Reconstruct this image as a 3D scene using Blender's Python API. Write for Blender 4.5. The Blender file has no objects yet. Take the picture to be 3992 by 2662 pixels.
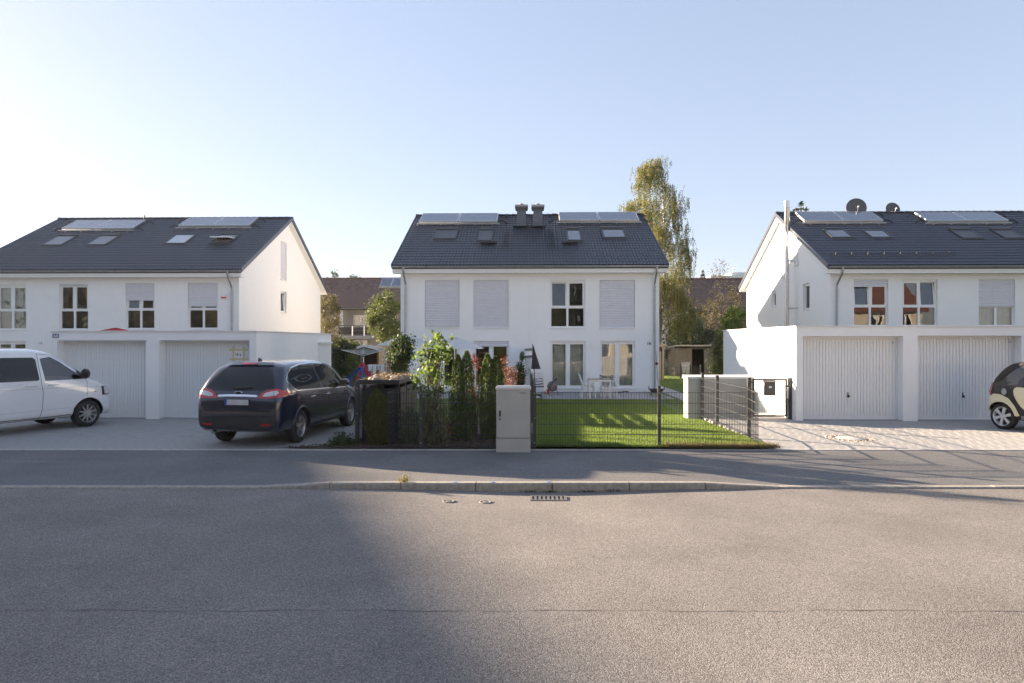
import bpy, bmesh, math, random
import numpy as np
from mathutils import Vector, Matrix, geometry
from mathutils.bvhtree import BVHTree
R = math.radians
random.seed(7); rng = np.random.default_rng(7)
S = bpy.context.scene
COL = S.collection
# ------------------------------------------------------------ camera, light, exposure
F, CX, CY, HC, YAW = 2600.0, 1996.0, 1331.0, 2.06, R(1.43)
cam = bpy.data.cameras.new('camera'); camo = bpy.data.objects.new('camera', cam); COL.objects.link(camo)
cam.sensor_width = 36; cam.lens = 36*F/3992; cam.clip_end = 5000; cam.clip_start = .05
camo.location = (0, 0, HC); camo.rotation_euler = (R(90), 0, YAW); S.camera = camo
SUN_EL, SUN_AZ = R(13.6), math.atan2(.468, -.882)         # azimuth of the sun, from +X counter-clockwise
W = bpy.data.worlds.new('World'); S.world = W; W.use_nodes = True
nt = W.node_tree; bg = nt.nodes['Background']
sky = nt.nodes.new('ShaderNodeTexSky'); sky.sky_type = 'NISHITA'; sky.sun_disc = False
sky.sun_elevation = SUN_EL; sky.sun_rotation = R(90) - SUN_AZ
sky.altitude = 500; sky.air_density = 1.0; sky.dust_density = .6; sky.ozone_density = 3.0
gm = nt.nodes.new('ShaderNodeGamma'); gm.inputs[1].default_value = .44; nt.links.new(sky.outputs[0], gm.inputs[0])          # hazy, evenly bright air
tw = nt.nodes.new('ShaderNodeVectorMath'); tw.operation = 'MULTIPLY'; tw.inputs[1].default_value = (.985, .918, .965)
hs = nt.nodes.new('ShaderNodeHueSaturation'); hs.inputs['Saturation'].default_value = 1.0; nt.links.new(gm.outputs[0], hs.inputs['Color']); nt.links.new(hs.outputs[0], tw.inputs[0])
nt.links.new(tw.outputs[0], bg.inputs[0]); bg.inputs[1].default_value = 0.098
sl = bpy.data.lights.new('sun', 'SUN'); sl.energy = 4.6; sl.angle = R(.55); sl.color = (1, .79, .58)
so = bpy.data.objects.new('sun', sl); COL.objects.link(so); so.location = (-30, 20, 30)
sd = Vector((math.cos(SUN_AZ)*math.cos(SUN_EL), math.sin(SUN_AZ)*math.cos(SUN_EL), math.sin(SUN_EL)))
so.rotation_euler = sd.to_track_quat('Z', 'Y').to_euler()
vs = S.view_settings; vs.view_transform = 'Standard'; vs.look = 'None'; vs.gamma = 1; vs.exposure = 2.55; vs.use_curve_mapping = False
S.render.engine = 'CYCLES'
# ------------------------------------------------------------ photo pixel -> place
def ray(px, py):
    x, z = (px-CX)/F, -(py-CY)/F; c, s = math.cos(YAW), math.sin(YAW)
    return Vector((x*c-s, x*s+c, z))
def at(px, py, Y):
    d = ray(px, py); return Vector((0, 0, HC)) + d*(Y/d.y)
def atx(px, py, X):
    d = ray(px, py); return Vector((0, 0, HC)) + d*(X/d.x)
def gnd(px, py, z=0.0):
    d = ray(px, py); return Vector((0, 0, HC)) + d*((z-HC)/d.z)
def street(x): return .025*x                                # the street runs a little askew to the houses
# ------------------------------------------------------------ materials
MATS = {}
def nodes(name):
    m = bpy.data.materials.new(name); m.use_nodes = True
    t = m.node_tree; return m, t, t.nodes['Principled BSDF']
def mat(name, col, rough=.6, var=.08, scale=6, bump=0, bscale=60, metal=0, coat=0, spec=.5, island=0, detail=6, trans=0, sub=None):
    if name in MATS: return MATS[name]
    m, t, b = nodes(name); L = t.links.new; N = t.nodes.new
    b.inputs['Roughness'].default_value = rough; b.inputs['Metallic'].default_value = metal
    b.inputs['Coat Weight'].default_value = coat; b.inputs['Coat Roughness'].default_value = .03
    b.inputs['Specular IOR Level'].default_value = spec
    tc = N('ShaderNodeTexCoord')
    if var or island:
        n = N('ShaderNodeTexNoise'); n.inputs['Scale'].default_value = scale; n.inputs['Detail'].default_value = detail
        L(tc.outputs['Object'], n.inputs['Vector'])
        mr = N('ShaderNodeMapRange'); mr.inputs[1].default_value = .3; mr.inputs[2].default_value = .7
        mr.inputs[3].default_value = 1-var; mr.inputs[4].default_value = 1+var
        L(n.outputs['Fac'], mr.inputs[0]); val = mr.outputs[0]
        if island:
            g = N('ShaderNodeNewGeometry'); m2 = N('ShaderNodeMapRange')
            m2.inputs[3].default_value = 1-island; m2.inputs[4].default_value = 1+island
            L(g.outputs['Random Per Island'], m2.inputs[0])
            mm = N('ShaderNodeMath'); mm.operation = 'MULTIPLY'; L(val, mm.inputs[0]); L(m2.outputs[0], mm.inputs[1]); val = mm.outputs[0]
        vm = N('ShaderNodeVectorMath'); vm.operation = 'SCALE'; vm.inputs[0].default_value = col[:3]
        L(val, vm.inputs['Scale']); L(vm.outputs[0], b.inputs['Base Color'])
    else: b.inputs['Base Color'].default_value = (*col[:3], 1)
    if bump:
        n2 = N('ShaderNodeTexNoise'); n2.inputs['Scale'].default_value = bscale; n2.inputs['Detail'].default_value = 4
        L(tc.outputs['Object'], n2.inputs['Vector'])
        bp = N('ShaderNodeBump'); bp.inputs['Strength'].default_value = bump; bp.inputs['Distance'].default_value = .01
        L(n2.outputs['Fac'], bp.inputs['Height']); L(bp.outputs[0], b.inputs['Normal'])
    MATS[name] = m; return m
def leafmat(name, cols, trans=.45, rough=.5):
    """foliage: per-leaf colour from a ramp, part of the light passes through"""
    if name in MATS: return MATS[name]
    m, t, b = nodes(name); L = t.links.new; N = t.nodes.new
    g = N('ShaderNodeNewGeometry'); r = N('ShaderNodeValToRGB'); L(g.outputs['Random Per Island'], r.inputs[0])
    e = r.color_ramp.elements
    while len(e) < len(cols): e.new(.5)
    for i, c in enumerate(cols): e[i].position = i/(len(cols)-1); e[i].color = (*c, 1)
    L(r.outputs[0], b.inputs['Base Color']); b.inputs['Roughness'].default_value = rough
    tr = N('ShaderNodeBsdfTranslucent'); L(r.outputs[0], tr.inputs[0])
    mx = N('ShaderNodeMixShader'); mx.inputs[0].default_value = trans
    L(b.outputs[0], mx.inputs[1]); L(tr.outputs[0], mx.inputs[2]); L(mx.outputs[0], t.nodes['Material Output'].inputs[0])
    MATS[name] = m; return m
def glassmat(name, tint=(.9, .95, .95), f0=.06):
    if name in MATS: return MATS[name]
    m, t, b = nodes(name); L = t.links.new; N = t.nodes.new; t.nodes.remove(b)
    tr = N('ShaderNodeBsdfTransparent'); tr.inputs[0].default_value = (*tint, 1)
    gl = N('ShaderNodeBsdfGlossy'); gl.inputs['Roughness'].default_value = .0
    tc = N('ShaderNodeTexCoord'); ns = N('ShaderNodeTexNoise'); ns.inputs['Scale'].default_value = 1.3; ns.inputs['Detail'].default_value = 1
    L(tc.outputs['Object'], ns.inputs['Vector'])
    bp = N('ShaderNodeBump'); bp.inputs['Strength'].default_value = .05; bp.inputs['Distance'].default_value = .05
    L(ns.outputs['Fac'], bp.inputs['Height']); L(bp.outputs[0], gl.inputs['Normal'])
    fr = N('ShaderNodeFresnel'); fr.inputs[0].default_value = 1.5
    ad = N('ShaderNodeMath'); ad.operation = 'MULTIPLY_ADD'; ad.inputs[1].default_value = 1.8; ad.inputs[2].default_value = f0; L(fr.outputs[0], ad.inputs[0])
    ad.use_clamp = True
    mx = N('ShaderNodeMixShader'); L(ad.outputs[0], mx.inputs[0]); L(tr.outputs[0], mx.inputs[1]); L(gl.outputs[0], mx.inputs[2])
    L(mx.outputs[0], t.nodes['Material Output'].inputs[0]); MATS[name] = m; return m
def asphalt(name, c0, c1, c2, cell=95, bump=.6, rough=.85, streak=0):
    m, t, b = nodes(name); L = t.links.new; N = t.nodes.new
    tc = N('ShaderNodeTexCoord'); v = N('ShaderNodeTexVoronoi'); v.inputs['Scale'].default_value = cell; L(tc.outputs['Object'], v.inputs['Vector'])
    sp = N('ShaderNodeSeparateColor'); L(v.outputs['Color'], sp.inputs[0])
    r = N('ShaderNodeValToRGB'); e = r.color_ramp.elements; e[0].color = (*c0, 1); e[1].color = (*c2, 1); e.new(.5).color = (*c1, 1)
    L(sp.outputs[0], r.inputs[0])
    n = N('ShaderNodeTexNoise'); n.inputs['Scale'].default_value = .7; n.inputs['Detail'].default_value = 9; n.inputs['Roughness'].default_value = .62; L(tc.outputs['Object'], n.inputs['Vector'])
    mr = N('ShaderNodeMapRange'); mr.inputs[1].default_value = .3; mr.inputs[2].default_value = .7; mr.inputs[3].default_value = .82; mr.inputs[4].default_value = 1.16; L(n.outputs['Fac'], mr.inputs[0])
    val = mr.outputs[0]
    if streak:
        mp = N('ShaderNodeMapping'); mp.inputs['Scale'].default_value = (.22, 14, 1); mp.inputs['Rotation'].default_value = (0, 0, R(1)); L(tc.outputs['Object'], mp.inputs[0])
        n3 = N('ShaderNodeTexNoise'); n3.inputs['Scale'].default_value = 1; n3.inputs['Detail'].default_value = 3; L(mp.outputs[0], n3.inputs['Vector'])
        m3 = N('ShaderNodeMapRange'); m3.inputs[1].default_value = .62; m3.inputs[2].default_value = .72; m3.inputs[3].default_value = 1; m3.inputs[4].default_value = 1+streak; L(n3.outputs['Fac'], m3.inputs[0])
        mm = N('ShaderNodeMath'); mm.operation = 'MULTIPLY'; L(val, mm.inputs[0]); L(m3.outputs[0], mm.inputs[1]); val = mm.outputs[0]
    vm = N('ShaderNodeVectorMath'); vm.operation = 'SCALE'; L(r.outputs[0], vm.inputs[0]); L(val, vm.inputs['Scale']); L(vm.outputs[0], b.inputs['Base Color'])
    b.inputs['Roughness'].default_value = rough; b.inputs['Specular IOR Level'].default_value = .3
    bp = N('ShaderNodeBump'); bp.inputs['Strength'].default_value = bump; bp.inputs['Distance'].default_value = .004
    L(v.outputs['Distance'], bp.inputs['Height']); bp.invert = True; L(bp.outputs[0], b.inputs['Normal'])
    MATS[name] = m; return m
WHITE = mat('white_render', (.86, .86, .855), .9, .015, 3, .1, 180)
WHITE2 = mat('white_render_garage', (.85, .85, .845), .9, .015, 3, .1, 200)
TRIM = mat('white_painted_wood', (.80, .80, .79), .5, .02)
PVC = mat('white_window_plastic', (.82, .82, .81), .35, .01)
SHUT = mat('shutter_aluminium', (.66, .66, .70), .5, .03)
ZINC = mat('zinc_sheet', (.36, .37, .38), .42, .12, 5, metal=.7)
STEEL = mat('stainless_steel', (.62, .62, .61), .25, .05, metal=1)
ALU = mat('aluminium', (.70, .70, .70), .38, .05, metal=.9)
TILE = mat('anthracite_roof_tile', (.058, .066, .086), .33, .12, 4, island=.12)
BTILE = mat('brown_roof_tile', (.19, .115, .085), .5, .2, 3, island=.25)
DARK = mat('anthracite_metal', (.045, .048, .053), .42, .08)
BLACK = mat('black_plastic', (.02, .02, .021), .5, .05)
RUBBER = mat('tyre_rubber', (.022, .022, .022), .8, .15, 20)
WOOD = mat('grey_weathered_wood', (.17, .15, .12), .8, .25, 9)
BROWNW = mat('brown_wood', (.22, .12, .06), .75, .25, 9)
BARK = mat('bark', (.13, .10, .075), .9, .3, 12, .6, 40)
CONC = mat('concrete', (.36, .35, .33), .9, .12, 9, .3, 120)
GLASS = glassmat('window_glass')
INT = mat('interior_wall', (.30, .28, .25), .9, .1, 2)
CURT = mat('curtain_cloth', (.55, .53, .48), .9, .1, 3)
SOLAR = mat('solar_collector_glass', (.09, .11, .15), .12, .06, 3, coat=.6)
ROOFGL = mat('skylight_glass', (.05, .06, .075), .06, 0, coat=1)
# ------------------------------------------------------------ objects
def tag(o, label=None, cat=None, group=None, kind=None):
    if label: o['label'] = label
    if cat: o['category'] = cat
    if group: o['group'] = group
    if kind: o['kind'] = kind
    return o
def thing(name, label, cat, loc=(0, 0, 0), rot=0, group=None):
    o = bpy.data.objects.new(name, None); COL.objects.link(o); o.empty_display_size = .2
    o.location = loc; o.rotation_euler = (0, 0, rot)
    return tag(o, label, cat, group)
def wm(o):
    m = o.matrix_basis.copy()
    if o.parent: m = wm(o.parent) @ o.matrix_parent_inverse @ m
    return m
def link(me, name, parent=None, local=False, kind=None):
    o = bpy.data.objects.new(name, me); COL.objects.link(o)
    if parent:
        o.parent = parent
        if not local: o.matrix_parent_inverse = wm(parent).inverted()
    if kind: o['kind'] = kind
    return o
class Fr:
    """a wall frame: origin, u along the wall, n outward, v up"""
    def __init__(s, O, U, N, V=(0, 0, 1)): s.O, s.U, s.N, s.V = Vector(O), Vector(U).normalized(), Vector(N).normalized(), Vector(V).normalized()
    def p(s, u, v, n=0): return s.O + s.U*u + s.V*v + s.N*n
    def uv(s, P): d = Vector(P)-s.O; return d.dot(s.U), d.dot(s.V)
    def hit(s, px, py):
        d = ray(px, py); c = Vector((0, 0, HC)); t = (s.O-c).dot(s.N)/d.dot(s.N); return s.uv(c+d*t)
class MB:
    def __init__(s): s.v, s.f, s.sm = [], [], []
    def add(s, vs, fs, smooth=False):
        k = len(s.v); s.v += [tuple(p) for p in vs]; s.f += [tuple(i+k for i in q) for q in fs]; s.sm += [smooth]*len(fs); return s
    def hexa(s, P): return s.add(P, [(0, 3, 2, 1), (4, 5, 6, 7), (0, 1, 5, 4), (1, 2, 6, 5), (2, 3, 7, 6), (3, 0, 4, 7)])
    def box(s, a, b):
        (x0, y0, z0), (x1, y1, z1) = a, b
        return s.hexa([(x0, y0, z0), (x1, y0, z0), (x1, y1, z0), (x0, y1, z0), (x0, y0, z1), (x1, y0, z1), (x1, y1, z1), (x0, y1, z1)])
    def fbox(s, fr, u, v, n):
        q = lambda a, b, c: fr.p(a, b, c)
        return s.hexa([q(u[0], v[0], n[1]), q(u[1], v[0], n[1]), q(u[1], v[0], n[0]), q(u[0], v[0], n[0]),
                       q(u[0], v[1], n[1]), q(u[1], v[1], n[1]), q(u[1], v[1], n[0]), q(u[0], v[1], n[0])])
    def quad(s, *P): return s.add(P, [tuple(range(len(P)))])
    def bar(s, a, b, w, h=None, up=(0, 0, 1)):
        a, b = Vector(a), Vector(b); h = h or w; d = (b-a).normalized(); up = Vector(up)
        if abs(d.dot(up)) > .95: up = Vector((0, 1, 0))
        r = d.cross(up).normalized()*(w/2); t = r.cross(d).normalized()*(h/2)
        return s.hexa([a-r-t, a+r-t, b+r-t, b-r-t, a-r+t, a+r+t, b+r+t, b-r+t])
    def tube(s, pts, rad, n=8, cap=True):
        pts = [Vector(p) for p in pts]; m = len(pts); rad = rad if isinstance(rad, (list, tuple)) else [rad]*m
        V, Q = [], []; ref = Vector((0, 0, 1))
        for i, p in enumerate(pts):
            d = (pts[min(i+1, m-1)]-pts[max(i-1, 0)]).normalized()
            r0 = ref if abs(d.dot(ref)) < .95 else Vector((1, 0, 0))
            x = d.cross(r0).normalized(); y = x.cross(d)
            for k in range(n):
                a = 2*math.pi*k/n; V.append(p + (x*math.cos(a)+y*math.sin(a))*rad[i])
        for i in range(m-1):
            for k in range(n):
                k2 = (k+1) % n; Q.append((i*n+k, i*n+k2, (i+1)*n+k2, (i+1)*n+k))
        s.add(V, Q, True)
        if cap: s.add(V[:n], [tuple(range(n))]); s.add(V[-n:], [tuple(reversed(range(n)))])
        return s
    def lathe(s, prof, c=(0, 0, 0), axis='z', n=20, smooth=True):
        c = Vector(c); V, Q = [], []; m = len(prof)
        for k in range(n):
            a = 2*math.pi*k/n; ca, sa = math.cos(a), math.sin(a)
            for r, h in prof:
                V.append(c + (Vector((r*ca, r*sa, h)) if axis == 'z' else Vector((r*ca, h, r*sa)) if axis == 'y' else Vector((h, r*ca, r*sa))))
        for k in range(n):
            for j in range(m-1):
                k2 = (k+1) % n; Q.append((k*m+j, k2*m+j, k2*m+j+1, k*m+j+1))
        return s.add(V, Q, smooth)
    def prism(s, poly, fn):
        """poly of 2-D points, fn(p, side) -> 3-D for side 0/1"""
        n = len(poly); V = [fn(p, 0) for p in poly]+[fn(p, 1) for p in poly]
        return s.add(V, [tuple(reversed(range(n))), tuple(range(n, 2*n))]+[(i, (i+1) % n, n+(i+1) % n, n+i) for i in range(n)])
    def mesh(s, name, m=None, sharp=None):
        me = bpy.data.meshes.new(name); me.from_pydata(s.v, [], s.f)
        me.polygons.foreach_set('use_smooth', s.sm)
        if m: me.materials.append(m)
        me.validate(); me.update()
        if sharp: me.set_sharp_from_angle(angle=R(sharp))
        return me
    def build(s, name, m, parent=None, local=False, kind=None, sharp=None):
        return link(s.mesh(name, m, sharp), name, parent, local, kind)
def one(name, m, label, cat, mb, group=None, kind=None):
    return tag(mb.build(name, m), label, cat, group, kind)
def npmesh(name, V, Fq, m, smooth=False):
    """numpy verts (n,3), faces (k,4) or (k,3)"""
    me = bpy.data.meshes.new(name); V = np.asarray(V, np.float32); Fq = np.asarray(Fq, np.int32); k, w = Fq.shape
    me.vertices.add(len(V)); me.vertices.foreach_set('co', V.ravel())
    me.loops.add(k*w); me.loops.foreach_set('vertex_index', Fq.ravel())
    me.polygons.add(k); me.polygons.foreach_set('loop_start', np.arange(0, k*w, w, dtype=np.int32))
    me.polygons.foreach_set('loop_total', np.full(k, w, np.int32)); me.polygons.foreach_set('use_smooth', np.full(k, smooth))
    me.materials.append(m); me.update(); me.validate(); return me
def text(s, size, fr, u, v, m, name, parent, depth=.006, n=.004):
    cu = bpy.data.curves.new('t', 'FONT'); cu.body = s; cu.size = size; cu.extrude = depth; cu.offset = size*.018
    to = bpy.data.objects.new('t', cu); COL.objects.link(to); bpy.context.view_layer.update()
    me = bpy.data.meshes.new_from_object(to.evaluated_get(bpy.context.evaluated_depsgraph_get()))
    bpy.data.objects.remove(to); me.name = name; me.materials.clear(); me.materials.append(m)
    xs = [p.co.x for p in me.vertices]; ys = [p.co.y for p in me.vertices]; cx, cy = (min(xs)+max(xs))/2, (min(ys)+max(ys))/2
    for p in me.vertices: p.co = fr.p(u+p.co.x-cx, v+p.co.y-cy, n+depth+p.co.z)
    return link(me, name, parent)
# ============================================================ the setting
GRASSG = mat('lawn_soil_green', (.07, .11, .022), .9, .3, 5)
EARTH = mat('dark_garden_soil', (.05, .038, .028), .95, .35, 25, .8, 50)
def struct(name, mb, m, sharp=None): return tag(mb.build(name, m, sharp=sharp), kind='structure')
mb = MB().quad((-900, -900, -.32), (900, -900, -.32), (900, 1500, -.32), (-900, 1500, -.32)); struct('ground', mb, GRASSG)
YK = lambda x: 9.75+street(x)                # road-side face of the kerb
YB = lambda x: 12.62+street(x)               # garden-side edge of the pavement
YBR = lambda x: 12.84+street(x)
RISE0, RISE1 = -2.95, 2.63                   # full-height kerb between these
def dip(x, y): return -.09 - .055*math.exp(-((x-.3)/1.7)**2-((y-9.75)/1.3)**2)
def ktop(x):
    a, b = gnd(1026, 1890, -.07).x, gnd(3033, 1894, -.07).x
    if x < RISE0: t = max(0, (x-a)/(RISE0-a))
    elif x > RISE1: t = max(0, (b-x)/(b-RISE1))
    else: t = 1
    return -.066 + .058*t
def grid(xs, ys, zf, yf=lambda x, y: y):
    m = MB(); n = len(ys)
    V = [(x, yf(x, y), zf(x, yf(x, y))) for x in xs for y in ys]
    return m.add(V, [(i*n+j, (i+1)*n+j, (i+1)*n+j+1, i*n+j+1) for i in range(len(xs)-1) for j in range(n-1)], True)
fine = [-160, -60, -30, -16]+[x*.35 for x in range(-36, 38)]+[16, 30, 60, 160]
ROAD = asphalt('worn_grey_asphalt', (.105, .098, .092), (.19, .176, .165), (.295, .274, .253), 118, .75)
road = struct('road', grid(fine, [-6, 0, 4, 6, 7, 8, 8.5, 9, 9.3, 9.6, 9.75], dip, lambda x, y: y+street(x)+.01), ROAD)
seam = MB(); pts = []
for i in range(401):
    x = -9+i*.045; pts.append((x, 5.33+street(x)+.012*math.sin(x*3.1)+.008*math.sin(x*9), .0042+.0015*math.sin(x*17)+.0012*math.sin(x*5.3)))
for a, b in zip(pts, pts[1:]):
  seam.quad((a[0], a[1]-a[2], -.0862), (b[0], b[1]-b[2], -.0862), (b[0], b[1]+b[2], -.0862), (a[0], a[1]+a[2], -.0862))
seam.build('asphalt_seam', mat('seam_bitumen', (.165, .152, .142), .85, .45, 9), road)
WALK = asphalt('dark_new_asphalt', (.09, .09, .092), (.145, .143, .142), (.21, .205, .20), 120, .5, .8, .45)
def wz(x, y):
    t = (y-YK(x)-.12)/(YB(x)-YK(x)-.12); t = min(1, max(0, t)); t = t*t*(3-2*t); return (ktop(x)-.006)*(1-t)
walk = struct('pavement', grid(fine, [0, .15, .35, .6, .9, 1.3, 1.8, 2.3, 2.63], wz, lambda x, y: YK(x)+.12+y*(YB(x)-YK(x)-.12)/2.63), WALK)
# pavement kerb, one stone a metre
KERB = mat('granite_kerb', (.31, .285, .25), .85, .22, 14, .5, 90)
kroot = tag(bpy.data.objects.new('kerb', None), kind='structure'); COL.objects.link(kroot); kroot.location = (0, 9.75, -.1)
js = [RISE0+1.062*0]; jx = [gnd(p, 1903, -.1).x for p in (1290, 1566, 1856, 2152, 2451, 2746)]
jl = gnd(1026, 1903, -.1).x; jr = gnd(3033, 1903, -.1).x
cuts = [jl-1.05*k for k in range(12, 0, -1)]+[jl]+jx+[jr]+[jr+1.05*k for k in range(1, 12)]
for a, b in zip(cuts, cuts[1:]):
    g_ = .006; x0, x1 = a+g_, b-g_; j = random.uniform(-.003, .003)
    zb = -.24; V = []
    for x in (x0, x1):
        y = YK(x)+j; zt = ktop(x)+j*.5
        V += [(x, y, zb), (x, y-.0, zt-.018), (x, y+.018, zt), (x, y+.125, zt), (x, y+.125, zb)]
    m = MB().add(V, [(0, 1, 6, 5), (1, 2, 7, 6), (2, 3, 8, 7), (3, 4, 9, 8), (0, 4, 3, 2, 1), (5, 6, 7, 8, 9)])
    m.build('kerb_stone', KERB, kroot)
# blue survey marks on the kerb
bl = mat('blue_paint', (.10, .25, .60), .7, .1)
for px in (1771, 1918, 2136):
    p = gnd(px, 1882, -.008); mk = MB(); y = YK(p.x)
    mk.quad((p.x-.022, y+.03, ktop(p.x)+.004), (p.x+.024, y+.022, ktop(p.x)+.004), (p.x+.028, y+.10, ktop(p.x)+.004), (p.x-.015, y+.09, ktop(p.x)+.004))
    mk.build('paint_mark', bl, kroot)
# edging stones between pavement and front gardens
eroot = tag(bpy.data.objects.new('edging', None), kind='structure'); COL.objects.link(eroot); eroot.location = (0, 12.7, 0)
EDGE = mat('concrete_edging', (.46, .45, .43), .9, .15, 12, .3, 100)
for k in range(-15, 15):
    x0, x1 = k*1.0+.004, k+.996; m = MB()
    m.hexa([(x0, YB(x0)+.004, -.2), (x1, YB(x1)+.004, -.2), (x1, YB(x1)+.085, -.2), (x0, YB(x0)+.085, -.2), (x0, YB(x0)+.004, .012), (x1, YB(x1)+.004, .012), (x1, YB(x1)+.085, .012), (x0, YB(x0)+.085, .012)])
    m.build('edging_stone', EDGE, eroot)
# paved driveways
PAVE = mat('grey_concrete_paver', (.31, .305, .296), .88, .08, 5, .25, 130, island=.05)
JOINT = mat('pale_joint_sand', (.36, .34, .30), .95, .2, 30)
STONE = MB(); w_, d_, h_ = .2, .165, .05; b_ = .002
xs_, ys_ = (w_-.006)/2, (d_-.006)/2
STONE.add([(-xs_, -ys_, -h_), (xs_, -ys_, -h_), (xs_, ys_, -h_), (-xs_, ys_, -h_), (-xs_, -ys_, -b_), (xs_, -ys_, -b_), (xs_, ys_, -b_), (-xs_, ys_, -b_),
           (-xs_+b_, -ys_+b_, 0), (xs_-b_, -ys_+b_, 0), (xs_-b_, ys_-b_, 0), (-xs_+b_, ys_-b_, 0)],
          [(0, 1, 5, 4), (1, 2, 6, 5), (2, 3, 7, 6), (3, 0, 4, 7), (4, 5, 9, 8), (5, 6, 10, 9), (6, 7, 11, 10), (7, 4, 8, 11), (8, 9, 10, 11)])
SME = STONE.mesh('paver', PAVE); SV = np.array(STONE.v); SF = np.array(STONE.f)
def paved(name, x0, x1, y1, inside, limit=300):
    base = MB().hexa([(x0, YBR(x0)-.12, -.2), (x1, YBR(x1)-.12, -.2), (x1, y1, -.2), (x0, y1, -.2), (x0, YBR(x0)-.12, -.005), (x1, YBR(x1)-.12, -.005), (x1, y1, -.005), (x0, y1, -.005)])
    root = struct(name, base, JOINT); pos = []
    for r in range(int((y1-12)/d_)):
        yy = 12.0+r*d_; sh = [0, .07, .14, .03][r % 4]
        for c in range(int((x1-x0)/w_)+1):
            x = x0+sh+c*w_; y = yy+street(x)+.7
            if y-d_/2 < YB(x)+.09 or y > y1-.05 or x > x1 or not inside(x, y): continue
            pos.append((x, y, random.uniform(-.0006, .0006)))
    pos.sort(key=lambda p: (p[1]-street(p[0])*1, abs(p[0])))
    vis = [p for p in pos if abs(p[0]) < p[1]*.79]; near = set(vis[:limit])
    for p in vis[:limit]:
        o = bpy.data.objects.new('paver', SME); COL.objects.link(o); o.parent = root; o.location = p; o.rotation_euler = (random.uniform(-.002, .002), random.uniform(-.002, .002), R(1.43))
    rest = np.array([p for p in pos if p not in near]); n = len(rest)
    V = (SV[None]+rest[:, None]).reshape(-1, 3); Fc = (SF[None]+(np.arange(n)*len(SV))[:, None, None]).reshape(-1, 4)
    link(npmesh('distant_pavers', V, Fc, PAVE), 'distant_pavers', root, kind='stuff'); return root
def left_in(x, y):
    if x > -3.45: return False
    return not (x > -4.75 and y < YB(x)+.12+(x+4.75)*.62)
mh = gnd(3316, 1708)
paved('driveway_left', -15.5, -3.42, 17.56, left_in)
paved('driveway_right', 4.78, 15.0, 19.5, lambda x, y: ((x-mh.x)**2+(y-mh.y)**2) > .47**2 and (y < 17.35 or x < 7.0))
# manhole in the right driveway
mhr = tag(thing('manhole_cover', 'round concrete manhole cover set in pebbles in the right driveway', 'manhole cover', (mh.x, mh.y, -.01)))
MB().lathe([(.0, .006), (.30, .006), (.315, .0), (.315, -.05)], mh).build('concrete_disc', mat('pale_concrete', (.47, .46, .44), .9, .12, 12, .3, 100), mhr)
MB().lathe([(.325, -.04), (.325, .008), (.345, .008), (.345, -.04)], mh).build('iron_ring', mat('rusty_iron', (.16, .12, .085), .8, .3, 20, metal=.3), mhr)
pb = MB()
for i in range(170):
    a = random.uniform(0, 6.28); r = random.uniform(.36, .50); s = random.uniform(.014, .028)
    pb.lathe([(0, s*.55), (s*.7, s*.35), (s, 0), (s*.6, -s*.4)], (mh.x+r*math.cos(a), mh.y+r*math.sin(a), .0), n=5)
pb.build('pebble_ring', mat('pebbles', (.38, .34, .29), .8, .3, 30, island=.3), mhr, kind='stuff')
# gardens
def gz(x, y): return max(-.21, .05-.26*max(0, (y-13.2)/12.5))
LX1 = 4.62
lawn = struct('lawn', grid([.12+i*(LX1-.12)/8 for i in range(9)], [12.74+i*.84 for i in range(17)], gz, lambda x, y: y+(street(x) if y < 13 else 0)), GRASSG)
struct('garden_bed', grid([-4.8, -4.2, -3.6, -3.2, -2.4, -1.2, 0, .12], [12.70, 13.3, 13.9, 15, 16.2], lambda x, y: .03+.015*math.sin(x*5+y*3), lambda x, y: y+street(x) if x > -3.5 else min(y, 12.70+(x+4.8)*.6)+street(x)), EARTH)
struct('back_garden_left', grid([-7.3, -5, -3, -1, .119], [16.2, 20, 26.2, 32, 40, 50], lambda x, y: gz(x, y)+.004 if y < 30 else -.206), GRASSG)
struct('back_garden_right', grid([4.63, 5.9, 9, 13.1], [19.5, 26, 32, 40, 50, 70], lambda x, y: -.20), GRASSG)
struct('back_gardens_far', grid([-40, -7.31], [24, 44, 70], lambda x, y: -.215), mat('neutral_hidden_ground', (.20, .195, .19), .9, .2, 8))  # unseen ground coloured grey so no green light bounces onto the left house
# terraces of concrete slabs
SLAB = mat('grey_terrace_slab', (.37, .36, .37), .88, .08, 5, .25, 90, island=.08)
def terrace(name, x0, x1, y0, y1, z, s=.4):
    root = struct(name, MB().box((x0, y0, z-.1), (x1, y1, z-.012)), JOINT); k = 0
    for i in range(int((x1-x0)/s+.5)):
        for j in range(int((y1-y0)/s+.5)):
            MB().box((x0+i*s+.004, y0+j*s+.004, z-.08), (x0+(i+1)*s-.004, y0+(j+1)*s-.004, z+random.uniform(-.002, .002))).build('slab', SLAB, root)
terrace('terrace', .55, 5.75, 26.2, 29.8, -.185)
terrace('terrace_left', -5.2, 0, 26.2, 29.8, -.185)
terrace('side_path', 5.9, 6.7, 21, 41, -.185)
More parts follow.
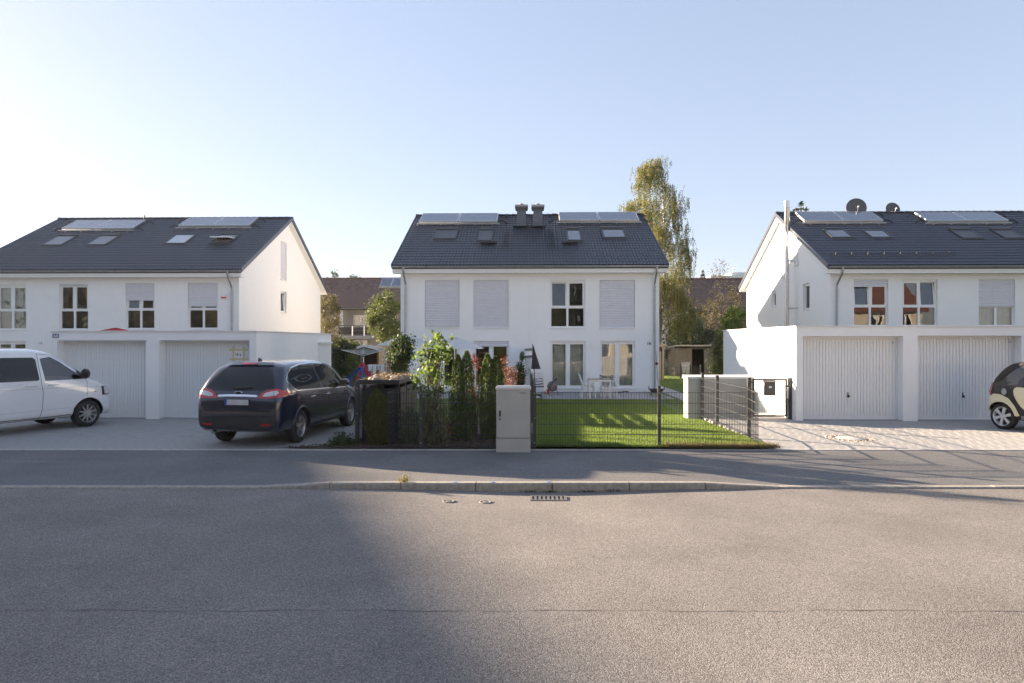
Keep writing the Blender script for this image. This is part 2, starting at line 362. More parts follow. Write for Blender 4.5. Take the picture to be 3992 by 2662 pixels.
# grass blades
GRASS = leafmat('grass_blades', [(.08, .14, .02), (.14, .22, .03), (.20, .29, .045), (.26, .33, .08)], .55)
def blades(name, n, x0, x1, y0, y1, zf, h=(.03, .065), w=.007, ok=None):
    P = np.stack([rng.uniform(x0, x1, n), y0+(y1-y0)*rng.uniform(0, 1, n)**1.35], 1)
    if ok: P = P[[ok(*p) for p in P]]; n = len(P)
    z = np.array([zf(*p) for p in P])-.003; a = rng.uniform(0, 6.28, n); hh = rng.uniform(*h, n); l = rng.normal(0, .022, (n, 2))
    dx, dy = np.cos(a)*w/2, np.sin(a)*w/2
    V = np.zeros((n, 3, 3)); V[:, 0] = np.stack([P[:, 0]-dx, P[:, 1]-dy, z], 1); V[:, 1] = np.stack([P[:, 0]+dx, P[:, 1]+dy, z], 1)
    V[:, 2] = np.stack([P[:, 0]+l[:, 0], P[:, 1]+l[:, 1], z+hh], 1)
    o = link(npmesh(name, V.reshape(-1, 3), np.arange(n*3).reshape(n, 3), GRASS), name); return o
tag(blades('lawn_grass', 150000, .12, LX1, 12.76, 26.1, gz), 'short green lawn grass behind the wire fence', 'grass', kind='stuff')
tag(blades('back_lawn_grass', 40000, 5.0, 13, 20, 45, lambda x, y: -.20, (.05, .1), .012, lambda x, y: not (5.85 < x < 6.75)), 'lawn grass beside and behind the right corner of the middle house', 'grass', kind='stuff')
tag(blades('left_lawn_grass', 40000, -7.3, 0, 16.3, 40, lambda x, y: gz(x, y)+.004, (.05, .10), .012), 'grass of the left back garden with the clothes dryer', 'grass', kind='stuff')
tag(blades('dry_grass_edge', 4000, 2.6, 4.75, 12.72, 12.95, gz, (.04, .12), .006), 'dry brown grass tufts along the front fence', 'grass', kind='stuff').data.materials[0] = leafmat('dry_grass', [(.14, .10, .05), (.20, .15, .07), (.12, .13, .04)], .4)
# wood-chip mulch in the bed
ck = MB()
for i in range(1800):
    x, y = random.uniform(-4.6, .1), random.uniform(12.72, 14.6)
    if x < -3.5 and y > 12.66+(x+4.8)*.6: continue
    y += street(x); s = random.uniform(.012, .03); a = random.uniform(0, 3.14); c, q = math.cos(a)*s, math.sin(a)*s
    z = .05+random.uniform(0, .01); ck.hexa([(x-c-q*.4, y-q+c*.4, z-.012), (x+c-q*.4, y+q+c*.4, z-.012), (x+c+q*.4, y+q-c*.4, z-.008), (x-c+q*.4, y-q-c*.4, z-.008), (x-c-q*.4, y-q+c*.4, z), (x+c-q*.4, y+q+c*.4, z+.006), (x+c+q*.4, y+q-c*.4, z+.008), (x-c+q*.4, y-q-c*.4, z)])
one('bark_mulch', mat('bark_mulch', (.095, .06, .042), .9, .2, 20, island=.5), 'brown bark mulch covering the planted bed behind the fence', 'mulch', ck, kind='stuff')
# road drain
dr = gnd(2138, 1945, -.14); D = thing('road_drain', 'cast iron drain grate with seven slots in the gutter', 'drain grate', (dr.x, dr.y, -.15))
IRON = mat('cast_iron', (.20, .19, .185), .6, .2, 30, metal=.6)
fz = dip(dr.x, dr.y)+.016; fw, fd = .255, .135; m = MB()
for a, b in (((-fw, -fd), (fw, -fd+.03)), ((-fw, fd-.03), (fw, fd)), ((-fw, -fd+.03), (-fw+.03, fd-.03)), ((fw-.03, -fd+.03), (fw, fd-.03))):
    m.box((dr.x+a[0], dr.y+a[1], fz-.06), (dr.x+b[0], dr.y+b[1], fz))
m.build('grate_frame', IRON, D)
sw = (2*fw-.06)/15
for k in range(1, 8):
    x = dr.x-fw+.03+sw*(2*k-1)+sw*0
    MB().box((x, dr.y-fd+.031, fz-.012), (x+sw, dr.y+fd-.031, fz-.001)).build('grate_bar', IRON, D)
MB().box((dr.x-fw+.031, dr.y-fd+.031, fz-.059), (dr.x+fw-.031, dr.y+fd-.031, fz-.013)).build('drain_dark_fill', BLACK, D)  # black block stands in for the darkness down the drain
# two valve covers in the road
for i, (px, py) in enumerate(((1750, 1962), (1893, 1962))):
    p = gnd(px, py, dip(0, 9.2)); z = dip(p.x, p.y)
    t = thing('valve_cover', 'small oval iron valve cover sunk in the road, '+('left one of two' if i == 0 else 'right one of two, nearer the drain'), 'valve cover', (p.x, p.y, z), group='valve covers in the road')
    MB().lathe([(.0, .008), (.045, .008), (.05, .004), (.052, .001)], (p.x, p.y, z), n=16).build('lid', IRON, t)
    MB().lathe([(.056, .0), (.06, .01), (.085, .01), (.09, .0)], (p.x, p.y, z), n=20).build('collar', mat('worn_iron', (.15, .14, .125), .8, .2, 30), t)
# ============================================================ houses
def wallpanel(mb, fr, us, top, openings, bottom=0.0, depth=.14):
    """wall front with openings; top(u) piecewise linear with kinks inside us; reveals go inwards"""
    cuts = sorted(set([round(u, 4) for u in us]+[round(o[i], 4) for o in openings for i in (0, 1)]))
    for a, b in zip(cuts, cuts[1:]):
        if b-a < 1e-4: continue
        ops = sorted([(o[2], o[3]) for o in openings if o[0] <= a+1e-4 and o[1] >= b-1e-4]); z = bottom
        for v0, v1 in ops: mb.quad(fr.p(a, z), fr.p(b, z), fr.p(b, v0), fr.p(a, v0)); z = v1
        mb.quad(fr.p(a, z), fr.p(b, z), fr.p(b, top(b)), fr.p(a, top(a)))
    for u0, u1, v0, v1 in openings:
        q = [(u0, v0), (u1, v0), (u1, v1), (u0, v1)]
        for (a, b), (c, d) in zip(q, q[1:]+q[:1]): mb.quad(fr.p(a, b), fr.p(a, b, -depth), fr.p(c, d, -depth), fr.p(c, d))
def shutter(fr, u0, u1, v0, v1, parent, n=-.05, pitch=.075):
    """roller shutter curtain, rounded slats"""
    m = MB(); k = max(1, int((v1-v0)/pitch)); V = []; p = (v1-v0)/k
    for i in range(k):
        for t, d in ((0, -.006), (.14, .008), (.5, .013), (.84, .008), (.97, -.006)): V.append((v0+(i+t)*p, n+d))
    V.append((v1, n)); r = len(V)
    m.add([fr.p(u0, v, d) for v, d in V]+[fr.p(u1, v, d) for v, d in V], [(i, r+i, r+i+1, i+1) for i in range(r-1)])
    m.fbox(fr, (u0, u1), (v0-.03, v0+.004), (n-.012, n+.012))
    return m.build('roller_shutter', SHUT, parent)
def window(root, fr, u0, u1, v0, v1, shut=0.0, kind='cross', tilt=None, curtain=None, sill=True, rec=.10):
    """frame set into the reveal; shut = share covered by the roller shutter; tilt = pane index hinged inwards"""
    f = .065; m = MB(); n0, n1 = -rec-.06, -rec
    head = .045 if kind != 'small' else .02
    bx = lambda a, b, c, d, e=0: m.fbox(fr, (a, b), (c, d), (n0+e, n1+e))
    bx(u0, u0+f, v0, v1-head); bx(u1-f, u1, v0, v1-head); bx(u0+f, u1-f, v0, v0+f); bx(u0+f, u1-f, v1-head-f, v1-head)
    m.fbox(fr, (u0, u1), (v1-head, v1), (n0, n1+.035))                 # shutter box lip
    a0, a1, b0, b1 = u0+f, u1-f, v0+f, v1-head-f; um = (a0+a1)/2; cells = []
    if kind == 'cross':
        t = v0+(v1-v0)*.425; bx(um-.05, um+.05, b0, t-.04, .002); bx(um-.05, um+.05, t+.04, b1, .002); bx(a0, a1, t-.04, t+.04, .004)
        cells = [(a0, um-.05, b0, t-.04), (um+.05, a1, b0, t-.04), (a0, um-.05, t+.04, b1), (um+.05, a1, t+.04, b1)]
        fr2 = [0, 0, 1, 1]
    elif kind == 'door': bx(um-.06, um+.06, b0, b1, .002); cells = [(a0, um-.06, b0, b1), (um+.06, a1, b0, b1)]; fr2 = [1, 1]
    else: cells = [(a0, a1, b0, b1)]; fr2 = [1]
    W_ = m.build('window', PVC, root)
    for i, (a, b, c, d) in enumerate(cells):
        g = .04 if fr2[i] else 0; lean = .11 if tilt == i else 0
        if g:
            s = MB()
            def sb(p, q, r_, t_):
                zz = lambda v: -lean*(v-c)/(d-c)
                P = [fr.p(p, r_, n1+.012+zz(r_)), fr.p(q, r_, n1+.012+zz(r_)), fr.p(q, r_, n0+.008+zz(r_)), fr.p(p, r_, n0+.008+zz(r_)), fr.p(p, t_, n1+.012+zz(t_)), fr.p(q, t_, n1+.012+zz(t_)), fr.p(q, t_, n0+.008+zz(t_)), fr.p(p, t_, n0+.008+zz(t_))]
                s.hexa(P)
            sb(a, a+g, c, d); sb(b-g, b, c, d); sb(a+g, b-g, c, c+g); sb(a+g, b-g, d-g, d)
            if kind == 'door' and i == 0: s.fbox(fr, (b-.03, b-.012), (c+.9, c+1.02), (n1+.012, n1+.05))
            s.build('sash', PVC, W_)
        nn = n0+.03; p = MB()
        p.quad(fr.p(a+g, c+g, nn-lean*g/(d-c)), fr.p(b-g, c+g, nn-lean*g/(d-c)), fr.p(b-g, d-g, nn-lean), fr.p(a+g, d-g, nn-lean)); p.build('pane', GLASS, W_)
    if sill: MB().fbox(fr, (u0-.03, u1+.03), (v0-.045, v0-.003), (-rec, .04)).build('sill', TRIM, W_)
    if shut > 0: shutter(fr, u0+.012, u1-.012, v1-.01-(v1-v0-.02)*shut, v1-.01, W_)
    if curtain:
        V = []; k = 36
        for i in range(k+1):
            u = u0+(u1-u0)*i/k; V += [fr.p(u, v0+.05, -rec-.16+.018*math.sin(i*1.9)+.01*math.sin(i*.7)), fr.p(u, v1-.05, -rec-.16+.014*math.sin(i*1.9+.4))]
        c = MB().add(V, [(2*i, 2*i+2, 2*i+3, 2*i+1) for i in range(k) if not (curtain == 'sides' and .3 < i/k < .7)], True); c.build('curtain', CURT, W_)
    return W_
def tilemesh(tw, ex, lift=.032, hump=.044, n=12, m=None):
    mb = MB(); V = []
    for y, z in ((-.0, lift), (ex*1.08, 0)):
        for i in range(n+1):
            t = i/n; w = .5+.5*math.cos(4*math.pi*t+math.pi); w = w**.9
            V.append((t*tw, y, z+hump*w))
    mb.add(V, [(i, i+1, n+2+i, n+1+i) for i in range(n)], True)
    lip = V[:n+1]; mb.add(lip+[(x, y+.004, z-.02) for x, y, z in lip], [(i, n+1+i, n+2+i, i+1) for i in range(n)])
    return mb
def roof_tiles(roof, O, width, slope, pitch, rows, m, tw=.30, limit=300, xvis=None, name='roof_tile'):
    cols = round(width/tw); tw = width/cols; ex = slope/rows; mb = tilemesh(tw, ex)
    me = mb.mesh(name, m); TV = np.array(mb.v); cp, sp = math.cos(pitch), math.sin(pitch); cnt = 0; rest = []
    for r in range(rows):
        for c in range(cols):
            loc = (O[0]+c*tw, O[1]+r*ex*cp, O[2]+r*ex*sp)
            if cnt < limit and (xvis is None or xvis(loc)):
                o = bpy.data.objects.new(name, me); COL.objects.link(o); o.parent = roof; o.location = loc
                o.rotation_euler = (pitch+random.uniform(-.006, .006), random.uniform(-.004, .004), 0); cnt += 1
            else: rest.append(loc)
    if not rest: return
    Rm = np.array([[1, 0, 0], [0, cp, -sp], [0, sp, cp]]); TV = TV@Rm.T; fs = mb.f; rest = np.array(rest)
    V = (TV[None]+rest[:, None]).reshape(-1, 3); Fc = (np.array(fs)[None]+(np.arange(len(rest))*len(TV))[:, None, None]).reshape(-1, 4)
    me2 = npmesh('upper_roof_tiles', V, Fc, m); sm = np.tile(np.array(mb.sm), len(rest)); me2.polygons.foreach_set('use_smooth', sm)
    link(me2, 'upper_roof_tiles', roof, kind='stuff')
def ridge_tiles(roof, x0, x1, y, z, m, r=.10, step=.37):
    n = round((x1-x0)/step); s = (x1-x0)/n; mb = MB(); k = 9; V = []
    for x, rr in ((0, r), (s*1.08, r*.82)):
        for i in range(k): a = math.pi*i/(k-1); V.append((x, rr*1.25*math.cos(a), rr*math.sin(a)*.75+(.012 if x == 0 else 0)))
    mb.add(V, [(i, i+1, k+i+1, k+i) for i in range(k-1)], True); mb.add(V[:k], [tuple(range(k))])
    me = mb.mesh('ridge_tile', m)
    for i in range(n):
        o = bpy.data.objects.new('ridge_tile', me); COL.objects.link(o); o.parent = roof; o.location = (x0+i*s, y, z)
        if i == 0: o.scale = (.9, 1.12, 1.12)
def gutter(root, x0, x1, y, z, r=.075):
    m = MB(); k = 8; V = []
    for x in (x0, x1):
        for i in range(k+1): a = math.pi+math.pi*i/k; V.append((x, y+r*math.cos(a), z+r*math.sin(a)))
    m.add(V, [(i, i+1, k+2+i, k+1+i) for i in range(k)], True); m.add(V[:k+1], [tuple(range(k+1))]); m.add(V[k+1:], [tuple(range(k+1))])
    m.tube([(x0, y-r, z+.003), (x1, y-r, z+.003)], .011, 6); m.tube([(x0, y+r, z+.003), (x1, y+r, z+.003)], .009, 6)
    g_ = m.build('gutter', ZINC, root)
    return g_
def downpipe(root, x, ye, ze, xw, yw, zbot):
    m = MB(); m.tube([(x, ye, ze-.05), (x, ye, ze-.20)], [.075, .052], 10)
    m.tube([(x, ye, ze-.18), (x, ye, ze-.28), (xw, yw-.09, ze-.78), (xw, yw-.09, ze-.95), (xw, yw-.09, zbot)], .043, 10)
    p = m.build('downpipe', ZINC, root, sharp=40)
    for z in (ze-1.1, ze-2.9):
        if z > zbot: MB().lathe([(.05, -.025), (.055, 0), (.05, .025)], (xw, yw-.09, z), n=12).build('pipe_clamp', ZINC, p)
def skylight(root, rf, px0, px1, pyb, pyt, blind=None, open_=0, top=True):
    """roof window from its lower corners and its upper edge in the photo"""
    u0, v0 = rf.hit(px0, pyb); u1, _ = rf.hit(px1, pyb); _, v1 = rf.hit((px0+px1)/2, pyt)
    m = MB(); h = .10; f = .075
    for a in ((u0, u0+f, v0, v1), (u1-f, u1, v0, v1), (u0+f, u1-f, v0, v0+f), (u0+f, u1-f, v1-f, v1)): m.fbox(rf, a[:2], a[2:], (.03, h))
    m.fbox(rf, (u0-.05, u1+.05), (v0-.10, v0-.003), (.045, .062))                       # lead apron
    s = m.build('skylight', mat('dark_grey_flashing', (.075, .075, .08), .5, .1), root)
    if open_:
        c = (v0+v1)/2; O = rf.p(0, c, h-.03); a = R(open_); V2 = rf.V*math.cos(a)+rf.N*-math.sin(a); N2 = rf.N*math.cos(a)+rf.V*math.sin(a)
        f2 = Fr(O, rf.U, N2, V2); L_ = (v1-v0)/2-.03; k = MB()
        for a_ in ((u0+.05, u0+.12, -L_, L_), (u1-.12, u1-.05, -L_, L_), (u0+.12, u1-.12, -L_, -L_+.07), (u0+.12, u1-.12, L_-.07, L_)): k.fbox(f2, a_[:2], a_[2:], (-.03, .03))
        k.build('open_sash', PVC, s); MB().fbox(f2, (u0+.12, u1-.12), (-L_+.07, L_-.07), (-.006, .006)).build('pane', ROOFGL, s)
        MB().fbox(rf, (u0+f, u1-f), (v0+f, v1-f), (.03, .035)).build('shaft', mat('white_lining', (.6, .6, .58), .8), s)
    elif blind: MB().fbox(rf, (u0+f, u1-f), (v0+f, v1-f), (.05, h-.012)).build('blind', blind, s)
    else: MB().fbox(rf, (u0+f, u1-f), (v0+f, v1-f), (.05, h-.02)).build('pane', ROOFGL, s)
    if top: MB().fbox(rf, (u0-.01, u1+.01), (v1+.003, v1+.15), (.04, h+.05)).build('blind_case', mat('dark_grey_flashing', (.075, .075, .08), .5, .1), s)
    return s
def solar(root, rf, px0, pxm, px1, pyb, pyt):
    u0, v0 = rf.hit(px0, pyb); u1, _ = rf.hit(px1, pyb); um, _ = rf.hit(pxm, pyb); _, v1 = rf.hit((px0+px1)/2, pyt)
    for a, b in ((u0, um-.015), (um+.015, u1)):
        m = MB(); f = .045
        for q in ((a, a+f, v0, v1), (b-f, b, v0, v1), (a+f, b-f, v0, v0+f), (a+f, b-f, v1-f, v1)): m.fbox(rf, q[:2], q[2:], (.10, .20))
        p = m.build('solar_collector', ALU, root); MB().fbox(rf, (a+f, b-f), (v0+f, v1-f), (.12, .19)).build('collector_glass', SOLAR, p)
    m = MB(); m.fbox(rf, (u0-.12, u1+.12), (v0-.14, v0-.07), (.06, .11))
    for k in range(5): u = u0+(u1-u0)*(k+.3)/4.6; m.fbox(rf, (u-.02, u+.02), (v0-.2, v0+.1), (.03, .065))
    m.build('mounting_rail', ALU, root)
    for u, s in ((u0-.10, -1), (u1+.10, 1)):
        if u < .3 or u > ROOFW-.3: continue
        MB().tube([rf.p(u, v1-.2, .15), rf.p(u+s*.22, v1-.22, .17), rf.p(u+s*.42, v1-.3, .03)], .03, 7).build('collector_pipe', BLACK, root)
        MB().tube([rf.p(u, v0+.15, .15), rf.p(u+s*.2, v0+.12, .16), rf.p(u+s*.45, v0+.05, .03)], .03, 7).build('collector_pipe', BLACK, root)
ROOFW = 12.5
def house(name, label, x0, x1, yf, yb, yr, zg, zw, ze, zr, front_ops, gable_left=(), gable_right=(), ov=.5, gov=.30, rows=21, xvis=None):
    """front wall y=yf facing the street; returns dict of frames"""
    root = thing(name, label, 'house', ((x0+x1)/2, yf, zg))
    fw = Fr((x0, yf, 0), (1, 0, 0), (0, -1, 0)); gl = Fr((x0, yb, 0), (0, -1, 0), (-1, 0, 0)); gr = Fr((x1, yf, 0), (0, 1, 0), (1, 0, 0)); bk = Fr((x1, yb, 0), (-1, 0, 0), (0, 1, 0))
    sl = (zr-ze)/(yr-(yf-ov)); pitch = math.atan(sl); D = yb-yf; th = .20
    top = lambda y: min(ze+sl*(y-yf+ov), zr-(y-yr)*(zr-ze-.0)/(yb+ov-yr)) - th
    wf = MB(); wallpanel(wf, fw, [0, x1-x0], lambda u: top(yf), front_ops, zg-.1); wf.build('front_wall', WHITE, root)
    wl = MB(); wallpanel(wl, gl, [0, yb-yr, D], lambda u: top(yb-u), gable_left, zg-.1); wl.build('gable_wall', WHITE, root)
    wr = MB(); wallpanel(wr, gr, [0, yr-yf, D], lambda u: top(yf+u), gable_right, zg-.1); wr.build('gable_wall', WHITE, root)
    wb = MB(); wallpanel(wb, bk, [0, x1-x0], lambda u: top(yb), [], zg-.1); wb.build('rear_wall', WHITE, root)
    it = MB(); it.box((x0+.1, yf+.35, (zg+zw)/2-.2), (x1-.1, yb-.1, (zg+zw)/2+.02)); it.box((x0+.1, yf+3.6, zg), (x1-.1, yf+3.7, zw-.1)); it.box((x0+.1, yf+.35, zw-.22), (x1-.1, yb-.1, zw-.12))
    for t_ in (.27, .5, .73): it.box((x0+(x1-x0)*t_-.05, yf+.36, zg), (x0+(x1-x0)*t_+.05, yf+3.6, zw-.2))
    it.build('interior_walls', INT, root)
    # roof: slab, boards, tiles
    a, b = x0-gov, x1+gov; ye, yB = yf-ov, yb+ov; zB = ze if abs((yr-ye)-(yB-yr)) < .5 else zr-(yB-yr)*sl
    zsl = lambda y, off: (ze+sl*(y-ye) if y <= yr else zr-(y-yr)*(zr-zB)/(yB-yr))+off
    rm = MB()
    for (p, q) in ((ye+.02, yr), (yr, yB)):
        rm.hexa([(a, p, zsl(p, -.17)), (b, p, zsl(p, -.17)), (b, q, zsl(q, -.17)), (a, q, zsl(q, -.17)), (a, p, zsl(p, -.03)), (b, p, zsl(p, -.03)), (b, q, zsl(q, -.03)), (a, q, zsl(q, -.03))])
    roof = rm.build('roof', mat('roof_underlay', (.04, .04, .045), .6), root)
    sf = MB()
    for (p, q) in ((ye+.03, yr-.002), (yr+.002, yB-.02)):
        sf.hexa([(a+.02, p, zsl(p, -.25)), (b-.02, p, zsl(p, -.25)), (b-.02, q, zsl(q, -.25)), (a+.02, q, zsl(q, -.25)), (a+.02, p, zsl(p, -.172)), (b-.02, p, zsl(p, -.172)), (b-.02, q, zsl(q, -.172)), (a+.02, q, zsl(q, -.172))])
    sf.build('soffit', TRIM, roof)
    fb = MB().box((a+.02, ye+.055, ze-.33), (b-.02, ye+.10, ze-.045)); fb.box((a+.02, ye+.10, ze-.33), (b-.02, yf-.002, ze-.30)); fb.build('fascia_board', TRIM, roof)
    rf = Fr((a, ye, ze), (1, 0, 0), (0, -math.sin(pitch), math.cos(pitch)), (0, math.cos(pitch), math.sin(pitch)))
    L_ = math.hypot(yr-ye, zr-ze); roof_tiles(roof, (a, ye, ze-.01), b-a, L_-.06, pitch, rows, TILE, xvis=xvis)
    rear = MB().hexa([(a, yr, zr-.02), (b, yr, zr-.02), (b, yB, zB-.02), (a, yB, zB-.02), (a, yr, zr+.03), (b, yr, zr+.03), (b, yB, zB+.03), (a, yB, zB+.03)]); rear.build('rear_roof_slope', TILE, roof)
    # verge tiles along both rakes
    n = rows; vm = MB().box((-.03, 0, -.12), (.025, L_/n*1.06, .055)).mesh('verge_tile', TILE)
    for xx in (a-.012, b+.012):
        for i in range(n):
            o = bpy.data.objects.new('verge_tile', vm); COL.objects.link(o); o.parent = roof; P = rf.p(0, i*L_/n, 0); o.location = (xx, P.y, P.z); o.rotation_euler = (pitch+.012, 0, 0)
        for i in range(n):
            t = i/n; y = yB-(yB-yr)*t; z = zsl(y, 0)
            o = bpy.data.objects.new('verge_tile', vm); COL.objects.link(o); o.parent = roof; o.location = (xx, y, z); o.rotation_euler = (pitch+.012, 0, R(180))
    ridge_tiles(roof, a-.03, b+.03, yr, zr+.03, TILE)
    gutter(root, a+.01, b-.01, ye-.045, ze-.045)
    return dict(root=root, roof=roof, fw=fw, gl=gl, gr=gr, rf=rf, ye=ye, ze=ze, yf=yf, a=a, b=b, zg=zg)
def pxop(fr, x0, x1, yt, yb):
    u0, v1 = fr.hit(x0, yt); u1, _ = fr.hit(x1, yt); _, v0 = fr.hit((x0+x1)/2, yb); return (u0, u1, v0, v1)
# ---------------------------------------------------------------- middle house
CYF = 29.9; cx0, cx1 = at(1562, 1300, CYF).x, at(2570, 1300, CYF).x
fw = Fr((cx0, CYF, 0), (1, 0, 0), (0, -1, 0))
UP = [pxop(fw, a, b, 1091, 1277) for a, b in ((1657, 1791), (1846, 1982), (2144, 2281), (2337, 2475))]
DN = [pxop(fw, a, b, 1329, 1512) for a, b in ((1657, 1788), (1846, 1984), (2145, 2283), (2338, 2476))]
H = house('middle_semi_detached_house', 'white middle pair of houses with dark tiled roof and two chimneys', cx0, cx1, CYF, 42.1, 36.0, -.2, 5.3, 5.43, 8.84, UP+DN)
for i, o in enumerate(UP): window(H['root'], H['fw'], *o, shut=(.965, 1, 0, 1)[i], tilt=2 if i == 2 else None)
for i, o in enumerate(DN): window(H['root'], H['fw'], *o, kind='door', shut=(0, .1, 0, 0)[i], curtain=(None, None, 'full', 'full')[i])
rf = H['rf']; root = H['root']
solar(H['roof'], rf, 1635, 1786, 1939, 877, 844.5); solar(H['roof'], rf, 2181, 2336, 2492, 871, 840)
BL = mat('grey_blind', (.085, .085, .095), .5, .05); ANTH = mat('dark_grey_flashing', (.075, .075, .08), .5, .1)
skylight(H['roof'], rf, 1690, 1776, 936, 902, BL); skylight(H['roof'], rf, 1860, 1916, 944, 903, BL)
skylight(H['roof'], rf, 2212, 2270, 943, 900); skylight(H['roof'], rf, 2352, 2444, 932, 897)
for px0, px1, pb, pt in ((1959, 1983, 969, 897), (2138, 2167, 968, 897)):      # roof ladders
    u0, v0 = rf.hit(px0, pb); u1, _ = rf.hit(px1, pb); _, v1 = rf.hit(px1, pt); m = MB()
    for u in (u0, u1): m.fbox(rf, (u-.015, u+.015), (v0, v1), (.05, .09))
    k = 8
    for i in range(k): v = v0+(v1-v0)*(i+.5)/k; m.fbox(rf, (u0+.015, u1-.015), (v-.015, v+.015), (.055, .085))
    m.build('roof_ladder', DARK, H['roof'])
for px0, px1, py in ((1872, 1938, 955), (2188, 2253, 954), (2000, 2062, 891), (2066, 2126, 891)):  # chimney-sweep treads
    u0, v0 = rf.hit(px0, py); u1, _ = rf.hit(px1, py); m = MB(); T = Fr(rf.p(0, v0, 0), (1, 0, 0), (0, -1, 0))
    m.fbox(T, (u0, u1), (.10, .13), (-.13, .12))
    for u in (u0+.1, u1-.1): m.fbox(T, (u-.015, u+.015), (-.05, .10), (-.05, .05))
    m.build('roof_tread', DARK, H['roof'])
for px0, px1 in ((2015, 2051), (2079, 2115)):
    u0, v0 = rf.hit(px0, 886); u1, _ = rf.hit(px1, 886); P = rf.p(u0, v0); Q = rf.p(u1, v0); y = P.y; w = Q.x-P.x
    zt = at(px0, 806, y).z; SL = mat('slate_cladding', (.11, .12, .14), .55, .12, 6, island=.12); c = MB(); n = 5; z0 = P.z-.2
    for i in range(n): c.box((P.x+.001*i, y, z0+(zt-z0)*i/n+.004), (Q.x-.001*i, y+.52, z0+(zt-z0)*(i+1)/n))
    ch = c.build('chimney', SL, H['roof'])
    MB().box((P.x-.10, y-.10, zt+.003), (Q.x+.10, y+.62, zt+.10)).build('chimney_cap', ZINC, ch)
    MB().box((P.x-.08, y-.08, zt-.10), (Q.x+.08, y+.60, zt+.001)).build('cap_apron', ANTH, ch)
    MB().lathe([(.13, 0), (.13, .08), (.10, .11), (.0, .11)], ((P.x+Q.x)/2, y+.26, zt+.10), n=14).build('chimney_pot', mat('clay_pot', (.42, .27, .17), .8, .1), ch)
for px, s in ((1577, 1), (2556, -1)):
    xa = at(px-4*s, 1050, H['ye']).x; downpipe(root, xa, H['ye']-.045, H['ze'], at(px+5*s, 1100, CYF).x, CYF, -.2)
u, v = fw.hit(2531, 1338); text('16', .19, fw, u, v, BLACK, 'house_number', root)
u, v = fw.hit(2309, 1341); lm = MB().fbox(fw, (u-.09, u+.03), (v-.10, v+.13), (.003, .06)).fbox(fw, (u-.09, u+.06), (v-.13, v-.02), (.06, .11)); lm.build('wall_lamp', PVC, root)
MB().fbox(fw, ((cx1-cx0)/2-.008, (cx1-cx0)/2+.008), (.2, 5.0), (.001, .006)).build('expansion_joint', TRIM, root)
# ---------------------------------------------------------------- left house
LYF = 31.1; lx1 = at(932, 1200, LYF).x; lx0 = lx1-12.75; fw = Fr((lx0, LYF, 0), (1, 0, 0), (0, -1, 0))
LU = [pxop(fw, a, b, t, e) for a, b, t, e in ((-12, 102, 1109, 1285), (230, 343, 1107, 1285), (489, 602, 1104, 1283), (732, 849, 1102, 1282))]
LD = [pxop(fw, -12, 102, 1330, 1500), pxop(fw, 489, 602, 1330, 1505), pxop(fw, 732, 849, 1330, 1505)]
lyb = 43.4; gr = Fr((lx1, LYF, 0), (0, 1, 0), (1, 0, 0))
def gop(fr, x0, x1, yt, yb):
    u0, v1 = fr.hit(x0, yt); u1, _ = fr.hit(x1, yt); _, v0 = fr.hit(x1, yb); return (u0, u1, v0, v1)
LG = [gop(gr, 1094, 1117, 939, 1094), gop(gr, 1094, 1117, 1133, 1220)]
HL = house('left_semi_detached_house', 'white pair of houses on the left with dark tiled roof and gable wall', lx0, lx1, LYF, lyb, 37.3, -.2, 5.3, 5.40, 9.0, LU+LD, gable_right=LG, xvis=lambda l: l[0] > -25)
for i, o in enumerate(LU): window(HL['root'], HL['fw'], *o, shut=(0, .03, .36, .50)[i], curtain='full' if i == 0 else None, tilt=2 if i == 2 else None)
for i, o in enumerate(LD): window(HL['root'], HL['fw'], *o, kind='door')
window(HL['root'], HL['gr'], *LG[0], kind='small', shut=1); window(HL['root'], HL['gr'], *LG[1], kind='small', tilt=0)
rf = HL['rf']; WB = mat('pale_blind', (.55, .56, .58), .4, .05); GB = mat('grey_awning', (.28, .29, .31), .6, .05)
SOLAR2 = SOLAR
solar(HL['roof'], rf, 244, 382, 519, 903, 870); solar(HL['roof'], rf, 697, 834, 973, 892, 861)
skylight(HL['roof'], rf, 162, 240, 961, 926, GB); skylight(HL['roof'], rf, 335, 412, 960, 925, GB); skylight(HL['roof'], rf, 640, 722, 955, 921, WB, top=False); skylight(HL['roof'], rf, 816, 900, 953, 918, open_=28, top=False)
downpipe(HL['root'], at(888, 1060, HL['ye']).x, HL['ye']-.045, HL['ze'], at(906, 1100, LYF).x, LYF, -.2)
u, v = fw.hit(874, 1153); al = MB().fbox(fw, (u-.11, u+.11), (v-.05, v+.11), (.002, .09)).build('alarm_siren', PVC, HL['root']); MB().fbox(fw, (u-.115, u+.105), (v-.11, v-.052), (.002, .095)).build('alarm_light', mat('red_lens', (.65, .05, .03), .3, .05), al)
u, v = fw.hit(160, 1337); wl_ = MB().fbox(fw, (u-.05, u+.05), (v-.05, v+.05), (.002, .10)).build('wall_lamp', ALU, HL['root'])
P = HL['rf'].p(*HL['rf'].hit(560, 862)[:2], .05); MB().tube([P+Vector((0, .1, 0)), P+Vector((0, .1, .3))], .04, 8).build('vent_pipe', BLACK, HL['roof'])
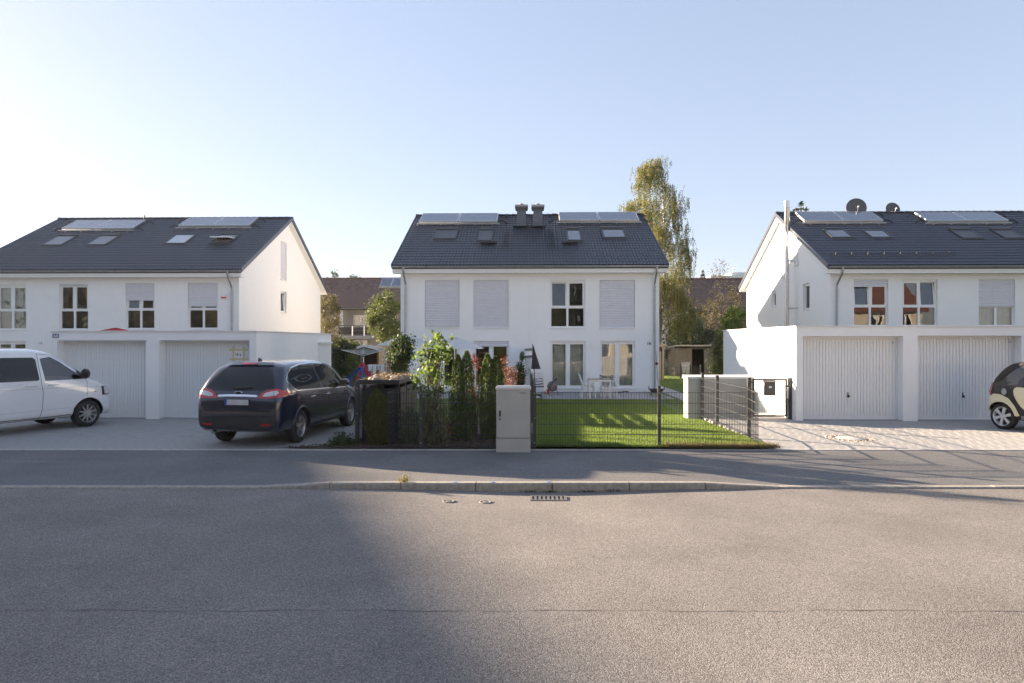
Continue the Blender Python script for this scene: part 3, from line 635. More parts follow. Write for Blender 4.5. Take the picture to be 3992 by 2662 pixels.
# ---------------------------------------------------------------- right house
RYF = 29.5; rx0 = at(3237, 1100, RYF).x; rx1 = rx0+12.0; fw = Fr((rx0, RYF, 0), (1, 0, 0), (0, -1, 0)); ryb = 40.7
RU = [pxop(fw, a, b, 1089, 1272) for a, b in ((3328, 3463), (3519, 3655), (3816, 3957))]
RD = [pxop(fw, a, b, 1330, 1505) for a, b in ((3328, 3463), (3519, 3655))]
gl = Fr((rx0, ryb, 0), (0, -1, 0), (-1, 0, 0))
RG = [gop(gl, 3048, 3063, 926, 1086), gop(gl, 3095, 3112, 926, 1030), gop(gl, 3009, 3025, 1136, 1195), gop(gl, 3130, 3156, 1107, 1207)]
HR = house('right_semi_detached_house', 'white pair of houses on the right with two dishes and a steel flue', rx0, rx1, RYF, ryb, 35.1, -.2, 5.2, 5.33, 8.72, RU+RD, gable_left=RG, xvis=lambda l: l[0] < 24)
for i, o in enumerate(RU): window(HR['root'], HR['fw'], *o, shut=(.14, .0, .56)[i], tilt=(2, 3, None)[i], curtain='full' if i == 2 else None)
for o in RD: window(HR['root'], HR['fw'], *o, kind='door')
for i, o in enumerate(RG): window(HR['root'], HR['gl'], *o, kind='small', shut=1 if i < 2 else 0)
rf = HR['rf']
solar(HR['roof'], rf, 3134, 3288, 3442, 874, 840); solar(HR['roof'], rf, 3612, 3766, 3930, 874, 841)
skylight(HR['roof'], rf, 3242, 3328, 932, 900, top=False); skylight(HR['roof'], rf, 3396, 3482, 932, 902, top=False)
skylight(HR['roof'], rf, 3752, 3835, 934, 902, BL); skylight(HR['roof'], rf, 3918, 3999, 934, 902, BL)
downpipe(HR['root'], at(3284, 1045, HR['ye']).x, HR['ye']-.045, HR['ze'], at(3260, 1100, RYF).x, RYF, -.2)
ua, va = rf.hit(3232, 1000); ub, _ = rf.hit(3720, 1000); m = MB(); sg = HR['roof']
for v in (.10, .17): m.tube([rf.p(ua, va+.0, v), rf.p(ub, va+.0, v)], .012, 6)
sgm = m.build('snow_guard', DARK, HR['roof'])
for px in (3260, 3323, 3386, 3450, 3513, 3576, 3640, 3704):
    u, _ = rf.hit(px, 1003); b = MB(); b.fbox(rf, (u-.02, u+.02), (va-.16, va+.02), (.03, .05)); b.fbox(rf, (u-.02, u+.02), (va-.01, va+.015), (.05, .20)); b.build('guard_bracket', mat('galvanised', (.16, .145, .12), .6, .1, metal=.4), sgm)
# flue
fx = rx0-.42; P = atx(3068, 1000, fx); zt = atx(3068, 783, fx).z
m = MB(); m.tube([(fx, P.y, -.2), (fx, P.y, zt-1.5)], .095, 14); m.tube([(fx, P.y, zt-1.5), (fx, P.y, zt-1.45), (fx, P.y, zt)], [.095, .13, .13], 14)
flue = m.build('steel_flue', STEEL, HR['root'], sharp=40)
for z in (zt-.35, zt-1.5, zt-2.6, zt-4.0): MB().lathe([(.10, -.02), (.14 if z > zt-1.4 else .105, -.01), (.14 if z > zt-1.4 else .105, .01), (.10, .02)], (fx, P.y, z), n=16).build('flue_band', STEEL, flue)
for py in (1016, 1202):
    z = atx(3068, py, fx).z; b = MB(); b.bar((fx, P.y-.10, z), (rx0, P.y-.30, z), .03, .05); b.bar((fx, P.y+.10, z), (rx0, P.y+.30, z), .03, .05); b.build('flue_bracket', STEEL, flue)
# satellite dishes
for i, (px, py, r) in enumerate(((3338.5, 809, 36.5), (3481, 816, 27))):
    y = 35.3; c = at(px, py, y); r = r*y/F; t = thing('satellite_dish', ('large' if i == 0 else 'smaller')+' dark satellite dish on the right house ridge', 'satellite dish', (c.x, y, 8.7), group='dishes on the right house')
    d = Vector((-.22 if i == 0 else -.02, -.92, .22)).normalized(); x = d.cross(Vector((0, 0, 1))).normalized(); z = x.cross(d); prof = [(k/7*r, -.16*r*(1-(k/7)**2)) for k in range(8)]; m = MB(); V = []
    for rr, h in prof:
        for k in range(28): a = 6.2832*k/28; V.append(c+x*rr*math.cos(a)+z*rr*math.sin(a)*1.06+d*h)
    m.add(V, [(j*28+k, j*28+(k+1) % 28, (j+1)*28+(k+1) % 28, (j+1)*28+k) for j in range(1, 7) for k in range(28)], True); m.add(V[28:56], [tuple(range(28))])
    o = m.build('reflector', mat('grey_dish', (.075, .08, .085), .5, .05), t); sm = o.modifiers.new('t', 'SOLIDIFY'); sm.thickness = .012
    a = MB(); lnb = c+d*(.42 if i == 0 else .32)-z*r*.25; a.tube([c-z*r*.8+d*.0, lnb], .014, 6); a.build('feed_arm', ALU, t)
    MB().tube([lnb-d*.05, lnb+d*.07], .035, 10).build('receiver', mat('pale_plastic', (.6, .6, .58), .5), t)
    MB().tube([(c.x, y+.12, 8.5), (c.x, y+.12, c.z+.1), c-d*.16*r], .025, 8).build('mast', ALU, t)
# ---------------------------------------------------------------- garages
def garage(name, label, x0, x1, y0, y1, zt, ops, dz0=0.0, knob=None):
    root = thing(name, label, 'garage', ((x0+x1)/2, y0, 0)); f = Fr((x0, y0, 0), (1, 0, 0), (0, -1, 0)); rec = .28; m = MB()
    wallpanel(m, f, [0, x1-x0], lambda u: zt, [(a, b, -.02, c) for a, b, c in ops], -.2, rec+.06)
    m.quad((x0, y0, -.2), (x0, y1, -.2), (x0, y1, zt), (x0, y0, zt)); m.quad((x1, y0, -.2), (x1, y1, -.2), (x1, y1, zt), (x1, y0, zt)); m.quad((x0, y1, -.2), (x1, y1, -.2), (x1, y1, zt), (x0, y1, zt))
    m.quad((x0, y0, zt), (x1, y0, zt), (x1, y1, zt), (x0, y1, zt)); w = m.build('garage_shell', WHITE2, root)
    c = MB(); e = .03
    for a in ((x0-e, x1+e, y0-e, y0+.12), (x0-e, x1+e, y1-.12, y1+e), (x0-e, x0+.12, y0+.12, y1-.12), (x1-.12, x1+e, y0+.12, y1-.12)): c.box((a[0], a[2], zt+.002), (a[1], a[3], zt+.028))
    c.build('parapet_capping', mat('white_capping', (.74, .74, .74), .5, .03), root)
    GD = mat('white_garage_door_steel', (.76, .77, .77), .45, .02)
    for i, (a, b, z1) in enumerate(ops):
        d = MB(); fn = -rec; g = .05
        for q in ((a+.004, a+g, -.004, z1-.004), (b-g, b-.004, -.004, z1-.004), (a+g, b-g, z1-g-.02, z1-.004), (a+g, b-g, -.004, .09)): d.fbox(f, q[:2], q[2:], (fn-.05, fn+.012))
        d.fbox(f, (a+g, b-g), (.09, z1-g-.02), (fn-.05, fn-.014))
        door = d.build('garage_door', GD, root); n = 30; w_ = (b-a-2*g)/n; k = MB()
        k.fbox(f, (0, w_-.010), (0, z1-g-.02-.095), (-.012, .002)); me = k.mesh('door_slat', GD); me.transform(Matrix.Translation(-Vector((x0, y0, 0))))
        for j in range(n):
            o = bpy.data.objects.new('door_slat', me); COL.objects.link(o); o.parent = door; o.location = (x0+a+g+j*w_+.005, y0+rec, .0925)
        MB().fbox(f, (b-g-.085, b-g-.04), (z1-.19, z1-.145), (fn+.003, fn+.014)).build('door_badge', mat('badge_grey', (.5, .5, .5), .4), door)
        if knob:
            u = (a+b)/2; h = MB(); h.lathe([(0, .055), (.03, .05), (.036, .03), (.02, .015), (.02, 0)], (0, 0, 0), axis='y', n=12)
            h.v = [(x0+u+p[0], y0+rec-.005-p[1], knob+p[2]) for p in h.v]; h.fbox(f, (u-.012, u+.012), (knob+.03, knob+.10), (fn+.002, fn+.012)); h.build('door_knob', BLACK, door)
        MB().fbox(f, (a+.01, b-.01), (-.02, .008), (fn+.014, fn+.27)).build('threshold', mat('zinc_threshold', (.25, .25, .26), .6), door)
    return root, f
GY = 17.5; a = at(198, 1300, GY).x; b = at(999, 1300, GY).x
X = lambda px, y: at(px, 1400, y).x
GL, gf = garage('left_double_garage', 'white flat-roofed double garage on the left behind the parked van', a, b, GY, 24.2, 2.32, [(X(222, GY)-a, X(569, GY)-a, 2.09), (X(620, GY)-a, X(972, GY)-a, 2.09)])
u, v = gf.hit(217, 1309); bp_ = MB().fbox(gf, (u-.085, u+.085), (v-.052, v+.052), (.002, .012)).build('number_plate', mat('blue_enamel', (.02, .03, .16), .3, .02), GL)
text('16B', .105, gf, u, v, PVC, 'plate_digits', bp_, .002, .011)
f2 = Fr(gf.p(0, 0, -.28), gf.U, gf.N); u, v = f2.hit(930, 1381)
pp = MB().fbox(f2, (u-.13, u+.13), (v-.10, v+.10), (.004, .006)).build('paper_sign', mat('white_paper', (.78, .78, .77), .8, .02), GL); text('16 a', .10, f2, u, v, mat('grey_ink', (.09, .09, .1), .6), 'sign_letters', pp, .001, .006)
tp = mat('yellow_masking_tape', (.62, .56, .30), .7, .06)
for q in ((-.25, .26, .10, .145), (-.25, .29, -.155, -.11), (-.155, -.115, -.18, .24), (.125, .165, -.18, .21)): MB().fbox(f2, (u+q[0], u+q[1]), (v+q[2], v+q[3]), (.007, .009) if q[1]-q[0] > .2 else (.010, .012)).build('masking_tape', tp, pp)
gs = Fr((b, GY, 0), (0, 1, 0), (1, 0, 0)); u0, v1 = gs.hit(1240, 1340); u1, _ = gs.hit(1283, 1340)
sd_ = MB().fbox(gs, (u0, u1), (.0, v1), (.002, .014)).fbox(gs, (u0+.09, u1-.09), (.1, v1-.1), (.014, .018)).build('side_door', mat('white_garage_door_steel', (.76, .77, .77), .45, .02), GL)
MB().fbox(gs, (u0-.03, u1+.05), (v1+.01, v1+.07), (.002, .12)).build('rain_ledge', TRIM, sd_)
GRY = 17.55; a = at(3105, 1300, GRY).x; b = a+7.4; y1 = atx(2820, 1289, a).y
GRt, gfr = garage('right_double_garage', 'white flat-roofed double garage on the right with sunlit side wall', a, b, GRY, y1, 2.44, [(X(3130, GRY)-a, X(3521, GRY)-a, 2.20), (X(3578, GRY)-a, X(3983, GRY)-a, 2.21)], knob=.62)
GRX = a
# ============================================================ fences, boxes, gate at the front
WIRE = mat('anthracite_wire', (.045, .05, .055), .4, .05, metal=.3)
FY = lambda x: 12.76+street(x)
def mesh_panel(root, A, B, z0, z1, name='wire_panel', zf=None, k=1.75):
    """double-rod mesh: paired horizontal rods and upright wires between two points"""
    A, B = Vector(A), Vector(B); d = B-A; L_ = d.length; d.normalize(); nrm = Vector((-d.y, d.x, 0)); m = MB(); zf = zf or (lambda p: 0)
    n = int(L_/.05); r = .0032
    for i in range(n+1):
        p = A+d*(i*L_/n); b = zf(p); m.bar((p.x, p.y, z0+b), (p.x, p.y, z1+.012+b), r*k, r*k, up=d)
    z = z0+.03; h = []
    while z < z1+.01: h.append(z); z += .2
    h[-1] = min(h[-1], z1)
    for z in h:
        for s in (-1, 1):
            a, b = A+nrm*.007*s, B+nrm*.007*s; m.bar((a.x, a.y, z+zf(A)), (b.x, b.y, z+zf(B)), .0095, .0095)
    return m.build(name, WIRE, root, kind='stuff')
def fence_post(root, x, y, z0, z1, w=.06, d=.04):
    p = MB().box((x-d/2, y-w/2, z0), (x+d/2, y+w/2, z1)).build('post', DARK, root)
    MB().box((x-d/2-.005, y-w/2-.005, z1), (x+d/2+.005, y+w/2+.005, z1+.018)).build('post_cap', BLACK, p)
    for k in range(3): MB().lathe([(0, -.006), (.009, -.004), (.009, 0)], (x, y-w/2-.001, z0+.12+k*(z1-z0-.24)/2), axis='y', n=8).build('bolt', ALU, p)
    return p
xs = [at(p, 1600, 12.76).x for p in (1514, 1642, 2084, 2573, 2964)]
FR = thing('front_wire_fence', 'anthracite wire mesh fence with posts along the pavement in front of the lawn', 'fence', (xs[2], FY(0), .05))
for x in (xs[1], xs[2], xs[3]): fence_post(FR, x, FY(x)+.03, 0, 1.19, .06, .05)
zA, zB = .05, 1.08
for a, b in ((xs[0], xs[1]-.03), (xs[1]+.03, xs[2]-.03), (xs[2]+.03, xs[3]-.03), (xs[3]+.03, xs[4])):
    mesh_panel(FR, (a, FY(a), 0), (b, FY(b), 0), zA, zB)
FS = thing('side_wire_fence', 'anthracite wire mesh fence running back beside the right driveway', 'fence', (xs[4], 15.5, 0))
sx = 4.70; PY = (14.35, 16.75, 18.15)
for y in PY: fence_post(FS, sx, y, -.05, 1.20, .06, .07)
ys = [FY(xs[4])+.01]+list(PY)
for a, b in zip(ys, ys[1:]): mesh_panel(FS, (xs[4]-.005 if a == ys[0] else sx-.05, a if a == ys[0] else a+.035, 0), (sx-.05, b-.035, 0), zA-.02, zB, k=.95)
FL = thing('bin_corner_wire_fence', 'short anthracite wire mesh fence running back beside the dark bin box', 'fence', (xs[0], 13.2, 0))
fence_post(FL, xs[0]+.06, 14.0, 0, 1.22, .08, .08); mesh_panel(FL, (xs[0], FY(xs[0])+.01, 0), (xs[0]+.02, 13.96, 0), zA, zB)
# fence by the left driveway
FD = thing('driveway_wire_fence', 'anthracite wire mesh fence behind the dark car beside the bin box', 'fence', (-3.6, 16, 0))
px_ = at(1400, 1600, 13.25).x
fence_post(FD, px_-.02, 13.2, 0, 1.25, .07, .07); mesh_panel(FD, (px_-.075, 13.22, 0), (px_-.075, 17.9, 0), .05, 1.1)
fence_post(FD, px_-.075, 17.95, 0, 1.2); mesh_panel(FD, (px_-.12, 17.95, 0), (-7.0, 17.95, 0), .05, 1.1); fence_post(FD, -5.3, 18.0, 0, 1.2)
# ---- cable cabinet
c0, c1 = gnd(1932, 1761), gnd(2069, 1761); cy = 12.40
CB = mat('grey_cabinet', (.40, .40, .37), .6, .05, 4, .15, 200); C = thing('cable_cabinet', 'grey street cable cabinet with black handle standing before the wire fence', 'cabinet', ((c0.x+c1.x)/2, cy, 0))
x0, x1 = at(1934, 1700, cy).x, at(2068, 1700, cy).x; zt = at(2000, 1518, cy).z
MB().box((x0, cy, -.02), (x1, cy+.30, .255)).build('plinth', CB, C)
cb = MB().box((x0+.004, cy+.004, .262), (x1-.004, cy+.30, zt)).build('cabinet_body', CB, C)
MB().box((x0+.012, cy-.010, .275), (x1-.012, cy+.003, zt-.012)).build('cabinet_door', CB, C)
lid = MB(); e = .012; lid.add([(x0-e, cy-e, zt), (x1+e, cy-e, zt), (x1+e, cy+.31, zt), (x0-e, cy+.31, zt), (x0-e, cy-e, zt+.03), (x1+e, cy-e, zt+.03), (x1+e, cy+.31, zt+.03), (x0-e, cy+.31, zt+.03), (x0+.02, cy+.03, zt+.06), (x1-.02, cy+.03, zt+.06), (x1-.02, cy+.28, zt+.06), (x0+.02, cy+.28, zt+.06)],
        [(3, 2, 1, 0), (0, 1, 5, 4), (1, 2, 6, 5), (2, 3, 7, 6), (3, 0, 4, 7), (4, 5, 9, 8), (5, 6, 10, 9), (6, 7, 11, 10), (7, 4, 8, 11), (8, 9, 10, 11)]); lid.build('lid', mat('pale_cabinet_lid', (.55, .54, .51), .6, .05), C)
hx = at(1949, 1610, cy).x; hz0, hz1 = at(1949, 1640, cy).z, at(1949, 1597, cy).z
MB().tube([(hx, cy-.014, hz0+.015), (hx, cy-.014, hz1-.015)], .017, 10).build('handle_recess', BLACK, C); MB().box((hx-.013, cy-.034, hz0+.035), (hx+.013, cy-.02, hz0+.085)).build('handle_lock', mat('handle_grey', (.35, .33, .29), .5), C)
lx = at(2037, 1532, cy).x; lz = at(2037, 1531.5, cy).z; st = MB().box((lx-.055, cy-.014, lz-.008), (lx+.055, cy-.0105, lz+.009)).build('sticker', mat('dark_blue_sticker', (.03, .04, .08), .5), C)
for i in range(7):
    if i != 4: MB().box((lx-.048+i*.014, cy-.0155, lz-.004), (lx-.039+i*.014, cy-.0145, lz+.004)).build('sticker_mark', ALU, st)
BOXD = mat('black_anthracite_panel', (.022, .023, .025), .4, .1)
# ---- dark bin box with a planted roof
bx0, bx1 = at(1412, 1600, 13.3).x, at(1560, 1600, 13.3).x; by0, by1 = 13.3, 15.3; bz = at(1480, 1502, 13.3).z
B = thing('bin_box', 'dark anthracite bin shelter with stones on its flat roof', 'bin shelter', ((bx0+bx1)/2, 14.3, 0)); b = MB()
b.box((bx0, by0, .06), (bx1-.04, by0+.03, bz-.06)); b.build('front_panel', BOXD, B)
for y in (by0+.04, by0+.72, by0+1.38):
    MB().box((bx1-.035, y, .06), (bx1, y+.6, bz-.05)).build('side_panel', BOXD, B); MB().box((bx0, y, .06), (bx0+.03, y+.6, bz-.05)).build('side_panel', BOXD, B)
MB().box((bx0, by1-.03, .06), (bx1, by1, bz-.03)).build('rear_panel', BOXD, B)
for x in (bx0+.02, bx1-.08):
    for y in (by0+.032, by1-.09): MB().box((x, y, 0), (x+.05, y+.05, bz+.01)).build('post', BOXD, B)
rx0, rx1 = at(1394, 1490, 13.2).x, at(1556, 1490, 13.2).x; rm = MB(); zr0, zr1 = at(1470, 1498, 13.2).z, at(1470, 1481, 13.2).z
for q in ((rx0, rx1, 13.2, 13.24), (rx0, rx1, 15.4, 15.44), (rx0, rx0+.04, 13.24, 15.4), (rx1-.04, rx1, 13.24, 15.4)): rm.box((q[0], q[2], zr0), (q[1], q[3], zr1))
rm.box((rx0+.04, 13.24, zr0+.01), (rx1-.04, 15.4, zr0+.05)); rm.build('roof_tray', BOXD, B)
for i, px in enumerate((1448, 1500)): MB().lathe([(0, -.003), (.022, -.003), (.022, 0)], (at(px, 1556, by0).x, by0, at(px, 1556, by0).z), axis='y', n=12).build('lock_hole', BLACK, B)
rocks = mat('pale_field_stones', (.30, .25, .20), .85, .3, 14)
for i in range(40):
    x, y = random.uniform(rx0+.1, rx1-.08), 13.32+1.9*random.random()**1.4; s = random.choice((.03, .04, .045, .055, .075)); bm = bmesh.new(); bmesh.ops.create_icosphere(bm, subdivisions=2, radius=s)
    for v in bm.verts: v.co *= random.uniform(.8, 1.15); v.co.x *= 1.35; v.co.z *= .75
    me = bpy.data.meshes.new('stone'); bm.to_mesh(me); bm.free(); me.materials.append(rocks); me.polygons.foreach_set('use_smooth', [True]*len(me.polygons))
    o = tag(link(me, 'stone'), 'pale rounded field stone lying on the bin box roof', 'stone', 'stones on the bin box roof'); o.location = (x, y, zr0+.05+s*.5); o.rotation_euler = (0, 0, random.uniform(0, 3))
dp = [(random.uniform(rx0+.08, rx1-.08), random.uniform(13.3, 15.3), zr0+.055+abs(random.gauss(0, .04))) for i in range(900)]
DRYP = (dp, (rx0+rx1)/2, zr0)
# ---- pale storage box by the right path
qx0, qx1, qy = 4.33, 6.08, 18.25; qz = 1.10; PB = mat('pale_grey_steel', (.47, .47, .44), .5, .04)
Q = thing('storage_box', 'pale grey steel garden storage box behind the side fence', 'storage box', ((qx0+qx1)/2, qy+.4, -.1))
MB().box((qx0, qy, -.12), (qx1, qy+.5, qz-.06)).build('box_body', PB, Q)
MB().hexa([(qx0-.03, qy-.03, qz-.055), (qx1+.03, qy-.03, qz-.055), (qx1+.03, qy+.53, qz-.055), (qx0-.03, qy+.53, qz-.055), (qx0-.03, qy-.03, qz), (qx1+.03, qy-.03, qz), (qx1+.03, qy+.53, qz+.03), (qx0-.03, qy+.53, qz+.03)]).build('box_lid', mat('white_lid', (.68, .68, .66), .5, .03), Q)
for a, b_ in ((qx0+.05, (qx0+qx1)/2-.004), ((qx0+qx1)/2+.004, qx1-.05)):
    d = MB().box((a, qy-.012, -.05), (b_, qy-.002, qz-.075)).build('box_door', PB, Q)
    n = 22
    for i in range(n): MB().box((a+.02+i*(b_-a-.04)/n, qy-.018, -.03), (a+.02+(i+.55)*(b_-a-.04)/n, qy-.0125, qz-.10)).build('door_rib', PB, d)
# ---- gate and letter box
gy = 17.9; g0, g1 = at(2920, 1500, gy).x, at(3081, 1500, gy).x; GT = thing('garden_gate', 'anthracite frame gate with wire mesh beside the right garage', 'gate', ((g0+g1)/2, gy, 0))
zt = at(3000, 1476, gy).z; z0 = at(3000, 1624, gy).z
for x, w in ((g0, .09), (g1, .11)): MB().box((x-w/2, gy-w/2, -.05), (x+w/2, gy+w/2, zt+.03)).build('gate_post', DARK, GT)
a, b = at(2934, 1500, gy).x, at(3068, 1500, gy).x; f = .045; m = MB()
for q in ((a, a+f, z0, zt), (b-f, b, z0, zt), (a+f, b-f, z0, z0+f), (a+f, b-f, zt-f, zt)): m.box((q[0], gy-.02, q[2]), (q[1], gy+.02, q[3]))
gl_ = m.build('gate_leaf', DARK, GT); w = MB()
for i in range(1, 18): x = a+f+(b-a-2*f)*i/18; w.bar((x, gy, z0+f), (x, gy, zt-f), .004)
for i in range(1, 5): z = z0+(zt-z0)*i/5; w.bar((a+f, gy-.007, z), (b-f, gy-.007, z), .006); w.bar((a+f, gy+.007, z), (b-f, gy+.007, z), .006)
w.build('gate_mesh', WIRE, gl_, kind='stuff')
for z in (z0+.12, zt-.1): MB().tube([(g0+.045, gy, z), (a, gy, z)], .014, 8).build('hinge', DARK, gl_)
MB().box((b-.02, gy-.045, zt-.52), (b+.02, gy-.021, zt-.22)).build('lock_case', ALU, gl_); MB().tube([(b-.0, gy-.05, zt-.30), (b-.16, gy-.05, zt-.29)], .01, 8).build('gate_handle', ALU, gl_)
LBX = thing('letter_box', 'dark letter box hanging on the garden gate', 'letter box', (0, 0, 0)); l0, l1 = at(2981, 1510, gy-.1).x, at(3022, 1510, gy-.1).x; lt, lb = at(3000, 1490, gy-.1).z, at(3000, 1542, gy-.1).z; LBX.location = ((l0+l1)/2, gy-.08, lb)
BR = mat('grey_brown_letterbox', (.10, .095, .08), .5, .05); MB().box((l0, gy-.14, lb), (l1, gy-.024, lt)).build('letter_box_body', BR, LBX)
MB().hexa([(l0-.02, gy-.17, lt+.003), (l1+.02, gy-.17, lt+.003), (l1+.02, gy-.022, lt+.003), (l0-.02, gy-.022, lt+.003), (l0-.02, gy-.17, lt+.015), (l1+.02, gy-.17, lt+.015), (l1+.02, gy-.022, lt+.06), (l0-.02, gy-.022, lt+.06)]).build('letter_flap', BR, LBX)
MB().box(((l0+l1)/2-.04, gy-.146, lt-.15), ((l0+l1)/2+.03, gy-.141, lt-.10)).build('name_card', PVC, LBX)
# ---- dividing wall and low fence between the two terraces
DW = thing('terrace_dividing_wall', 'white stepped wall with slate caps between the two terraces', 'wall', (.35, 28, -.2)); wx0, wx1 = at(2048, 1450, 27).x, at(2072, 1450, 27).x
z1, z2 = at(2060, 1394, 27).z, at(2060, 1367, 27.9).z
MB().box((wx0, 27, -.25), (wx1, 27.9, z1)).build('wall_low_part', WHITE, DW); MB().box((wx0+.003, 27.9, -.25), (wx1-.003, 29.88, z2)).build('wall_high_part', WHITE, DW)
SLT = mat('slate_coping', (.16, .17, .18), .6, .1)
for (p, q, z) in ((26.96, 27.9, z1), (27.86, 29.88, z2)): MB().hexa([(wx0-.03, p, z+.003), (wx1+.03, p, z+.003), (wx1+.03, q, z+.003), (wx0-.03, q, z+.003), (wx0-.03, p, z+.06), (wx1+.03, p, z+.09), (wx1+.03, q, z+.09), (wx0-.03, q, z+.06)]).build('coping', SLT, DW)
PF = thing('garden_panel_fence', 'low dark slatted fence between the two back gardens', 'fence', (.15, 22, -.1))
for k in range(5):
    y0 = 17.2+k*1.9; z = gz(0, y0); MB().box((.06, y0-.04, z-.1), (.13, y0+.04, z+1.05)).build('post', DARK, PF)
    if k < 4:
        for j in range(7): MB().box((.07, y0+.06, z-.02+.02+j*.13), (.09, y0+1.84, z-.02+.12+j*.13)).build('slat', mat('dark_slat', (.09, .075, .06), .7, .2), PF)
# ============================================================ plants
def leafcloud(name, P, size, m, parent=None, aspect=.6, up=0.0, sizevar=.4, kind=None, hang=False):
    """one rhombic leaf per point; up tilts leaves upright, hang lets them droop"""
    P = np.asarray(P); n = len(P); nr = rng.normal(size=(n, 3)); d = rng.normal(size=(n, 3))
    if up: d[:, 2] += up*2.2
    if hang: d[:, 2] -= 1.2
    d /= np.linalg.norm(d, axis=1)[:, None]; s = np.cross(d, nr); s /= np.linalg.norm(s, axis=1)[:, None]+1e-6
    k = (size*(1+rng.uniform(-sizevar, sizevar, n)))[:, None]; nn = np.cross(d, s)*.12
    V = np.stack([P-d*k*.5, P+s*k*aspect*.5+nn*k, P+d*k*.5, P-s*k*aspect*.5+nn*k], 1).reshape(-1, 3)
    return link(npmesh(name, V, np.arange(n*4).reshape(n, 4), m), name, parent, kind=kind)
def blob(c, r, n, clumps=30, spread=.28, hollow=.55):
    """points in clumps on and in an ellipsoid"""
    c, r = np.array(c), np.array(r); d = rng.normal(size=(clumps, 3)); d /= np.linalg.norm(d, axis=1)[:, None]
    q = d*(hollow+(1-hollow)*rng.uniform(0, 1, clumps))[:, None]
    i = rng.integers(0, clumps, n); g = rng.normal(size=(n, 3))*spread*rng.uniform(.5, 1.2, clumps)[i][:, None]; u = q[i]+g; l = np.linalg.norm(u, axis=1)[:, None]
    return c+np.where(l > 1, u/l*(2-np.minimum(l, 1.3)), u)*r
def limb(mb, a, b, r0, r1, bend=.15, n=5):
    a, b = Vector(a), Vector(b); L_ = (b-a).length; o = Vector((random.uniform(-1, 1), random.uniform(-1, 1), random.uniform(-.3, 1)))*bend*L_
    pts = [a.lerp(b, i/n)+o*math.sin(math.pi*i/n) for i in range(n+1)]; mb.tube(pts, [r0+(r1-r0)*i/n for i in range(n+1)], 6); return pts
def envelope(rows, Y):
    """rows of (photo y, left x, right x) -> centre x, half width at a height"""
    z = [at(0, r[0], Y).z for r in rows]; c = [(at(r[1], r[0], Y).x+at(r[2], r[0], Y).x)/2 for r in rows]; h = [(r[2]-r[1])*Y/F/2 for r in rows]
    o = np.argsort(z); z, c, h = np.array(z)[o], np.array(c)[o], np.array(h)[o]
    return (lambda q: np.interp(q, z, c)), (lambda q: np.interp(q, z, h)), z[0], z[-1]
def fill(rows, Y, n, clumps, spread=.3, depth=1.0, edge=.6):
    """leaf points clumped inside an outline taken from the photo, round in depth"""
    cx, hw, z0, z1 = envelope(rows, Y); zz = rng.uniform(z0, z1, clumps*4); w = hw(zz); keep = rng.uniform(0, w.max(), len(zz)) < w; zz = zz[keep][:clumps]; k = len(zz)
    a = rng.uniform(0, 6.28, k); rr = edge+(1-edge)*rng.uniform(0, 1, k); rr *= rng.uniform(.35, 1, k)**.5
    C_ = np.stack([cx(zz)+np.cos(a)*rr*hw(zz)*.92, Y+np.sin(a)*rr*hw(zz)*depth, zz], 1); i = rng.integers(0, k, n)
    return C_[i]+rng.normal(size=(n, 3))*spread*rng.uniform(.5, 1.3, k)[i][:, None], C_
def tree(name, label, cat, rows, Y, n, clumps, spread, size, m, trunk=None, zg=-.2, tr=.12, bark=BARK, group=None, aspect=.6, limbs=22, edge=.6, up=0, hang=False, depth=1.0):
    P, C_ = fill(rows, Y, n, clumps, spread, depth, edge); cx, hw, z0, z1 = envelope(rows, Y); tx = trunk if trunk is not None else float(cx(z0))
    root = thing(name, label, cat, (tx, Y, zg), group=group); mb = MB(); top = z0+(z1-z0)*.8
    pts = [Vector((tx+(float(cx(z))-tx)*t, Y, z)) for t, z in ((t, zg+(top-zg)*t) for t in (0, .15, .35, .55, .75, 1))]
    mb.tube(pts, [tr*(1-.8*i/5) for i in range(6)], 9); idx = rng.choice(len(C_), min(limbs, len(C_)), replace=False)
    for i in idx:
        c = Vector(C_[i]); t = max(.12, min(.92, (c.z-.25*(top-zg)-zg)/(top-zg))); k = t*5; a = pts[int(k)].lerp(pts[min(5, int(k)+1)], k-int(k)); limb(mb, a, c, tr*.32*(1.1-t), .008)
    mb.build('trunk', bark, root); leafcloud('crown', P, size, m, root, aspect, up, hang=hang); return root
# --- birch
BIRCHB = None
m_, t_, b_ = nodes('birch_bark'); N = t_.nodes.new; tc_ = N('ShaderNodeTexCoord'); mp_ = N('ShaderNodeMapping'); mp_.inputs['Scale'].default_value = (3, 3, 9); t_.links.new(tc_.outputs['Object'], mp_.inputs[0])
ns_ = N('ShaderNodeTexNoise'); ns_.inputs['Scale'].default_value = 1.4; ns_.inputs['Detail'].default_value = 5; t_.links.new(mp_.outputs[0], ns_.inputs['Vector']); rp_ = N('ShaderNodeValToRGB'); rp_.color_ramp.elements[0].position = .42; rp_.color_ramp.elements[0].color = (.05, .045, .04, 1); rp_.color_ramp.elements[1].position = .52; rp_.color_ramp.elements[1].color = (.55, .52, .47, 1)
t_.links.new(ns_.outputs['Fac'], rp_.inputs[0]); t_.links.new(rp_.outputs[0], b_.inputs['Base Color']); b_.inputs['Roughness'].default_value = .8; BIRCH = m_
BLEAF = leafmat('birch_leaves', [(.07, .10, .025), (.11, .14, .035), (.15, .165, .04), (.21, .19, .05), (.34, .24, .05)], .5)
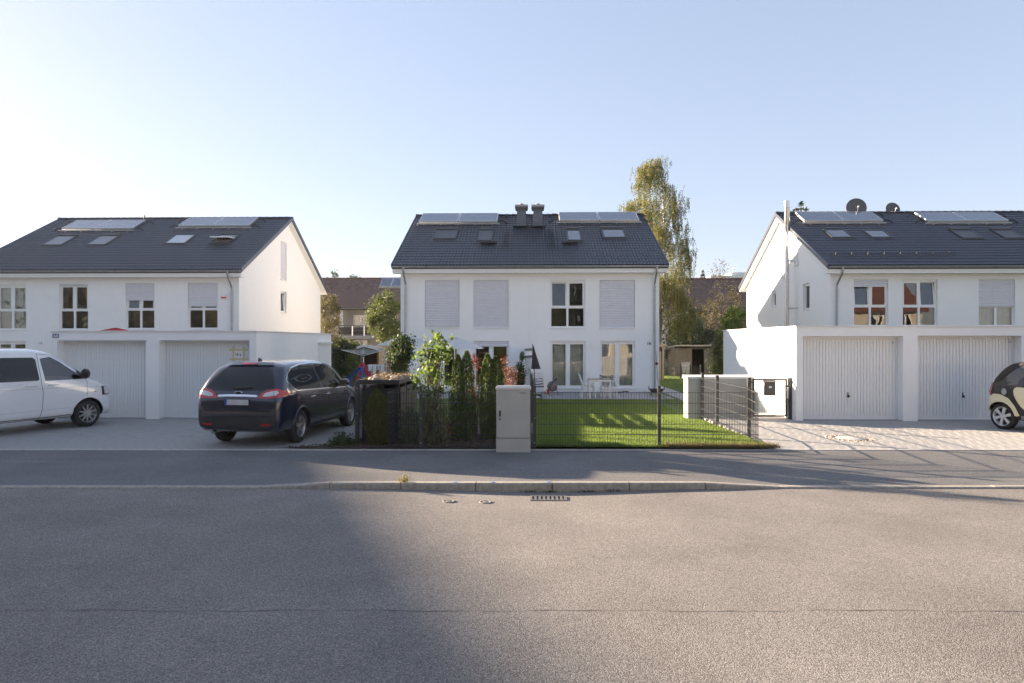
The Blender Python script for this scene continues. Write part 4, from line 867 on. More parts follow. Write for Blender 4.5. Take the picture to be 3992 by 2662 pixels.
def birch(label, rows, Y, n_str, trunk_px, leaf=.085, tr=.15, zg=-.2):
    cx, hw, z0, z1 = envelope(rows, Y); tx = [at(p, 1000, Y).x for p in trunk_px]; root = thing('birch_tree', label, 'tree', (tx[0], Y, zg), group='birches behind the middle house'); mb = MB()
    zs = np.linspace(zg, z1-.3, len(tx)); pts = [Vector((tx[i]+random.uniform(-.03, .03), Y, zs[i])) for i in range(len(tx))]; mb.tube(pts, [tr*(1-.93*i/(len(tx)-1)) for i in range(len(tx))], 10)
    LP = []; hub = []
    for k in range(int(n_str/16)):
        z = z0+(z1-z0)*random.random()**.85; w = float(hw(z)); a = random.uniform(0, 6.28); r = w*random.uniform(.2, 1)**.6; c = Vector((float(cx(z))+math.cos(a)*r, Y+math.sin(a)*r*.9, z))
        zt = max(1.5, z-.55*r-.3); i = np.interp(zt, zs, range(len(zs))); i0 = int(min(i, len(zs)-2)); s = pts[i0].lerp(pts[i0+1], i-i0); limb(mb, s, c, .03, .007, .10, 4); sg = random.uniform(.16, .34); dn = random.uniform(18, 34)
        for q in range(16):
            p = c+Vector((random.gauss(0, sg), random.gauss(0, sg), random.gauss(0, .13))); ln = random.uniform(.35, 1.7)*(1 if z > 4 else .7); sw = Vector((random.gauss(0, .14), random.gauss(0, .14), 0))
            for j in range(int(ln*dn)): t = j/(ln*dn); e = p+sw*t*ln+Vector((0, 0, -ln*t)); LP.append((e.x+random.gauss(0, .035), e.y+random.gauss(0, .035), e.z))
    mb.build('trunk', BIRCH, root); leafcloud('crown', LP, leaf, BLEAF, root, .62, hang=True); return root
birch('tall birch with drooping yellow-green leaves behind the middle house', [(636, 2526, 2576), (664, 2496, 2591), (714, 2464, 2636), (774, 2476, 2671), (854, 2491, 2671), (914, 2526, 2676), (974, 2541, 2691), (1040, 2569, 2704), (1120, 2566, 2706), (1200, 2562, 2714), (1290, 2564, 2739)], 47, 2200, (2584, 2586, 2588, 2591, 2592, 2586, 2578), tr=.17)
birch('lower birch whose leafy top shows above the middle roof ridge', [(778, 2490, 2500), (795, 2470, 2520), (810, 2400, 2535), (835, 2395, 2560), (900, 2400, 2570), (1000, 2410, 2580)], 50, 700, (2490, 2490, 2492, 2494, 2496), tr=.12)
# --- background trees
GOLD = leafmat('golden_shrub', [(.07, .075, .022), (.12, .11, .03), (.17, .135, .04), (.10, .085, .03)], .4); MIDG = leafmat('mid_green', [(.05, .075, .018), (.085, .115, .025), (.12, .15, .035), (.15, .16, .04)], .45)
DARKG = leafmat('dark_green', [(.03, .05, .016), (.05, .08, .024), (.075, .11, .03)], .38); LIME = leafmat('lime_green', [(.07, .12, .02), (.13, .20, .03), (.20, .27, .05)], .55); OLIVE = leafmat('olive_sparse', [(.06, .06, .022), (.09, .085, .03), (.13, .10, .035), (.05, .06, .02)], .4)
tree('golden_shrub', 'golden autumn shrub against the left house corner', 'shrub', [(1148, 1262, 1285), (1170, 1235, 1320), (1220, 1225, 1335), (1270, 1225, 1340), (1325, 1240, 1335), (1400, 1265, 1310)], 50, 7000, 90, .17, .11, GOLD, tr=.09, limbs=40)
tree('round_green_tree', 'dense yellow-green tree beside the middle house left corner', 'tree', [(1156, 1500, 1520), (1180, 1440, 1562), (1230, 1412, 1580), (1280, 1425, 1585), (1315, 1450, 1580), (1335, 1470, 1560)], 46, 11000, 110, .2, .12, MIDG, tr=.12, limbs=30)
tree('apple_tree', 'sparse old fruit tree with crooked branches behind the wooden shed', 'tree', [(1105, 2800, 2830), (1150, 2740, 2900), (1200, 2700, 2925), (1260, 2690, 2930), (1320, 2700, 2925), (1340, 2720, 2900)], 52, 6500, 120, .2, .10, OLIVE, tr=.16, limbs=60, trunk=at(2690, 1300, 52).x)
tree('lime_leaved_shrub', 'bright yellow-green leafy shrub glowing beside the right garage', 'shrub', [(1205, 2835, 2890), (1230, 2810, 2910), (1270, 2800, 2905), (1310, 2810, 2890)], 46, 2600, 45, .16, .13, LIME, tr=.05, limbs=18)
tree('dark_laurel', 'dark green shrub mass between birch and shed', 'shrub', [(1230, 2590, 2700), (1270, 2575, 2760), (1330, 2575, 2770), (1400, 2580, 2640)], 50, 9000, 90, .3, .12, DARKG, tr=.1, limbs=30)
tree('young_side_shrub', 'narrow green shrub against the back of the right garage', 'shrub', [(1290, 2790, 2825), (1340, 2775, 2830), (1400, 2770, 2832), (1470, 2780, 2832)], 36, 3500, 50, .14, .09, MIDG, tr=.04, limbs=20)
tree('sparse_roof_tree', 'thin leafless-looking treetop poking above the brown roof on the right', 'tree', [(1025, 2800, 2815), (1045, 2770, 2840), (1080, 2765, 2850), (1110, 2780, 2840)], 64, 260, 30, .25, .14, leafmat('greyish_leaves', [(.10, .09, .08), (.15, .13, .11)], .3), tr=.06, limbs=30)
tree('left_far_treetop', 'green treetop showing above the brown roof beside the left gable', 'tree', [(1065, 1290, 1312), (1085, 1285, 1316), (1120, 1285, 1320)], 72, 500, 16, .2, .18, DARKG, tr=.08, limbs=8)
tree('left_far_treetop', 'low treetop showing above the brown roof in front of the middle house', 'tree', [(1074, 1375, 1405), (1090, 1350, 1412), (1120, 1350, 1412)], 74, 500, 20, .18, .18, DARKG, tr=.08, limbs=8)
def spruce(label, px, pyt, pyb, w, Y, n=2600, zg=-.2):
    c = at(px, pyt, Y); root = thing('spruce_tree', label, 'tree', (c.x, Y, zg), group='far spruces'); zb = at(px, pyb, Y).z; wid = w*Y/F/2; mb = MB(); mb.tube([(c.x, Y, zg), (c.x, Y, zb), (c.x, Y, c.z)], [.16, .12, .015], 7); P = []
    z = c.z-.12
    while z > max(zb, zg+1):
        t = (c.z-z)/(c.z-zb); r = wid*t**.8; k = random.randint(5, 8)
        for j in range(k):
            a = 6.28*j/k+random.uniform(-.4, .4); e = Vector((c.x+math.cos(a)*r, Y+math.sin(a)*r, z-.12*r+random.uniform(-.1, .14))); mb.tube([(c.x, Y, z+.08), e], [.02, .006], 4)
            for s in range(int(10+30*t)): q = random.random()**.7; P.append((c.x+(e.x-c.x)*q+random.gauss(0, .06), Y+(e.y-Y)*q+random.gauss(0, .06), z+.08+(e.z-z-.08)*q+random.gauss(0, .05)))
        z -= .3+.1*random.random()
    mb.build('trunk', BARK, root); leafcloud('crown', P, .19, leafmat('spruce_needles', [(.018, .03, .016), (.035, .05, .024)], .15), root, .35); return root
spruce('dark spruce top rising behind the right house ridge', 3122, 790, 900, 210, 48); spruce('small dark spruce top above the brown roof beside the birch', 2740, 1055, 1200, 60, 72)
# --- thujas
THU = leafmat('thuja_green', [(.045, .075, .018), (.08, .125, .026), (.12, .17, .034), (.16, .19, .05)], .4); THY = leafmat('thuja_yellow', [(.045, .06, .012), (.075, .095, .02), (.12, .12, .03), (.09, .06, .025)], .3)
def thuja(label, px, pyt, pyb, w, Y, m=THU, tops=((0, 0),), n=6500, zg=.03):
    c = at(px, pyb, Y); root = thing('thuja', label, 'conifer', (c.x, Y, zg), group='thujas at the front fence'); zt = at(px, pyt, Y).z; wid = w*Y/F/2; P = []; mb = MB()
    for (dx, dz) in tops:
        X0 = c.x+dx*wid; h = zt+dz-zg; k = n//len(tops)
        z = rng.uniform(0, 1, k)**.9; prof = np.interp(z, [0, .12, .4, .7, .9, 1], [.66, .88, 1, .88, .6, .14])*wid*(1 if len(tops) == 1 else .68); a = rng.uniform(0, 6.28, k); lob = 1+.16*np.sin(a*5+z*9)+.10*np.sin(a*9-z*17)
        r = prof*lob*rng.uniform(.45, 1, k)**.5; P.append(np.stack([X0+np.cos(a)*r, Y+np.sin(a)*r, zg+.03+z*h], 1)); mb.tube([(X0, Y, 0), (X0, Y, zg+h*.95)], [.03, .004], 6)
    mb.build('trunk', BARK, root); leafcloud('crown', np.concatenate(P), .05, m, root, .38, up=1.3); return root
thuja('small yellow-green thuja standing before the dark bin box', 1471, 1526, 1745, 92, 13.0, THY, n=6000)
thuja('tall double-topped thuja behind the fence, left one of the pair', 1804, 1374, 1735, 92, 13.75, THU, ((-.42, -.08), (.34, 0)), 9500)
thuja('tall bushy thuja behind the fence beside the cable cabinet', 1916, 1386, 1735, 104, 13.75, THU, ((-.3, 0), (.32, -.05)), 9500)
thuja('slender conifer under the rounded shrub in the left garden', 1560, 1385, 1560, 70, 19.0, THU, ((-.4, -.1), (.4, 0)), 5000, -.05)
# --- young poplar-like tree with big leaves
PLEAF = leafmat('young_tree_leaves', [(.05, .085, .015), (.09, .15, .025), (.15, .22, .04), (.20, .25, .06)], .55, .35)
P, C_ = fill([(1302, 1655, 1668), (1330, 1620, 1775), (1380, 1592, 1775), (1440, 1588, 1768), (1500, 1598, 1768), (1540, 1620, 1740)], 13.55, 950, 75, .075, .85, .55)
t = thing('young_tree', 'young multi-stemmed tree with large bright sunlit leaves behind the fence', 'tree', (at(1690, 1700, 13.55).x, 13.55, .03)); mb = MB(); bx = at(1688, 1700, 13.55).x
for i in rng.choice(len(C_), 26, replace=False): c = Vector(C_[i]); limb(mb, (bx+random.uniform(-.1, .1), 13.55+random.uniform(-.07, .07), .0), c, .010, .003, .06, 5)
for p_, q_ in ((1652, 1300), (1716, 1312), (1760, 1300), (1735, 1340)): limb(mb, (bx+random.uniform(-.05, .05), 13.55, .0), at(p_, q_, 13.55), .009, .002, .03, 6); P = np.concatenate([P, np.array([at(p_, q_+k*9, 13.55) for k in range(6)])+rng.normal(size=(6, 3))*.02])
mb.build('stems', BARK, t); leafcloud('crown', P, .068, PLEAF, t, .8, hang=True)
# --- other shrubs
def shrub(name, label, px0, px1, pyt, pyb, Y, n, size, m, zg=0, clumps=40, spread=.10, up=.5, stems=14, cat='shrub', group=None):
    P, C_ = fill([(pyt, (px0*.6+px1*.4), (px0*.4+px1*.6)), (pyt+(pyb-pyt)*.35, px0, px1), (pyt+(pyb-pyt)*.7, px0, px1), (pyb, px0*.75+px1*.25, px0*.25+px1*.75)], Y, n, clumps, spread); P[:, 2] = np.maximum(P[:, 2], zg+.02)
    c = at((px0+px1)/2, pyb, Y); t = thing(name, label, cat, (c.x, Y, zg), group=group); mb = MB()
    for i in rng.choice(len(C_), min(stems, len(C_)), replace=False): limb(mb, (c.x+random.uniform(-.05, .05), Y, zg), Vector(C_[i]), .010, .003, .08, 4)
    mb.build('stems', BARK, t); leafcloud('foliage', P, size, m, t, .6, up); return t
shrub('low_shrub', 'low dark green shrub in the corner bed beside the dark car', 1270, 1395, 1690, 1742, 12.95, 1500, .04, DARKG, .03, 40, .05)
shrub('rounded_shrub', 'tall rounded dark green shrub left of the young tree', 1508, 1606, 1302, 1420, 19.2, 5000, .075, DARKG, -.1, 60, .10, stems=25)
RED = leafmat('red_leaves', [(.10, .025, .02), (.18, .05, .03), (.25, .08, .05), (.13, .05, .03)], .4); COP = leafmat('copper_leaves', [(.10, .035, .02), (.20, .08, .04), (.30, .15, .08)], .4)
shrub('copper_shrub', 'copper-brown leaved shrub behind the cable cabinet', 1962, 2016, 1425, 1520, 16.0, 900, .04, COP, 0, 40, .07)
shrub('green_garden_shrub', 'dark green shrub against the white dividing wall', 2006, 2046, 1418, 1500, 24.5, 2200, .06, DARKG, -.18, 40, .08)
shrub('red_stem_shrub', 'slender red-leaved shrub between the two tall thujas', 1832, 1872, 1384, 1640, 14.3, 420, .05, RED, .03, 22, .05, stems=16)
shrub('red_twig_shrub', 'second red-leaved shrub close to the copper shrub', 1950, 1985, 1380, 1600, 15.0, 300, .05, RED, 0, 16, .05, stems=8)
GRY = leafmat('grey_green_herb', [(.09, .12, .07), (.13, .16, .09), (.17, .19, .11)], .4)
shrub('grey_green_perennial', 'grey-green grassy perennial just behind the front fence', 1565, 1640, 1590, 1740, 13.35, 1600, .08, GRY, .03, 30, .07, 1.6)
shrub('tall_grass_clump', 'tall dry grass stems under the young tree', 1650, 1745, 1560, 1735, 13.3, 1500, .10, leafmat('straw', [(.16, .16, .08), (.22, .20, .11), (.13, .16, .06)], .4), .03, 30, .07, 2.2)
shrub('orange_flower_clump', 'orange flowering plant behind the fence', 1715, 1765, 1615, 1730, 13.5, 500, .05, leafmat('orange_flowers', [(.06, .08, .02), (.08, .09, .03), (.35, .14, .03)], .4), .03, 20, .06)
for i, (px, pw, tall) in enumerate(((1330, 40, 1545), (1352, 36, 1600), (1375, 34, 1520))):
    shrub('hedge_plant', ('leafy plant behind the driveway fence, '+('nearest the garage', 'low one in the middle', 'nearest the bin box')[i]), px-pw, px+pw, tall, 1655, 18.4+i*.35, 2200, .05, MIDG if i != 1 else GRY, -.05, 40, .09, 1.2, group='plants behind the driveway fence')
HEDG = thing('ivy_hedge', 'dark clipped hedge at the back of the left garden', 'hedge', (at(1335, 1450, 34).x, 34, -.2)); hx0, hx1 = at(1298, 1400, 34).x, at(1385, 1400, 34).x; hz = at(1330, 1347, 34).z
P = np.stack([rng.uniform(hx0, hx1, 9000), 34+rng.normal(0, .22, 9000), rng.uniform(-.2, hz, 9000)], 1); P[:, 2] += .1*np.sin(P[:, 0]*6); leafcloud('foliage', P, .10, DARKG, HEDG, .7)
hm = MB()
for i in range(6): x = hx0+(hx1-hx0)*(i+.5)/6; limb(hm, (x, 34, -.2), (x, 34, hz*.9), .03, .01)
hm.build('stems', BARK, HEDG)
shrub('clipped_ball', 'clipped round box ball on the hedge corner', 1322, 1352, 1325, 1352, 36, 900, .08, DARKG, 1.0, 30, .1); shrub('trellis_plant', 'climbing plant on a post by the playhouse', 1362, 1392, 1370, 1470, 33, 1500, .08, MIDG, -.2, 30, .12)
shrub('back_hedge_left', 'green bushes by the far balcony house', 1300, 1420, 1328, 1400, 48, 4000, .12, MIDG, -.2, 60, .2)
shrub('back_bush', 'dark bush behind the right garage corner', 2780, 2835, 1400, 1490, 40, 2200, .10, DARKG, -.2, 40, .2)
# weeds at the kerb, fallen leaves
WEED = leafmat('yellow_weed', [(.16, .16, .04), (.22, .19, .06)], .4)
p = gnd(1570, 1885, -.01); W_ = [(p.x+random.gauss(0, .05), YK(p.x)+.06+random.gauss(0, .04), .0+abs(random.gauss(0, .045))) for i in range(90)]; tag(leafcloud('kerb_weed', W_, .045, WEED, None, .3, up=1.5), 'yellowish weed growing out of the kerb joint', 'weed')
for i, px in enumerate((2062, 2150, 2290, 2400)):
    p = gnd(px, 1922, -.14); W_ = [(p.x+random.gauss(0, .07), YK(p.x)-.015+random.gauss(0, .012), dip(p.x, 9.7)+.006+abs(random.gauss(0, .012))) for k in range(60)]; tag(leafcloud('gutter_moss', W_, .025, leafmat('moss', [(.04, .05, .02), (.07, .07, .03)], .2), None, .4, up=1), 'small moss tuft in the gutter, '+('first from the left', 'left of the drain slots end', 'right of the drain', 'farthest to the right')[i], 'moss', 'moss tufts along the kerb')
p = gnd(2150, 1735, .05); W_ = []
for i in range(26):
    a = random.uniform(0, 6.28); 
    for j in range(10): q = j/10; W_.append((p.x+math.cos(a)*q*.22, 12.9+math.sin(a)*q*.12, .06+.28*q*(1.2-q)))
tag(leafcloud('grass_tuft', W_, .06, GRASS, None, .12, up=.5), 'long arching grass tuft at the foot of the fence beside the cabinet', 'grass')
def fallen(label, px, py, m, s=.05, z=.01):
    p = gnd(px, py, z); mb = MB(); n = 9; V = [(p.x+s*(1 if k % 2 else .55)*math.cos(6.28*k/n), p.y+s*(1 if k % 2 else .55)*math.sin(6.28*k/n), z+random.uniform(0, .015)) for k in range(n)]; mb.add(V+[(p.x, p.y, z+.012)], [(k, (k+1) % n, n) for k in range(n)]); one('fallen_leaf', m, label, 'leaf', mb, 'fallen leaves')
fallen('yellow-green fallen leaf on the left driveway paving', 586, 1732, mat('yellow_leaf', (.30, .27, .05), .6)); fallen('reddish fallen leaf on the pavement at the right', 3480, 1875, mat('red_leaf', (.30, .08, .05), .6), .035, -.04); fallen('brown fallen leaf at the fence foot beside the cabinet', 2296, 1752, mat('brown_leaf', (.16, .08, .05), .6), .05, .02)
fallen('brown fallen leaf in the gutter before the raised kerb', 1231, 1911, mat('brown_leaf', (.16, .08, .05), .6), .03, -.085); fallen('pale fallen leaf in the gutter right of the drain', 2283, 1907, mat('pale_leaf', (.42, .33, .20), .6), .04, -.12)

RPL = thing('roof_planting', 'dry sedum planting between the stones on the bin box roof', 'plants', (DRYP[1], 14.3, DRYP[2]))
leafcloud('sedum', DRYP[0], .045, leafmat('dry_sedum', [(.12, .09, .04), (.20, .12, .05), (.10, .10, .03), (.26, .16, .08)], .35), RPL, .5, up=.6)
MB().box((rx0+.05, 13.25, DRYP[2]+.051), (rx1-.05, 15.39, DRYP[2]+.06)).build('substrate', EARTH, RPL)
# ============================================================ houses and things behind
def far_house(name, label, x0, x1, ye, yr, ze, zr, ops, xvis):
    root = thing(name, label, 'house', ((x0+x1)/2, ye+1.6, -.2)); W_ = mat('old_cream_render', (.36, .345, .32), .9, .06, 2); yw = ye+1.6; yb = 2*yr-yw; f = Fr((x0, yw, 0), (1, 0, 0), (0, -1, 0)); w = MB()
    wallpanel(w, f, [0, x1-x0], lambda u: ze+.55, ops, -.3)
    for x in (x0, x1): w.quad((x, yw, -.3), (x, yb, -.3), (x, yb, ze+.5), (x, yr, zr-.1), (x, yw, ze+.5))
    w.quad((x0, yb, -.3), (x1, yb, -.3), (x1, yb, ze+.5), (x0, yb, ze+.5)); w.build('wall', W_, root)
    MB().box((x0+.1, yw+3, -.3), (x1-.1, yw+3.1, ze+.4)).build('interior_wall', INT, root)
    p = math.atan((zr-ze)/(yr-ye)); r = MB(); a, b = x0-.4, x1+.4
    for y0, z0, y1, z1 in ((ye, ze, yr, zr), (yr, zr, 2*yr-ye, ze)): r.hexa([(a, y0, z0-.2), (b, y0, z0-.2), (b, y1, z1-.2), (a, y1, z1-.2), (a, y0, z0-.03), (b, y0, z0-.03), (b, y1, z1-.03), (a, y1, z1-.03)])
    roof = r.build('roof', mat('dark_brown_soffit', (.06, .045, .035), .7), root); L_ = math.hypot(yr-ye, zr-ze); roof_tiles(roof, (a, ye, ze), b-a, L_-.05, p, max(8, round(L_/.34)), BTILE, xvis=xvis)
    MB().hexa([(a, yr, zr-.02), (b, yr, zr-.02), (b, 2*yr-ye, ze-.02), (a, 2*yr-ye, ze-.02), (a, yr, zr+.03), (b, yr, zr+.03), (b, 2*yr-ye, ze+.03), (a, 2*yr-ye, ze+.03)]).build('rear_roof_slope', BTILE, roof)
    ridge_tiles(roof, a, b, yr, zr+.03, BTILE); gt = gutter(root, a, b, ye-.06, ze-.03, .07); return root, roof, f, Fr((a, ye, ze), (1, 0, 0), (0, -math.sin(p), math.cos(p)), (0, math.cos(p), math.sin(p)))
ye, yr = 56.5, 61.0; ze, zr = at(1400, 1199, ye).z, at(1400, 1086, yr).z
f_ = Fr((-30, ye+1.6, 0), (1, 0, 0), (0, -1, 0)); ops = [pxop(f_, 1376, 1440, 1228, 1290), pxop(f_, 1372, 1432, 1326, 1375), pxop(f_, 1500, 1550, 1228, 1290)]
BH, BR_, bf, brf = far_house('brown_roofed_balcony_house', 'old cream house with brown tiled roof and balcony between left and middle house', -30, -2, ye, yr, ze, zr, ops, lambda l: -20 < l[0] < -8)
for o in ops: window(BH, bf, *o, kind='door', sill=False)
solar(BR_, brf, 1480, 1524, 1566, 1123, 1091)
a, b = bf.hit(1340, 1300)[0], bf.hit(1475, 1300)[0]; _, zf = bf.hit(1400, 1309); bal = MB().fbox(bf, (a, b), (zf-.18, zf), (.002, 1.55)).build('balcony_slab', mat('old_cream_render', (.5, .48, .43), .9), BH)
zt = bf.hit(1400, 1272)[1]
for i in range(5):
    z = zf+.10+(zt-zf-.2)*i/5; MB().fbox(bf, (a, b), (z, z+(zt-zf)/5-.05), (1.48, 1.51)).build('balcony_board', mat('dark_balcony_board', (.035, .03, .028), .7, .2), bal)
MB().fbox(bf, (a, b), (zt, zt+.05), (1.46, 1.53)).build('balcony_rail', DARK, bal)
for px in (1409, 1455): u = bf.hit(px, 1280)[0]*.975+.0; MB().fbox(bf, (u-.05, u+.05), (zf, zt), (1.515, 1.56)).build('balcony_post', ALU, bal)
u = bf.hit(1337, 1280)[0]+.25; MB().fbox(bf, (u-.13, u+.13), (-.3, bf.hit(1337, 1213)[1]+.1), (1.15, 1.40)).build('pillar', mat('white_pillar', (.62, .62, .60), .8, .05), BH)
aw = MB(); u0, u1 = bf.hit(1345, 1312)[0]+.3, bf.hit(1456, 1312)[0]+.3; z = bf.hit(1400, 1316)[1]; aw.hexa([bf.p(u0, z-.12, 1.9), bf.p(u1, z-.12, 1.9), bf.p(u1, z+.1, .2), bf.p(u0, z+.1, .2), bf.p(u0, z-.06, 1.9), bf.p(u1, z-.06, 1.9), bf.p(u1, z+.14, .2), bf.p(u0, z+.14, .2)]); aw.build('awning', mat('rose_awning', (.40, .33, .32), .8), BH)
BH2, BR2, bf2, brf2 = far_house('brown_roofed_house', 'brown tiled roof of the old house between middle and right house', 8, 32, ye+1, yr+1, at(2750, 1215, ye+1).z, at(2750, 1087, yr+1).z, [], lambda l: 14 < l[0] < 23)
# far white flat building with aerial
y = 95; p0, p1 = at(2770, 1085, y), at(3050, 1085, y); WH = thing('far_white_building', 'far white flat-topped building behind the brown roof on the right', 'building', ((p0.x+p1.x)/2, y, -.3))
zt = at(2900, 1073, y).z; MB().box((p0.x, y, -.3), (p1.x, y+10, zt)).build('wall', mat('far_white_cladding', (.7, .7, .68), .6), WH); q0 = at(2855, 1065, y); MB().box((q0.x, y+.5, zt), (p1.x, y+8, at(2855, 1060, y).z)).build('roof_storey', mat('far_white_cladding', (.7, .7, .68), .6), WH)
for i in range(9): x = p0.x+1+i*1.1; MB().box((x, y-.02, zt-1.7), (x+.7, y-.002, zt-.7)).build('window', ROOFGL, WH)
ap = at(2865, 1037, y); am = MB(); zb = at(2865, 1062, y).z; am.tube([(ap.x, y+1, zb), (ap.x, y+1, ap.z)], .04, 6); am.bar((ap.x-.6, y+1, ap.z), (ap.x+.6, y+1, ap.z), .05)
for k in range(6): x = ap.x-.55+k*.22; am.bar((x, y+1, ap.z-.18), (x, y+1, ap.z+.18), .03)
am.build('aerial', ALU, WH)
# ---------------------------------------------------------------- parasols
WCL = leafmat('white_parasol_cloth', [(.72, .72, .72), (.74, .74, .75)], .3, .9); RCL = leafmat('red_parasol_cloth', [(.45, .02, .03), (.48, .03, .04)], .3, .9)
def parasol(label, px, pyt, pyb, hw, Y, m, zg=-.185, sag=.05, name='garden_parasol', ribs=8):
    c = at(px, pyt, Y); zb = at(px, pyb, Y).z; r = hw*Y/F; root = thing(name, label, 'parasol', (c.x, Y, zg), group='open parasols'); n = ribs*6; V = [(c.x, Y, c.z)]; k = 7
    for j in range(1, k+1):
        for i in range(n):
            a = 6.2832*i/n; s = math.cos(a*ribs); rr = r*j/k*(1+.025*(s-1)); V.append((c.x+math.cos(a)*rr, Y+math.sin(a)*rr, c.z+(zb-c.z)*(j/k)**1.25-sag*(1-s)*.25*(j/k)))
    Q = [(0, 1+i, 1+(i+1) % n) for i in range(n)]; mb = MB().add(V, Q+[(1+j*n+i, 1+j*n+(i+1) % n, 1+(j+1)*n+(i+1) % n, 1+(j+1)*n+i) for j in range(k-1) for i in range(n)], True); mb.build('canopy', m, root)
    MB().tube([(c.x, Y, zg), (c.x, Y, c.z+.06)], .024, 10).build('pole', ALU, root); rb = MB()
    for i in range(ribs):
        a = 6.2832*i/ribs; MB().tube([(c.x, Y, c.z-.03), (c.x+math.cos(a)*r*.97, Y+math.sin(a)*r*.97, zb-.01)], .009, 5).build('rib', ALU, root)
    MB().lathe([(0, .10), (.06, .09), (.28, .03), (.28, 0)], (c.x, Y, zg), n=20).build('base', CONC, root); return root
parasol('open white parasol partly hidden by the rounded shrub', 1583, 1304, 1345, 112, 25.0, WCL); parasol('open white parasol behind the young tree', 1772, 1314, 1357, 116, 24.2, WCL)
parasol('open red parasol whose top shows over the left garage', 450, 1277, 1301, 95, 27.5, RCL, -.2)
# closed dark parasol
Y = 26.6; p0 = at(2076, 1348, Y); p1 = at(2084, 1438, Y); CP = thing('closed_parasol', 'closed dark purple-black parasol beside the white dividing wall', 'parasol', (p1.x+.05, Y, -.18)); mb = MB(); V = []; n = 20; k = 8
for j in range(k+1):
    t = j/k
    for i in range(n): a = 6.2832*i/n; r = (.025+.135*t)*(1+.18*math.cos(a*8)*t); V.append((p0.x+.02+(p1.x+.06-p0.x-.02)*t+math.cos(a)*r, Y+math.sin(a)*r, p0.z+(p1.z-p0.z)*t))
mb.add(V, [(j*n+i, j*n+(i+1) % n, (j+1)*n+(i+1) % n, (j+1)*n+i) for j in range(k) for i in range(n)], True); mb.add(V[-n:], [tuple(range(n))]); mb.build('folded_canopy', mat('dark_purple_cloth', (.035, .03, .04), .9, .15, 20), CP)
MB().tube([(p0.x, Y, p0.z+.06), (p1.x+.05, Y, -.18)], .018, 8).build('pole', DARK, CP); MB().lathe([(0, .08), (.05, .08), (.22, .03), (.22, 0)], (p1.x+.05, Y, -.183), n=18).build('base', CONC, CP)
# ---------------------------------------------------------------- terrace furniture
TZ = -.183; WM = mat('white_powder_coat', (.72, .72, .71), .45, .02)
Y = 27.0; t0, t1 = at(2297, 1480, Y-.3).x, at(2380, 1480, Y-.3).x; TB = thing('garden_table', 'white garden table with pale wooden top on the terrace', 'table', ((t0+t1)/2, Y, TZ)); th = .74+TZ
MB().box((t0, Y-.42, th-.03), (t1, Y+.5, th)).build('table_top', mat('pale_wood_top', (.42, .36, .29), .6, .12, 10), TB); m = MB()
for q in ((t0, t1, Y-.42, Y-.38), (t0, t1, Y+.46, Y+.5), (t0, t0+.04, Y-.38, Y+.46), (t1-.04, t1, Y-.38, Y+.46)): m.box((q[0], q[2], th-.10), (q[1], q[3], th-.031))
m.build('apron', WM, TB)
for x in (t0, t1-.05):
    for y_ in (Y-.42, Y+.45): MB().box((x, y_, TZ), (x+.05, y_+.05, th-.101)).build('leg', WM, TB)
JG = thing('glass_jug', 'clear glass jar standing on the white garden table', 'jar', (t1-.35, Y, th)); MB().lathe([(.0, .004), (.05, .004), (.05, .17), (.046, .17), (.046, .01)], (t1-.35, Y, th), n=16).build('glass_wall', GLASS, JG); MB().lathe([(.052, .168), (.052, .18), (.0, .18)], (t1-.35, Y, th), n=16).build('rim', PVC, JG)
def slat_chair(label, x, y, face):
    """white slatted garden chair; face = direction (+1 faces right)"""
    c = thing('garden_chair', label, 'chair', (x, y, TZ), R(0 if face > 0 else 180), 'white slatted chairs around the table'); W2 = .46
    for s in (-1, 1):
        yy = s*W2/2; MB().bar((-.20, yy, .42), (-.30, yy, .0), .03).build('leg', WM, c, True); MB().bar((.22, yy, .42), (.26, yy, .0), .03).build('leg', WM, c, True)
        MB().bar((-.20, yy, .42), (-.36, yy, .92), .028).build('back_post', WM, c, True); MB().bar((-.24, yy, .63), (.24, yy, .65), .035, .02).build('armrest', WM, c, True); MB().bar((.22, yy, .43), (.23, yy, .64), .025).build('arm_post', WM, c, True)
    for i in range(7): MB().box((-.20+i*.063, -W2/2+.02, .425), (-.15+i*.063, W2/2-.02, .44)).build('seat_slat', WM, c, True)
    for i in range(6): t = .12+i*.16; a = Vector((-.20-.16*t, 0, .42+.5*t)); MB().bar(a+Vector((0, -W2/2+.015, 0)), a+Vector((0, W2/2-.015, 0)), .012, .05).build('back_slat', WM, c, True)
    MB().bar((.2, -W2/2+.015, .405), (.2, W2/2-.015, .405), .02).build('seat_rail', WM, c, True)
tc = (t0+t1)/2
slat_chair('white slatted chair at the near left side of the garden table', t0-.02, Y-.18, 1); slat_chair('white slatted chair at the far left side of the garden table', t0+.0, Y+.52, 1)
slat_chair('white slatted chair at the near right side of the garden table', t1+.02, Y-.14, -1); slat_chair('white slatted chair at the far right side of the garden table', t1-.04, Y+.56, -1)
